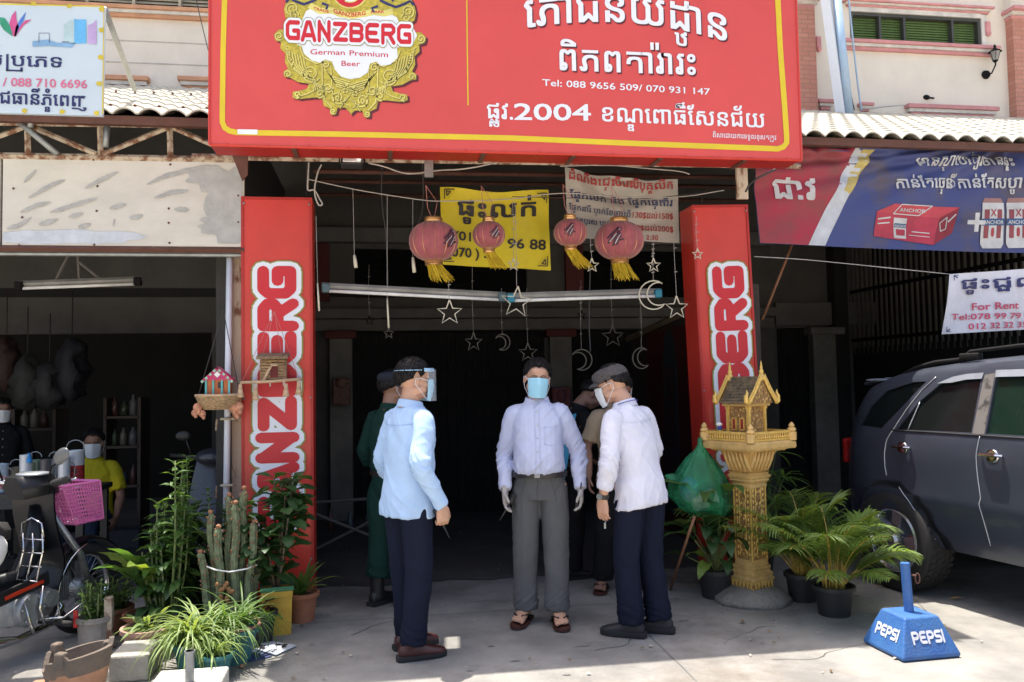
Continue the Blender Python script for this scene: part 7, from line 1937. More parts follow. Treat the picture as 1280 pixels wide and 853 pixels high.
# white side panel and body
b = MB()
for sg in (1, -1): b.ell((sg * .12, -.93, .62), (.05, .26, .14), 18, 10, rot=(R_(18), 0, 0))
b.build('side_panel', M['white'], mb, smooth=True)
b = MB()
for sg in (1, -1): b.box((sg * .15, -.62, .42), (.02, .40, .08), bev=.01, rot=(R_(8), 0, 0))
b.build('side_panel', blk, mb, label='black lower side panel')
b = MB()
for sg in (1, -1): b.box((sg * .163, -.6, .42), (.006, .26, .02), rot=(R_(8), 0, 0))
b.build('stripe', mat('red_reflector', (.45, .03, .01), .4, bump=0), mb)
b = MB(); b.rings([[Vector((x * w, y, z + dz)) for x, z in ((.13, .72), (.14, .78), (.09, .82), (-.09, .82), (-.14, .78), (-.13, .72))] for y, w, dz in ((-.62, .6, -.02), (-.75, 1, 0), (-1.0, 1.1, .0), (-1.3, 1.0, .03), (-1.42, .6, .03))]); b.build('seat', rubber, mb, smooth=True)
# chrome rack behind the leg shield
rk = MB(); rr = .006
for x in (-.07, .0, .07): rk.tube([(x + .13, -.56, .46), (x + .13, -.46, .62), (x + .13, -.42, .72)], rr, 6)
for t_ in (0, .3, .6, .9): rk.tube([(.05, -.56 + .14 * t_, .46 + .25 * t_), (.21, -.56 + .14 * t_, .46 + .25 * t_)], rr * .8, 6)
rk.tube([(.05, -.43, .70), (.06, -.40, .78), (.13, -.385, .81), (.20, -.40, .78), (.21, -.43, .70)], rr, 6); rk.build('chrome_rack', chrome, mb, smooth=True)
# engine
b = MB(); b.box((.04, -.52, .30), (.20, .34, .17), bev=.04); b.lathe([(.001, .03), (.085, .03), (.10, .0), (.10, -.05)], 24, M=TM((.15, -.56, .30), ry=PI / 2)); b.lathe([(.001, .05), (.05, .05), (.06, .0)], 20, M=TM((.14, -.43, .33), ry=PI / 2))
for k in range(7): b.box((.0, -.30 + k * .018, .33), (.14, .008, .15), bev=.003)
for a in range(6): b.ell((.185, -.56 + .075 * math.cos(a), .30 + .075 * math.sin(a)), (.006, .008, .008), 6, 4)
b.build('engine', alu, mb, smooth=True, auto=40)
b = MB(); b.tube([(.03, -.27, .30), (.05, -.22, .22), (.10, -.34, .16), (.12, -.6, .14), (.13, -.8, .17), (.14, -1.3, .26)], [.018, .018, .018, .02, .04, .045], 10); b.build('exhaust', chrome, mb, smooth=True)
b = MB(); b.tube([(.10, -.44, .19), (.24, -.44, .19), (.32, -.44, .195)], .010, 6); b.tube([(.24, -.44, .195), (.33, -.44, .195)], .018, 8); b.build('footpeg', rubber, mb, smooth=True)
b = MB(); b.tube([(.15, -.46, .22), (.20, -.36, .20), (.23, -.24, .26), (.28, -.21, .275)], .008, 6); b.build('brake_pedal', chrome, mb, smooth=True)
b = MB(); b.tube([(.17, -.62, .36), (.175, -.57, .22), (.18, -.55, .16)], .010, 6); b.tube([(.19, -.50, .42), (.20, -.53, .30), (.205, -.50, .20)], .008, 6); b.build('kick_starter', chrome, mb, smooth=True)
b = MB(); b.tube([(.05, -.75, .2), (-.14, -.62, .0)], .012, 6); b.build('side_stand', M['steel'], mb, smooth=True)
# basket in front of the bars
bk_m = mat('pink_plastic', (0.62, 0.16, 0.40), 0.4, var=.03, bump=.02)
bk = MB()
def bq(u, h, ins=0.0):
    """around the basket rim: u 0..4 along the four sides"""
    w, d = .19 - .04 * (1 - h), .15 - .035 * (1 - h)
    k = int(u) % 4; f = u - int(u)
    cs_ = [(-w, -d), (w, -d), (w, d), (-w, d)]
    a, c = cs_[k], cs_[(k + 1) % 4]
    return V(a[0] + (c[0] - a[0]) * f, .06 + a[1] + (c[1] - a[1]) * f, .73 + .25 * h + (.02 * (1 - abs(2 * f - 1)) * h if k == 2 else 0))
nn = 14
for k in range(4):
    for i in range(nn + 1):
        u = k + i / nn
        if i in (0,) or True: bk.tube([bq(u if i < nn else k + .9999, 0), bq(u if i < nn else k + .9999, 1)], .0042 if i % nn else .008, 4)
    for j in range(11):
        bk.tube([bq(k, j / 10), bq(k + .9999, j / 10)], .0044 if j % 10 else .009, 4)
bk.box((0, .06, .735), (.29, .22, .008))
# solid panel on the near face
a_ = [bq(.36, .1), bq(.66, .1), bq(.66, .86), bq(.36, .86)]
bk.add([p + V(0, -.006, 0) for p in a_] + [p + V(0, .002, 0) for p in a_], [(0, 1, 2, 3), (7, 6, 5, 4), (0, 4, 5, 1), (1, 5, 6, 2), (2, 6, 7, 3), (3, 7, 4, 0)])
o = bk.build('basket', bk_m, mb)
b = MB(); b.tube([(-.06, -.03, .86), (-.07, -.04, .80), (0, .0, .73), (.05, -.03, .86)], .006, 6); b.tube([(-.1, .0, .75), (.0, -.1, .70), (.1, .0, .75), (.1, .22, .75)], .006, 6); b.build('basket_bracket', chrome, mb, smooth=True)

for ch in kids(mb):   # rake: everything above the front fender sits further back
    if ch.type == 'MESH' and ch.name.split('.')[0] in ('fork', 'leg_shield', 'handlebar_cowl', 'handlebar', 'grip', 'lever', 'mirror_stem', 'mirror', 'basket', 'basket_bracket', 'frame', 'chrome_rack'):
        for v in ch.data.vertices:
            if ch.name.startswith('basket'): v.co.x -= .07; v.co.z -= .02
            if v.co.y > -.62: v.co.y -= .20 * min(1.1, max(0, (v.co.z - .5) / .45))
# ================================================================== scooter behind the plants
sc_ = thing('scooter', 'dark grey scooter parked behind the tall plants beside the white pipe', 'scooter', V(at(256, 700, 6.5).x, 6.75, 0), rz=R_(185))
b = MB()
def apron(u, v):
    x = (u - .5) * (.40 - .16 * v ** 2); return V(x, .12 + .16 * v * 0 - 1.6 * x * x - .22 * v, .30 + .68 * v)
b.grid(apron, 14, 14); b.grid(lambda u, v: apron(u, v) - V(0, .015, 0), 14, 14); b.build('front_apron', mat('dark_bluegrey_plastic', (.035, .04, .055), .35, coat=.3), sc_, smooth=True)
b = MB(); b.ell((0, -.08, 1.0), (.13, .12, .07), 16, 10); b.build('handlebar_cowl', mat('dark_bluegrey_plastic', 0), sc_, smooth=True)
b = MB(); b.ell((-.07, .03, 1.0), (.042, .03, .042), 14, 10); b.build('headlight', chrome, sc_, smooth=True)
b = MB(); b.tube([(-.32, -.14, 1.02), (-.1, -.08, 1.0), (.1, -.08, 1.0), (.32, -.14, 1.02)], .014, 8); b.build('handlebar', M['black'], sc_, smooth=True)
for sg in (1, -1):
    b = MB(); b.tube([(sg * .16, -.1, 1.02), (sg * .2, -.1, 1.14)], .006, 6); b.ell((sg * .22, -.1, 1.17), (.06, .015, .04), 12, 8); b.build('mirror', M['black'], sc_, smooth=True)
b = MB(); b.rings([[Vector((.13 * w * math.cos(t * PI / 4), y, z + .09 * w * math.sin(t * PI / 4))) for t in range(8)] for y, z, w in ((-.45, .62, .4), (-.6, .68, 1), (-1.0, .70, 1.1), (-1.3, .72, .7))]); b.build('seat', rubber, sc_, smooth=True)
b = MB(); b.box((0, -.85, .45), (.22, .8, .3), bev=.06); b.box((0, -.3, .28), (.24, .5, .06), bev=.02); b.build('body', mat('dark_bluegrey_plastic', 0), sc_, smooth=True, auto=40)
for y in (.15, -1.1):
    b = MB(); b.lathe([(.13, -.04), (.20, -.045), (.225, 0), (.20, .045), (.13, .04)], 28, M=TM((0, y, .225), ry=PI / 2)); b.lathe([(.001, -.03), (.135, -.03), (.135, .03), (.001, .03)], 20, M=TM((0, y, .225), ry=PI / 2)); b.build('wheel', rubber, sc_, smooth=True, auto=50)
# ================================================================== people
def fuse(b, voxel, sm=2, dec=None):
    me = b.mesh('tmp'); bm = bmesh.new(); bm.from_mesh(me); bmesh.ops.recalc_face_normals(bm, faces=bm.faces); bm.to_mesh(me); bm.free()
    o = bpy.data.objects.new('tmp', me); COL.objects.link(o)
    m = o.modifiers.new('r', 'REMESH'); m.mode = 'VOXEL'; m.voxel_size = voxel
    if sm: s = o.modifiers.new('s', 'SMOOTH'); s.iterations = sm; s.factor = .5
    if dec: d = o.modifiers.new('d', 'DECIMATE'); d.ratio = dec
    bpy.context.view_layer.update()
    new = bpy.data.meshes.new_from_object(o.evaluated_get(bpy.context.evaluated_depsgraph_get()))
    bpy.data.objects.remove(o)
    return new
def link_mesh(name, me, m, parent, label=None):
    me.name = name; me.materials.clear(); me.materials.append(m); me.shade_smooth()
    o = bpy.data.objects.new(name, me); COL.objects.link(o); o.parent = parent; MW[o.name] = MW[parent.name].copy()
    if label: o['label'] = label
    return o
def displace(me, fn):
    ns = [v.normal.copy() for v in me.vertices]
    for v, n in zip(me.vertices, ns):
        v.co += n * fn(v.co, n)
    me.update()
def ridge(p, fx, fy, fz, sh=0.0, ph=0.0):
    q = noise.noise(Vector((p.x * fx + ph, p.y * fy, (p.z + sh * p.x) * fz)))
    return (1 - min(1, abs(q) * 2.2)) ** 2
skin = mat('tan_skin', (.52, .30, .205), .5, var=.06, scale=14, bump=.12, bscale=160, sub=.12)
skin_d = mat('brown_skin', (.26, .14, .095), .55, var=.06, scale=14, bump=.1)
hair_m = mat('black_hair', (.009, .008, .009), .55, spec=.25, var=.3, scale=40, bump=.5, bscale=150, stretch=(1, 1, .15), bdist=.004)
mask_b = mat('light_blue_mask', (.33, .64, .82), .7, var=.03, scale=20, bump=.1)
mask_w = mat('white_mask', (.66, .70, .74), .7, var=.03, bump=.1)
eye_m = mat('dark_eye', (.02, .015, .012), .2, bump=0)
glove_m = mat('pale_glove', (.42, .39, .37), .6, bump=.3, scale=20)
def cloth(name, c, rough=.8, sc=60, **k):
    return mat(name, c, rough, var=.05, scale=5, bump=.12, bscale=220, bdist=.003, spec=.15, **k)
shirt_lb = cloth('light_blue_shirt', (.40, .56, .80)); shirt_w = cloth('white_shirt', (.66, .67, .78)); tr_navy = cloth('navy_trousers', (.008, .011, .026)); tr_grey = cloth('grey_trousers', (.115, .118, .125))
uni_g = cloth('dark_green_uniform', (.008, .034, .028)); tan_c = cloth('tan_shirt', (.38, .29, .20)); blue_c = cloth('blue_gown', (.07, .32, .52)); yel_c = cloth('yellow_top', (.50, .42, .02)); blk_c = cloth('black_cloth', (.012, .012, .014))
leather_d = mat('dark_leather', (.018, .016, .016), .4, bump=.2, scale=20); leather_m = mat('maroon_leather', (.065, .02, .02), .35, bump=.2, scale=20)
# striped shirt
sst = bpy.data.materials.new('blue_striped_shirt'); sst.use_nodes = True; MATS['blue_striped_shirt'] = sst
_nt = sst.node_tree; _b = _nt.nodes['Principled BSDF']; _w = _nt.nodes.new('ShaderNodeTexWave'); _tc = _nt.nodes.new('ShaderNodeTexCoord'); _r = _nt.nodes.new('ShaderNodeValToRGB')
_w.inputs['Scale'].default_value = 40; _w.bands_direction = 'X'; _w.inputs['Distortion'].default_value = .35; _w.inputs['Detail'].default_value = 1
_r.color_ramp.elements[0].position = .35; _r.color_ramp.elements[0].color = (.43, .48, .70, 1); _r.color_ramp.elements[1].position = .6; _r.color_ramp.elements[1].color = (.58, .61, .76, 1)
_nt.links.new(_tc.outputs['Object'], _w.inputs[0]); _nt.links.new(_w.outputs[0], _r.inputs[0]); _nt.links.new(_r.outputs[0], _b.inputs['Base Color']); _b.inputs['Roughness'].default_value = .8

def ring(c, ax, ay, rx, ry, n=20, p=2.3):
    out = []
    for k in range(n):
        a = 2 * PI * k / n; ca, sa = math.cos(a), math.sin(a)
        q = (abs(ca) ** p + abs(sa) ** p) ** (-1 / p)
        out.append(Vector(c) + Vector(ax) * (rx * q * ca) + Vector(ay) * (ry * q * sa))
    return out
X3, Y3 = Vector((1, 0, 0)), Vector((0, 1, 0))
def curve3(pts, n=16):
    """smooth path through the points, with radii as the 4th value"""
    out = []
    P_ = [Vector(p) for p in pts]
    P_ = [P_[0]] + P_ + [P_[-1]]
    for i in range(1, len(P_) - 2):
        for k in range(n):
            t = k / n; a, b, c, d = P_[i - 1], P_[i], P_[i + 1], P_[i + 2]
            out.append(.5 * ((2 * b) + (c - a) * t + (2 * a - 5 * b + 4 * c - d) * t * t + (3 * b - a - 3 * c + d) * t ** 3))
    out.append(P_[-2]); return out
def limb(b, pts, n=14, flat=1.0, seg=8):
    q = curve3([Vector((*p[0], p[1])) for p in pts], seg)
    b.tube([v.xyz for v in q], [max(.002, v.w) for v in q], n, flat=flat)
def hand_geo(b, W, d, n, side, curl=.5, spread=.05, thumb=.5, k=1.0, fat=1.0):
    """W wrist, d direction of the hand, n palm normal (palm side), side towards the thumb"""
    d = Vector(d).normalized(); n = Vector(n); n = (n - d * n.dot(d)).normalized(); s = d.cross(n).normalized() * (1 if d.cross(n).dot(Vector(side)) > 0 else -1)
    W = Vector(W)
    rs = []
    for t, hw, th in ((-.02, .026, .020), (.0, .028, .019), (.03, .036, .016), (.06, .041, .015), (.088, .040, .013), (.096, .036, .010)):
        rs.append(ring(W + d * t * k, s, n, hw * k * fat, th * k * fat, 16, 2.6))
    b.rings(rs)
    for j, (o, L, a0) in enumerate(((.030, .066, .0), (.010, .076, .02), (-.011, .070, .03), (-.031, .054, .06))):
        p = W + (d * .088 + s * o) * k; dirv = (d + s * (spread * (1.5 - j))).normalized(); pts = [p - dirv * .012]; a = (curl + a0 * 2) * .55; r = (.0088 - .0006 * (j == 3)) * k * fat; pts.append(p)
        for q, f in enumerate((.46, .30, .24)):
            dd = dirv * math.cos(a) + n * math.sin(a); p = p + dd * L * f * k; pts.append(p.copy()); a += curl * (1.1 if q == 0 else .8)
        b.tube(pts, [r, r * 1.08, r, r * .92, r * .6], 8)
    p = W + (d * .022 + s * .026) * k; dirv = (d * .72 + s * .62 * thumb * 1.4 + n * .35).normalized()
    pts = [p - dirv * .01, p, p + dirv * .036 * k, p + dirv * .036 * k + (dirv * .75 + d * .5 + n * .25).normalized() * .030 * k, p + dirv * .036 * k + (dirv * .6 + d * .7 + n * .3).normalized() * .048 * k]
    b.tube(pts, [.013 * k, .014 * k, .0105 * k * fat, .0095 * k * fat, .006 * k], 8)

def person(label, loc, rz, H=1.70, lean=(0, 0), twist=0, belly=0.0, width=1.0, arms=None, legs=None, head=(0, 0, 0), sk=None, shirt=None, hem=.80, sleeve='long', trousers=None, wide=1.0, shoes='shoe', shoe_m=None,
           mask=mask_b, hair='short', glove=False, voxel=.0055, neck_fwd=.0, seated=False, collar=True, blur=False, fold_amp=1.0, headscale=1.0):
    sk = sk or skin
    t = thing('person', label, 'person', loc, rz=rz, s=H / 1.70)
    U = Matrix.Translation((0, 0, .93)) @ Matrix.Rotation(twist, 4, 'Z') @ Matrix.Rotation(-lean[0], 4, 'X') @ Matrix.Rotation(lean[1], 4, 'Y') @ Matrix.Translation((0, 0, -.93))
    u = lambda p: U @ Vector(p)
    arms = arms or {}
    A = {}
    for s, sg in (('R', 1), ('L', -1)):
        e, w, hd, pn, cu = arms.get(s, ((.245, -.03, 1.10), (.27, .04, .87), (.02, .12, -1), (-1, .1, 0), .5))
        A[s] = (V(sg * .172 * width, -.005, 1.352), V(sg * e[0], *e[1:]), V(sg * w[0], *w[1:]), V(sg * hd[0], *hd[1:]), V(sg * pn[0], *pn[1:]), cu, sg)
    Lg = {}
    legs = legs or {}
    for s, sg in (('R', 1), ('L', -1)):
        kn, an, fy = legs.get(s, ((.10, .02, .49), (.11, -.02, .08), 0.0))
        Lg[s] = (V(sg * .092, 0, .90), V(sg * kn[0], *kn[1:]), V(sg * an[0], *an[1:]), fy, sg)
    # ---- body: head, neck, trunk and limbs as one surface
    b = MB()
    HC = V(0, .028 + neck_fwd, 1.585)
    HM_ = U @ Matrix.Translation(HC) @ Matrix.Translation((0, -.02, -.06)) @ Matrix.Rotation(head[0], 4, 'Z') @ Matrix.Rotation(head[1], 4, 'X') @ Matrix.Rotation(head[2], 4, 'Y') @ Matrix.Translation((0, .02, .06)) @ Matrix.Scale(headscale, 4)
    E = lambda c, s_, rot=None: b.ell(c, s_, 22, 14, M=HM_, rot=rot)
    E((0, -.014, .030), (.076, .095, .084)); E((0, .030, -.030), (.060, .062, .072)); E((0, .040, -.078), (.044, .045, .033)); E((0, .068, .020), (.050, .020, .013)); E((0, .052, .045), (.055, .035, .035))
    for sg in (1, -1):
        E((sg * .034, .058, -.025), (.026, .026, .028)); E((sg * .0795, -.008, -.008), (.0075, .018, .030), (R_(-12), 0, sg * R_(20))); E((sg * .050, .01, -.055), (.02, .05, .03))
    b.tube([HM_ @ V(0, .082, .018), HM_ @ V(0, .098, -.012), HM_ @ V(0, .104, -.030), HM_ @ V(0, .092, -.038)], [.008, .011, .015, .010], 10)
    for sg in (1, -1): E((sg * .013, .090, -.034), (.009, .010, .008))
    E((0, .088, -.055), (.022, .010, .006)); E((0, .086, -.065), (.020, .010, .007))
    limb(b, [((HM_ @ V(0, -.012, -.02)), .056), (u((0, .005 + neck_fwd * .4, 1.50)), .056), (u((0, -.005, 1.42)), .066), (u((0, -.005, 1.36)), .08)])
    tor = [(.86, 0, .15, .10), (.95, 0, .155, .105), (1.06, .01 + belly * .4, .145 + belly * .3, .10 + belly * .7), (1.18, .005, .155, .105), (1.30, 0, .165, .10), (1.36, 0, .145, .08), (1.42, 0, .08, .06)]
    b.rings([ring(u((0, cy, z)), U.to_3x3() @ X3, U.to_3x3() @ Y3, rx * width * .93, ry * .93) for z, cy, rx, ry in tor])
    for s in 'RL':
        S_, e, w, hd, pn, cu, sg = A[s]
        limb(b, [(u(S_ * .96), .052), (u(S_.lerp(e, .5)), .045), (u(e), .037), (u(e.lerp(w, .35)), .038), (u(w), .0255)], 14)
        if not glove: hand_geo(b, u(w), U.to_3x3() @ hd, U.to_3x3() @ pn, U.to_3x3() @ V(0, 1, .2), cu)
        hp, kn, an, fy, sg = Lg[s]
        limb(b, [(hp, .085), (hp.lerp(kn, .5), .075), (kn, .052), (kn.lerp(an, .3), .052), (an, .036)], 14)
        F_ = Matrix.Translation(an) @ Matrix.Rotation(fy, 4, 'Z')
        dz = .082 - an.z if not seated else 0
        if shoes == 'sandal':
            b.rings([ring(F_ @ V(0, y, z - .08 + .02), F_.to_3x3() @ X3, V(0, 0, 1), rx, rz_, 14) for y, z, rx, rz_ in ((-.055, .028, .022, .02), (-.03, .034, .033, .032), (.02, .045, .036, .042), (.08, .032, .042, .026), (.13, .024, .046, .018), (.155, .02, .044, .014))])
            for j in range(5):
                x = sg * (-.034 + .0175 * j); L = (.056, .052, .046, .040, .032)[j]; r = (.0125, .0085, .008, .0078, .0075)[j]
                p = F_ @ V(x, .135 - .006 * j, -.04 + .0); q = F_ @ V(x * 1.12, .135 - .006 * j + L, -.044); b.tube([p, p.lerp(q, .6) + V(0, 0, .003), q], [r, r, r * .75], 8)
    me = fuse(b, voxel, 2, .5 if voxel < .006 else None)
    link_mesh('body', me, sk, t)
    # gloves
    if glove:
        for s in 'RL':
            S_, e, w, hd, pn, cu, sg = A[s]
            g_ = MB(); hand_geo(g_, u(w), U.to_3x3() @ hd, U.to_3x3() @ pn, U.to_3x3() @ V(0, 1, .2), cu, fat=1.12); g_.tube([u(w.lerp(e, .12)), u(w)], [.034, .030], 12)
            link_mesh('glove', fuse(g_, .0045, 1), glove_m, t)
    # eyes and brows
    for sg in (1, -1):
        q = MB(); q.ell((sg * .030, .0835, .002), (.0125, .006, .0035), 12, 6, M=HM_); q.build('eye', eye_m, t)
        q = MB(); q.tube([HM_ @ V(sg * .012, .090, .018), HM_ @ V(sg * .03, .089, .024), HM_ @ V(sg * .048, .080, .018)], [.002, .0034, .0016], 6, flat=.7); q.build('eyebrow', hair_m, t)
    # hair
    if hair != 'none':
        q = MB(); nu, nv = 64, 20
        def hairline(a):   # azimuth from the front, elevation in degrees where the hair stops
            a = abs(a)
            if a < .75: return 33 - 5 * math.cos(a * 9) * (a < .5) - a * 6
            if a < 1.25: return 28 - (a - .75) / .5 * 33
            if a < 1.75: return -6 + (math.sin((a - 1.25) / .5 * PI) * 22 if a > 1.35 else 0)
            return -10 - (a - 1.75) / 1.39 * 32
        def hp_(i, j, off):
            a = 2 * PI * i / nu - PI; lo = R_(hairline(a)); th = PI / 2 + (lo - PI / 2) * j / nv
            st = noise.noise(Vector((math.sin(a) * 9, math.cos(a) * 9, j * .25 + (0 if off > 0 else 0)))) * .0035
            r = off + st * (off > 0) + .006 * max(0, math.sin(th)) * (off > 0)
            return HM_ @ V((.078 + r) * math.cos(th) * math.sin(a), -.014 + (.096 + r) * math.cos(th) * math.cos(a), .030 + (.085 + r * 1.2) * math.sin(th))
        vs = [hp_(i, j, .0135 * (1 if j < nv - 1 else .6)) for j in range(nv + 1) for i in range(nu)] + [hp_(i, nv, -.006) for i in range(nu)]
        fs = []
        for j in range(nv + 1):
            for i in range(nu): a_ = j * nu + i; c_ = j * nu + (i + 1) % nu; fs.append((a_, c_, c_ + nu, a_ + nu))
        q.add(vs, fs)
        rh = random.Random(int(H * 1000) + len(label))
        for _ in range(420):
            a = rh.uniform(-PI, PI); j = rh.random() ** .7 * nv; i = (a + PI) / (2 * PI) * nu; da = rh.uniform(-1.2, 1.2); dj = rh.uniform(1.0, 3.4)
            i2 = i + da; j2 = min(nv - .4, j + dj)
            q.tube([hp_(i, j, .0125), hp_((i + i2) / 2, (j + j2) / 2, .0165), hp_(i2, j2 + .8, .0125)], [.0022, .0026, .0006], 3)
        q.build('hair', hair_m, t, smooth=True)
    # mask with ear loops
    if mask:
        q = MB()
        def mp(uu, v, l=0.0):
            a = (uu - .5) * 2 * 1.12; zz = .000 - .112 * v
            bulge = .016 * math.exp(-((uu - .5) / .16) ** 2) * (1 - abs(v - .30) * 1.1) + .004 * math.cos(a)
            w = 1 - .18 * v ** 2; pl = .0013 * math.sin(v * 26)
            return V((.0755 * math.sin(a) * w), .018 + (.080 + bulge - .012 * v ** 3) * math.cos(a * .93) + l + pl, zz + .008 * math.cos(a * 1.4) * (1 - v) - .012 * math.cos(a) * v)
        q.grid(lambda a_, c_: HM_ @ mp(a_, c_, .004), 22, 14); q.grid(lambda a_, c_: HM_ @ mp(a_, c_, .001), 22, 14)
        q.build('mask', mask, t, smooth=True)
        q = MB()
        for uu, sg in ((1, 1), (0, -1)): q.tube([HM_ @ mp(uu, .02), HM_ @ V(sg * .083, .02, .010), HM_ @ V(sg * .088, -.020, .012), HM_ @ V(sg * .087, -.026, -.02), HM_ @ V(sg * .080, .01, -.06), HM_ @ mp(uu, .95)], .0018, 5)
        q.build('ear_loop', mask_w, t)
    # shirt
    if shirt:
        b = MB(); lo = hem; g_ = .014
        rr = []
        zs = [lo, lo + .03, .95, 1.0, 1.06, 1.12, 1.18, 1.24, 1.30, 1.345, 1.385, 1.415, 1.44, 1.458]
        prof = {0.78: (.190, .142), .83: (.186, .138), .95: (.176, .128), 1.0: (.165, .120), 1.06: (.163, .120), 1.12: (.166, .122), 1.18: (.172, .124), 1.24: (.180, .124), 1.30: (.182, .120), 1.345: (.170, .110), 1.385: (.146, .098), 1.415: (.112, .084), 1.44: (.080, .070), 1.458: (.060, .058)}
        pk = sorted(prof)
        for z in zs:
            rx = lerp_tab([(k_, prof[k_][0]) for k_ in pk], z); ry = lerp_tab([(k_, prof[k_][1]) for k_ in pk], z)
            bl_ = belly * math.exp(-((z - 1.05) / .14) ** 2)
            if hem > .85 and z < .975: rx *= .86; ry *= .86   # tucked in
            kz = max(0, min(1, (z - .80) / .22)); u_ = lambda p, kz=kz: (Matrix.Translation((0, 0, .93)) @ Matrix.Rotation(twist, 4, 'Z') @ Matrix.Translation((0, 0, -.93)) @ Vector(p)).lerp(U @ Vector(p), kz)
            rr.append(ring(u_((0, bl_ * .55 + (.006 if z > 1.2 else 0), z)), U.to_3x3() @ X3, U.to_3x3() @ Y3, (rx + bl_ * .35) * width, ry + bl_ * .55, 28, 2.4))
        b.rings(rr)
        for s in 'RL':
            S_, e, w, hd, pn, cu, sg = A[s]
            ex = S_ + V(-sg * .06, 0, .004)
            if sleeve == 'short':
                limb(b, [(u(ex), .060), (u(S_), .062), (u(S_.lerp(e, .45)), .064), (u(S_.lerp(e, .78)), .066)], 18)
            elif sleeve == 'rolled':
                limb(b, [(u(ex), .060), (u(S_), .062), (u(S_.lerp(e, .5)), .062), (u(e), .054), (u(e.lerp(w, .5)), .050), (u(e.lerp(w, .72)), .047)], 18)
            else:
                limb(b, [(u(ex), .060), (u(S_), .062), (u(S_.lerp(e, .5)), .061), (u(e), .053), (u(e.lerp(w, .5)), .047), (u(w), .037)], 18)
        me = fuse(b, max(.008, voxel * 1.3), 3)
        el = [u(A[s][1]) for s in 'RL']
        def fold(p, n):
            d = .0068 * ridge(p, 4, 4, 10, 1.1) + .004 * ridge(p, 8, 8, 6, -1.2, 7)
            for e in el:
                k_ = math.exp(-((p - e).length / .10) ** 2); d += k_ * .016 * ridge(p, 6, 6, 34, 1.5, 3)
            if hem > .85: d += .010 * math.exp(-((p.z - 1.02) / .04) ** 2) * ridge(p, 16, 16, 14, 1.0, 2)
            else: d += .006 * math.exp(-((p.z - hem) / .12) ** 2) * ridge(p, 14, 14, 3, .6, 5)
            return (d - .003) * fold_amp
        displace(me, fold)
        so = link_mesh('shirt', me, shirt, t)
        tree = BVHTree.FromPolygons([v.co[:] for v in me.vertices], [tuple(p.vertices) for p in me.polygons])
        def on(x, z, side=1, off=.002):
            o_ = U @ V(x, side * .6, z); d_ = (U.to_3x3() @ V(0, -side, 0)).normalized(); h_ = tree.ray_cast(o_, d_)
            return (h_[0] - d_ * off) if h_[0] else None
        def seam_line(pts, r, m_, nm, side):
            P_ = [on(x, z, side) for x, z in pts]; P_ = [p for p in P_ if p is not None]
            if len(P_) > 2: q_ = MB(); q_.tube(P_, r, 5, flat=.6); q_.build(nm, m_, t, smooth=True)
        z0_ = 1.0 if hem > .85 else hem + .02
        for x in (-.014, .014): seam_line([(x, z0_ + (1.40 - z0_) * k / 24) for k in range(25)], .0022, shirt, 'placket_edge', 1)
        for k in range(5 if hem > .85 else 6):
            p = on(0, 1.37 - .085 * k, 1, .004)
            if p is not None and sleeve != 'short': q_ = MB(); q_.ell(p, (.0055, .003, .0055), 8, 4); q_.build('button', mat('pearl_button', (.55, .55, .55), .3, bump=0), t)
        if sleeve != 'short':
            seam_line([(-.15 + .30 * k / 20, 1.335 - .012 * math.cos((k / 20 - .5) * PI)) for k in range(21)], .0022, shirt, 'yoke_seam', -1)
            pc_ = [(.045, 1.27), (.045, 1.16), (.085, 1.15), (.125, 1.16), (.125, 1.27), (.045, 1.27)]
            seam_line([(-pc_[i][0] * (1 - f / 5) - pc_[i + 1][0] * f / 5, pc_[i][1] * (1 - f / 5) + pc_[i + 1][1] * f / 5) for i in range(5) for f in range(6)], .0022, shirt, 'chest_pocket', 1)
            for s_ in 'RL':
                S2, e2, w2 = A[s_][:3]
                if sleeve == 'long': q_ = MB(); q_.tube([u(w2.lerp(e2, .26)), u(w2.lerp(e2, .25)), u(w2.lerp(e2, .03)), u(w2.lerp(e2, .02))], [.036, .0425, .0405, .034], 18); q_.build('cuff', shirt, t, smooth=True, auto=60)
                else:
                    q_ = MB()
                    q_.tube([u(w2.lerp(e2, .50)), u(w2.lerp(e2, .48)), u(w2.lerp(e2, .40)), u(w2.lerp(e2, .30)), u(w2.lerp(e2, .29))], [.045, .052, .054, .050, .044], 18); q_.build('cuff', shirt, t, smooth=True, auto=60)
        if collar:
            q = MB(); NC = V(0, .0, 1.435)
            def col(a_, v, o=0.0):
                ang = a_ * 2 * PI + PI / 2 + .001; op = .02 * max(0, math.cos(ang - PI / 2)) ** 4
                r = .064 + .012 * v + o
                return u(NC + V(r * 1.12 * math.cos(ang), r * 1.06 * math.sin(ang) + .006, (.030 - .045 * v) - .022 * max(0, math.sin(ang)) ** 2 * (1 + v) + .012 * max(0, -math.sin(ang))))
            q.grid(lambda a_, v: col(.03 + a_ * .94, v, .003), 40, 4); q.grid(lambda a_, v: col(.03 + a_ * .94, v, -.002), 40, 4)
            q.build('collar', shirt, t, smooth=True)
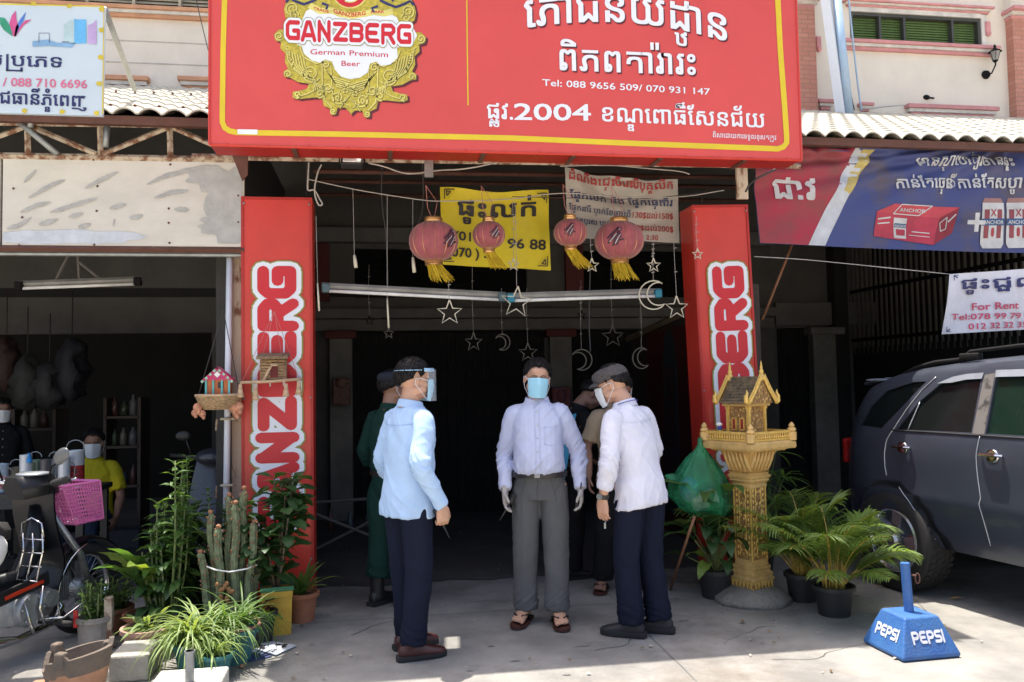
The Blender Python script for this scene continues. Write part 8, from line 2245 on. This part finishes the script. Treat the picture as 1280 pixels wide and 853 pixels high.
    # trousers
    if trousers:
        b = MB()
        if not seated:
            b.rings([ring((0, 0, z), X3 * (1 if hem > .85 else .86), Y3 * (1 if hem > .85 else .86), rx, ry, 24, 2.4) for z, rx, ry in ((.80, .155, .108), (.86, .162, .115), (.93, .158, .112), (.972, .152 + belly * .15, .110 + belly * .4))])
        else:
            b.rings([ring((0, .02, z), X3, Y3, rx, ry, 24, 2.4) for z, rx, ry in ((.82, .175, .14), (.90, .178, .13), (.985, .156, .112))])
        for s in 'RL':
            hp, kn, an, fy, sg = Lg[s]
            limb(b, [(hp + V(0, 0, .02), .078 if hem > .85 else .070), (hp.lerp(kn, .3), .088 * wide), (kn, .078 * wide), (kn.lerp(an, .5), .074 * wide), (an + V(0, 0, .0), .074 * wide)], 20)
        me = fuse(b, max(.009, voxel * 1.4), 3)
        kns = [(Lg[s][1], Lg[s][2]) for s in 'RL']
        def fold2(p, n):
            d = .005 * ridge(p, 8, 8, 3, .3)
            for kn, an in kns:
                xl = an.x + (kn.x - an.x) * max(0, min(1, (p.z - .08) / .41)); d += .006 * math.exp(-((p.x - xl) / .010) ** 2) * (abs(p.y - an.y) > .03) * (p.z < .85)
            for kn, an in kns:
                if (p.xy - an.xy).length < .16: d += .009 * math.exp(-((p.z - an.z - .06) / .07) ** 2) * ridge(p, 5, 5, 30, .8, an.x * 9)
                d += .007 * math.exp(-((p - kn).length / .12) ** 2) * ridge(p, 4, 4, 20, 1.4, kn.x * 5)
            d += .006 * math.exp(-((p.z - .84) / .07) ** 2) * ridge(p, 9, 4, 12, 2.2)
            return (d - .002) * fold_amp
        displace(me, fold2)
        link_mesh('trousers', me, trousers, t)
        tree2 = BVHTree.FromPolygons([v.co[:] for v in me.vertices], [tuple(p.vertices) for p in me.polygons])
        if not seated and voxel < .006:
            for side, lines in ((1, [[(.075, .95), (.115, .80)], [(-.075, .95), (-.115, .80)], [(0.002, .95), (.006, .85), (.0, .79)]]), (-1, [[(.05, .86), (.12, .86)], [(-.05, .86), (-.12, .86)]])):
                for ln in lines:
                    P_ = []
                    for k in range(len(ln) - 1):
                        for f in range(9):
                            x = ln[k][0] + (ln[k + 1][0] - ln[k][0]) * f / 8; z = ln[k][1] + (ln[k + 1][1] - ln[k][1]) * f / 8
                            h_ = tree2.ray_cast(V(x, side * .5, z), V(0, -side, 0))
                            if h_[0]: P_.append(h_[0] + V(0, side * .0015, 0))
                    if len(P_) > 3: q_ = MB(); q_.tube(P_, .0022, 4); q_.build('pocket_seam', trousers, t, smooth=True)
        if hem > .85 and not seated:
            q = MB(); rg = lambda z, o: ring((0, belly * .12, z), X3, Y3, .156 + belly * .2 + o, .113 + belly * .45 + o, 40, 2.4)
            q.rings([rg(.945, .006), rg(.947, .014), rg(.980, .014), rg(.982, .004)], cap=False); q.build('belt', leather_d, t, smooth=True, auto=40)
            q = MB(); q.box((0, belly * .12 + .113 + belly * .45 + .016, .963), (.036, .006, .026), bev=.003); q.build('belt_buckle', M['steel'], t)
    # shoes
    for s in 'RL':
        hp, kn, an, fy, sg = Lg[s]
        F_ = Matrix.Translation((an.x, an.y, an.z - .082)) @ Matrix.Rotation(fy, 4, 'Z')
        if shoes in ('shoe', 'sneaker', 'boot'):
            q = MB(); tall = .11 if shoes != 'boot' else .24
            q.rings([ring(F_ @ V(0, y, z), F_.to_3x3() @ X3, V(0, 0, 1), rx, rz_, 20, 2.6) for y, z, rx, rz_ in ((-.085, .045, .022, .025), (-.07, .05, .034, .040), (-.02, .055, .040, .046), (.04, .050, .043, .042), (.10, .040, .049, .030), (.155, .034, .046, .022), (.19, .030, .028, .014))])
            q.rings([ring(F_ @ V(0, y, z), F_.to_3x3() @ X3, F_.to_3x3() @ Y3, rx, ry, 20) for y, z, rx, ry in ((-.015, .05, .038, .055), (-.015, .08, .042, .058), (-.015, tall, .044, .055))])
            link_mesh('shoe', fuse(q, .006, 2), shoe_m or leather_d, t)
            q = MB(); outl = [(-.038, -.07), (-.03, -.093), (.0, -.10), (.03, -.093), (.038, -.07), (.040, .0), (.050, .09), (.046, .15), (.026, .19), (0, .202), (-.026, .19), (-.046, .15), (-.050, .09), (-.040, .0)]
            hs = .028 if shoes != 'sneaker' else .036
            q.rings([[F_ @ V(x * k_, y, z) for x, y in outl] for z, k_ in ((.001, .96), (.006, 1.04), (hs, 1.02))]); q.build('sole', mat('black_sole', (.02, .02, .022), .7), t, smooth=True, auto=40)
        elif shoes == 'sandal':
            q = MB(); outl = [(-.036, -.07), (.0, -.088), (.036, -.07), (.040, .0), (.052, .09), (.052, .16), (.03, .20), (0, .208), (-.03, .20), (-.052, .16), (-.052, .09), (-.040, .0)]
            q.rings([[F_ @ V(x, y, z) for x, y in outl] for z in (.001, .020)]); q.build('sandal_sole', mat('dark_red_sandal', (.07, .018, .012), .6), t, smooth=True, auto=40)
            q = MB()
            for x in (-.048, .048): q.tube([F_ @ V(x, .03, .022), F_ @ V(x * .95, .075, .062), F_ @ V(x * .35, .12, .064), F_ @ V(-sg * .012, .155, .045), F_ @ V(-sg * .012, .165, .022)], [.010, .011, .010, .006, .005], 8, flat=.45)
            q.build('sandal_strap', leather_d, t, smooth=True)
    return t, U, HM_, A, Lg
def radio(label, P, d, ant, k=1.0, cat='radio'):
    """hand-held radio: body from P along -ant, aerial along ant"""
    ant = Vector(ant).normalized(); q = ant.to_track_quat('Z', 'Y').to_matrix().to_4x4()
    t = thing('walkie_talkie', label, cat, tuple(P)); MX = q
    b = MB(); b.box((0, 0, -.035), (.044 * k, .028 * k, .075 * k), M=MX, bev=.005); b.box((0, -.015 * k, -.05), (.030 * k, .006, .03 * k), M=MX); b.build('case', M['black'], t, smooth=True, auto=40)
    b = MB(); b.tube([MX @ V(.015, 0, 0), MX @ V(.015, 0, .03), MX @ V(.015, 0, .14 * k)], [.007, .006, .004], 8); b.build('aerial', M['black'], t, smooth=True)
    b = MB(); b.tube([MX @ V(-.012, 0, 0), MX @ V(-.012, 0, .014)], .008, 10); b.build('knob', M['steel'], t)
    return t
def hand_mid(t, U, A, s, along=.085, pal=.03):
    S_, e, w, hd, pn, cu, sg = A[s]; Rm = U.to_3x3()
    return MW[t.name] @ (U @ w + (Rm @ hd).normalized() * along + (Rm @ pn).normalized() * pal)

# ---- middle man, facing the camera
pm = person('man in a blue striped shirt and grey trousers with a blue mask, facing the camera', (1.01, 5.32, 0), R_(163), 1.68, belly=.055, width=.90,
    arms={'R': ((.225, -.06, 1.09), (.225, .09, .875), (-.02, .16, -1), (-1, .1, 0), .45), 'L': ((.255, -.05, 1.09), (.262, .06, .862), (-.02, .2, -1), (-1, .1, 0), .55)},
    legs={'R': ((.10, .02, .49), (.112, .0, .09), -.20), 'L': ((.10, .02, .49), (.105, .03, .09), .25)}, head=(R_(9), R_(-3), R_(-5)), lean=(-.02, .02), twist=R_(4), shirt=sst, hem=.965, trousers=tr_grey, wide=1.06, shoes='sandal', mask=mask_b, glove=True, voxel=.005)
t, U, HM_, A, Lg = pm
radio('black walkie talkie in the gloved hand on the left of the middle man', hand_mid(t, U, A, 'R', .09, .02), None, (-.55, -.25, -.75), .9)
radio('dark blue phone like radio in the gloved hand on the right of the middle man', hand_mid(t, U, A, 'L', .07, .02) + V(0, -.02, -.0), None, (.1, -.1, 1), .8)

# ---- left man in the light blue shirt, seen from behind and to the side
pmL = person('man in a light blue shirt with clear face shield, turned away to the right', (.14, 4.86, 0), R_(-60), 1.68, lean=(.05, 0), width=.95, belly=.02,
    arms={'R': ((.235, -.06, 1.10), (.235, .09, .875), (-.03, .14, -1), (-1, .15, 0), 1.25), 'L': ((.245, -.02, 1.10), (.24, .12, .89), (0, .3, -1), (-1, .1, 0), .6)},
    legs={'R': ((.095, .015, .49), (.095, -.03, .085), -.30), 'L': ((.10, .03, .49), (.10, .06, .085), -.1)}, head=(R_(-14), R_(3), 0), shirt=shirt_lb, hem=.80, trousers=tr_navy, wide=1.02, shoes='shoe', shoe_m=leather_m, mask=mask_b, voxel=.005)
t, U, HM_, A, Lg = pmL
b = MB(); b.grid(lambda a_, c_: HM_ @ V(.098 * math.sin((a_ - .5) * 2.5), .014 + .118 * math.cos((a_ - .5) * 2.5), .062 - .185 * c_), 20, 6); b.grid(lambda a_, c_: HM_ @ V(.0965 * math.sin((a_ - .5) * 2.5), .014 + .1165 * math.cos((a_ - .5) * 2.5), .062 - .185 * c_), 20, 6)
b.build('face_shield', mat('clear_shield', (.75, .82, .88), .08, alpha=.13, bump=0, var=0), t, smooth=True)
b = MB(); b.tube([HM_ @ V(.100 * math.sin(a_), .0 + .115 * math.cos(a_), .060) for a_ in [(-1.3 + .26 * k) for k in range(11)]], .006, 6, flat=2); b.tube([HM_ @ V(.092 * math.sin(a_), -.012 + .108 * math.cos(a_), .060) for a_ in [1.3 + .3 * k for k in range(13)]], .003, 5); b.build('shield_band', mat('pale_blue_foam', (.3, .5, .7), .6), t, smooth=True)
radio('walkie talkie hanging from the curled hand of the light blue shirt man', hand_mid(t, U, A, 'R', .085, .032), None, (.42, .1, -.85), .9)

# ---- right man with the grey cap
pmR = person('man in a white shirt and grey flat cap seen from behind, looking left', (1.56, 4.92, 0), R_(30), 1.65, lean=(.17, -.05), twist=R_(6), belly=.0, width=1.0,
    arms={'L': ((.27, .0, 1.10), (.27, .10, .90), (.0, .22, -1), (-1, .1, 0), .45), 'R': ((.26, .04, 1.12), (.20, .24, 1.0), (-.3, .6, -.6), (-1, .1, 0), .6)},
    legs={'R': ((.10, .03, .49), (.11, -.03, .085), .55), 'L': ((.09, .05, .49), (.085, .03, .085), .50)}, head=(R_(28), R_(-6), 0), shirt=shirt_w, hem=.80, sleeve='rolled', trousers=tr_navy, wide=1.08, shoes='sneaker', shoe_m=mat('black_trainer', (.02, .02, .024), .6), mask=mask_w, voxel=.005, neck_fwd=.035)
t, U, HM_, A, Lg = pmR
cap_m = mat('grey_cap_tweed', (.075, .068, .072), .9, var=.2, scale=60, bump=.4, bscale=200)
b = MB(); rs = []
for j, (q, z, dy) in enumerate(((.94, .030, 0), (1.06, .040, 0), (1.14, .058, .004), (1.13, .080, .010), (1.02, .100, .012), (.78, .115, .010), (.42, .123, .006), (.05, .125, .004))):
    rs.append([HM_ @ V(.084 * q * math.cos(2 * PI * k / 36), -.012 + dy + .103 * q * math.sin(2 * PI * k / 36) + .010 * (math.sin(2 * PI * k / 36) > .3) * (1.1 - q), z + .006 * math.sin(2 * PI * k / 36) * -1) for k in range(36)])
b.rings(rs); b.build('flat_cap', cap_m, t, smooth=True)
b = MB()
def brim(a_, c_, o=0): an_ = (a_ - .5) * 1.9; r = 1.0 + .42 * c_ * math.cos(an_) ** 1.2; return HM_ @ V(.084 * r * math.sin(an_), -.008 + .103 * r * math.cos(an_) * 1.0 + .012, .046 - .020 * c_ - .02 * abs(math.sin(an_)) + o)
b.grid(lambda a_, c_: brim(a_, c_), 16, 5); b.grid(lambda a_, c_: brim(a_, c_, .006), 16, 5); b.build('cap_brim', cap_m, t, smooth=True)
b = MB(); b.ell(HM_ @ V(0, -.008, .126), (.008, .008, .005), 8, 5); b.build('cap_button', cap_m, t)
b = MB(); b.tube([U @ V(.075 * math.cos(a_) * 1.08, .0 + .078 * math.sin(a_), 1.452 + .010 * -math.sin(a_)) for a_ in [PI * 1.02 + .16 * k for k in range(19)]], .005, 6, flat=.5); b.build('lanyard', mat('blue_lanyard', (.02, .04, .35), .6, bump=0), t, smooth=True)
S_, e, w, hd, pn, cu, sg = A['L']; wv = U @ w; dv = (U @ w - U @ e).normalized()
b = MB(); b.tube([wv - dv * .03, wv - dv * .004], .036, 16); b.build('watch_strap', leather_d, t, smooth=True, auto=40)
b = MB(); b.tube([wv - dv * .017 + (U.to_3x3() @ V(-.032, 0, 0)), wv - dv * .017 + (U.to_3x3() @ V(-.044, 0, 0))], .018, 16); b.build('watch_face', M['steel'], t)
radio('radio clipped at the right hip of the cap wearing man', MW[t.name] @ V(.205, .02, .90), None, (.10, .05, 1), 1.0)
b = MB(); p = hand_mid(t, U, A, 'L', .10, .02); b.tube([p + V(0, 0, .02), p + V(.01, 0, -.03), p + V(0, 0, -.06)], .003, 5); b.box(p + V(0, 0, -.07), (.012, .004, .035), bev=.001); tag(b.build('key_ring', M['steel']), 'small keys hanging from the left hand of the cap wearing man', 'keys')

# ---- officer in dark green behind the left man
po = person('officer in dark green uniform and beret standing behind the light blue shirt man', (.06, 5.95, 0), R_(-48), 1.63, width=.98,
    arms={'L': ((.255, -.02, 1.10), (.22, .14, .93), (-.2, .6, -.6), (-1, .1, 0), .5), 'R': ((.25, -.02, 1.10), (.24, .12, .95), (0, .6, -.6), (-1, .1, 0), .5)},
    legs={'R': ((.10, .02, .50), (.10, .05, .20), -.1), 'L': ((.10, .0, .50), (.10, -.04, .20), .1)}, head=(R_(-10), 0, 0), sk=skin_d, shirt=uni_g, hem=.93, trousers=uni_g, wide=1.28, shoes='none', mask=mask_w, voxel=.007)
t, U, HM_, A, Lg = po
for s in 'RL':
    an = Lg[s][2]; F_ = Matrix.Translation((an.x, an.y, 0)) @ Matrix.Rotation(Lg[s][3], 4, 'Z')
    q = MB(); q.rings([ring(F_ @ V(0, y, z), F_.to_3x3() @ X3, V(0, 0, 1), rx, rz_, 20, 2.6) for y, z, rx, rz_ in ((-.085, .045, .022, .025), (-.07, .05, .036, .045), (-.02, .055, .042, .05), (.04, .050, .045, .046), (.10, .040, .050, .034), (.155, .034, .046, .026), (.19, .030, .028, .014))]); q.tube([F_ @ V(0, -.015, .05), F_ @ V(0, -.015, .26)], [.052, .056], 18)
    link_mesh('boot', fuse(q, .007, 2), leather_d, t)
    q = MB(); q.rings([[F_ @ V(x, y, z) for x, y in [(-.04, -.09), (.04, -.09), (.045, 0), (.054, .1), (.03, .19), (-.03, .19), (-.054, .1), (-.045, 0)]] for z in (.001, .03)]); q.build('sole', mat('black_sole', 0), t)
b = MB(); rs = []
for q, z, dx in ((.98, .035, 0), (1.03, .05, 0), (1.18, .075, .008), (1.22, .092, .02), (1.0, .112, .02), (.5, .122, .01), (.05, .124, 0)):
    rs.append([HM_ @ V(.083 * q * math.cos(2 * PI * k / 30) + dx, -.012 + .101 * q * math.sin(2 * PI * k / 30), z) for k in range(30)])
b.rings(rs); b.build('beret', mat('navy_beret', (.010, .014, .028), .9, bump=.3), t, smooth=True)
b = MB()
for k in range(3): b.ell(HM_ @ V(.062 + .006 * k, .055 - .022 * k, .048), (.005, .005, .005), 8, 5)
b.build('beret_stars', chrome, t)
b = MB(); b.box(V(.165, -.02, .72), (.03, .13, .16), bev=.012); b.build('thigh_pocket', uni_g, t); b = MB(); b.box(V(-.165, -.02, .70), (.03, .13, .16), bev=.012); b.build('thigh_pocket', uni_g, t)
b = MB(); b.ell(U @ V(-.23, -.02, 1.27), (.012, .03, .034), 10, 6); b.build('arm_patch', mat('pink_patch', (.55, .08, .2), .6), t)

# ---- man in the tan shirt behind the cap man
person('man in a tan shirt and dark trousers half hidden behind the cap wearing man', (1.76, 6.0, 0), R_(168), 1.60, width=1.08, lean=(.05, 0),
    arms={'R': ((.27, -.01, 1.12), (.26, .05, .90), (0, .2, -1), (-1, .1, 0), .5), 'L': ((.27, .0, 1.12), (.26, .08, .93), (0, .2, -1), (-1, .1, 0), .5)},
    legs={'R': ((.14, .02, .49), (.17, .0, .085), -.2), 'L': ((.14, .02, .49), (.17, .0, .085), .2)}, head=(0, R_(-22), 0), sk=skin_d, shirt=tan_c, hem=.84, sleeve='short', trousers=blk_c, wide=1.1, shoes='sandal', mask=mask_w, voxel=.0065, neck_fwd=.03)
# ---- person in the blue gown
pb_ = person('person draped in a blue gown bending in the dark between the two right men', (1.46, 6.5, 0), R_(-75), 1.58, lean=(.22, 0), arms={'R': ((.24, .06, 1.12), (.15, .28, 1.05), (-.5, .6, -.2), (-1, 0, -.2), .6), 'L': ((.24, .06, 1.12), (.15, .28, 1.05), (-.5, .6, -.2), (-1, 0, -.2), .6)},
    head=(R_(-10), R_(-25), 0), sk=skin_d, shirt=blk_c, hem=.86, trousers=blk_c, mask=None, voxel=.008, neck_fwd=.05, shoes='shoe')
t, U, HM_, A, Lg = pb_
b = MB()
def gown(a_, c_, o=0.0):
    ang = PI * .45 + a_ * PI * 1.35; z = 1.40 - .62 * c_; w_ = .20 + .05 * c_ + .012 * math.sin(a_ * 26 + c_ * 3) * c_
    return U @ V(w_ * 1.1 * math.cos(ang), w_ * .85 * math.sin(ang) - .0, z - .05 * math.sin(a_ * 9)) + V(0, 0, 0) + Vector((o, o, 0))
b.grid(lambda a_, c_: gown(a_, c_), 50, 14); b.grid(lambda a_, c_: gown(a_, c_, -.003), 50, 14); b.build('gown', blue_c, t, smooth=True)

# ---- woman in yellow behind the shop table
py_ = at(118, 560, 7.6)
pw = person('woman in a yellow top with white mask sitting behind the paint tin table', (py_.x, 7.6, -.40), R_(176), 1.60, width=.95, seated=True, sk=skin_d, shirt=yel_c, hem=.84, sleeve='short', trousers=cloth('faded_jeans', (.03, .05, .09)), mask=mask_w, hair='short',
    legs={'R': ((.13, .42, .90), (.13, .44, .52), 0), 'L': ((.13, .42, .90), (.13, .44, .52), 0)}, arms={'R': ((.24, .04, 1.10), (.17, .26, 1.0), (-.2, .8, -.1), (0, 0, -1), .4), 'L': ((.24, .02, 1.10), (.24, .12, .92), (-.1, .5, -.6), (-1, 0, 0), .4)}, head=(R_(14), R_(-6), 0), voxel=.007, collar=False)
# her stool
b = MB(); b.lathe([(.001, .44), (.16, .44), (.165, .425), (.16, .41), (.001, .41)], 20, c=(py_.x, 7.6, 0)); t = thing('stool', 'round stool under the woman in yellow', 'stool', (py_.x, 7.6, 0)); b.build('seat', M['black'], t, w=True)
for k in range(4):
    b = MB(); a = PI / 4 + PI / 2 * k; b.tube([(.11 * math.cos(a), .11 * math.sin(a), .41), (.15 * math.cos(a), .15 * math.sin(a), 0)], .012, 6); b.build('leg', M['steel'], t)
# ---- man at the far left edge
pf = at(4, 560, 8.4)
person('man in dark clothes with a white mask at the far left edge inside the shop', (pf.x, 8.4, 0), R_(200), 1.46, sk=skin_d, shirt=blk_c, trousers=blk_c, mask=mask_w, voxel=.009, collar=False)
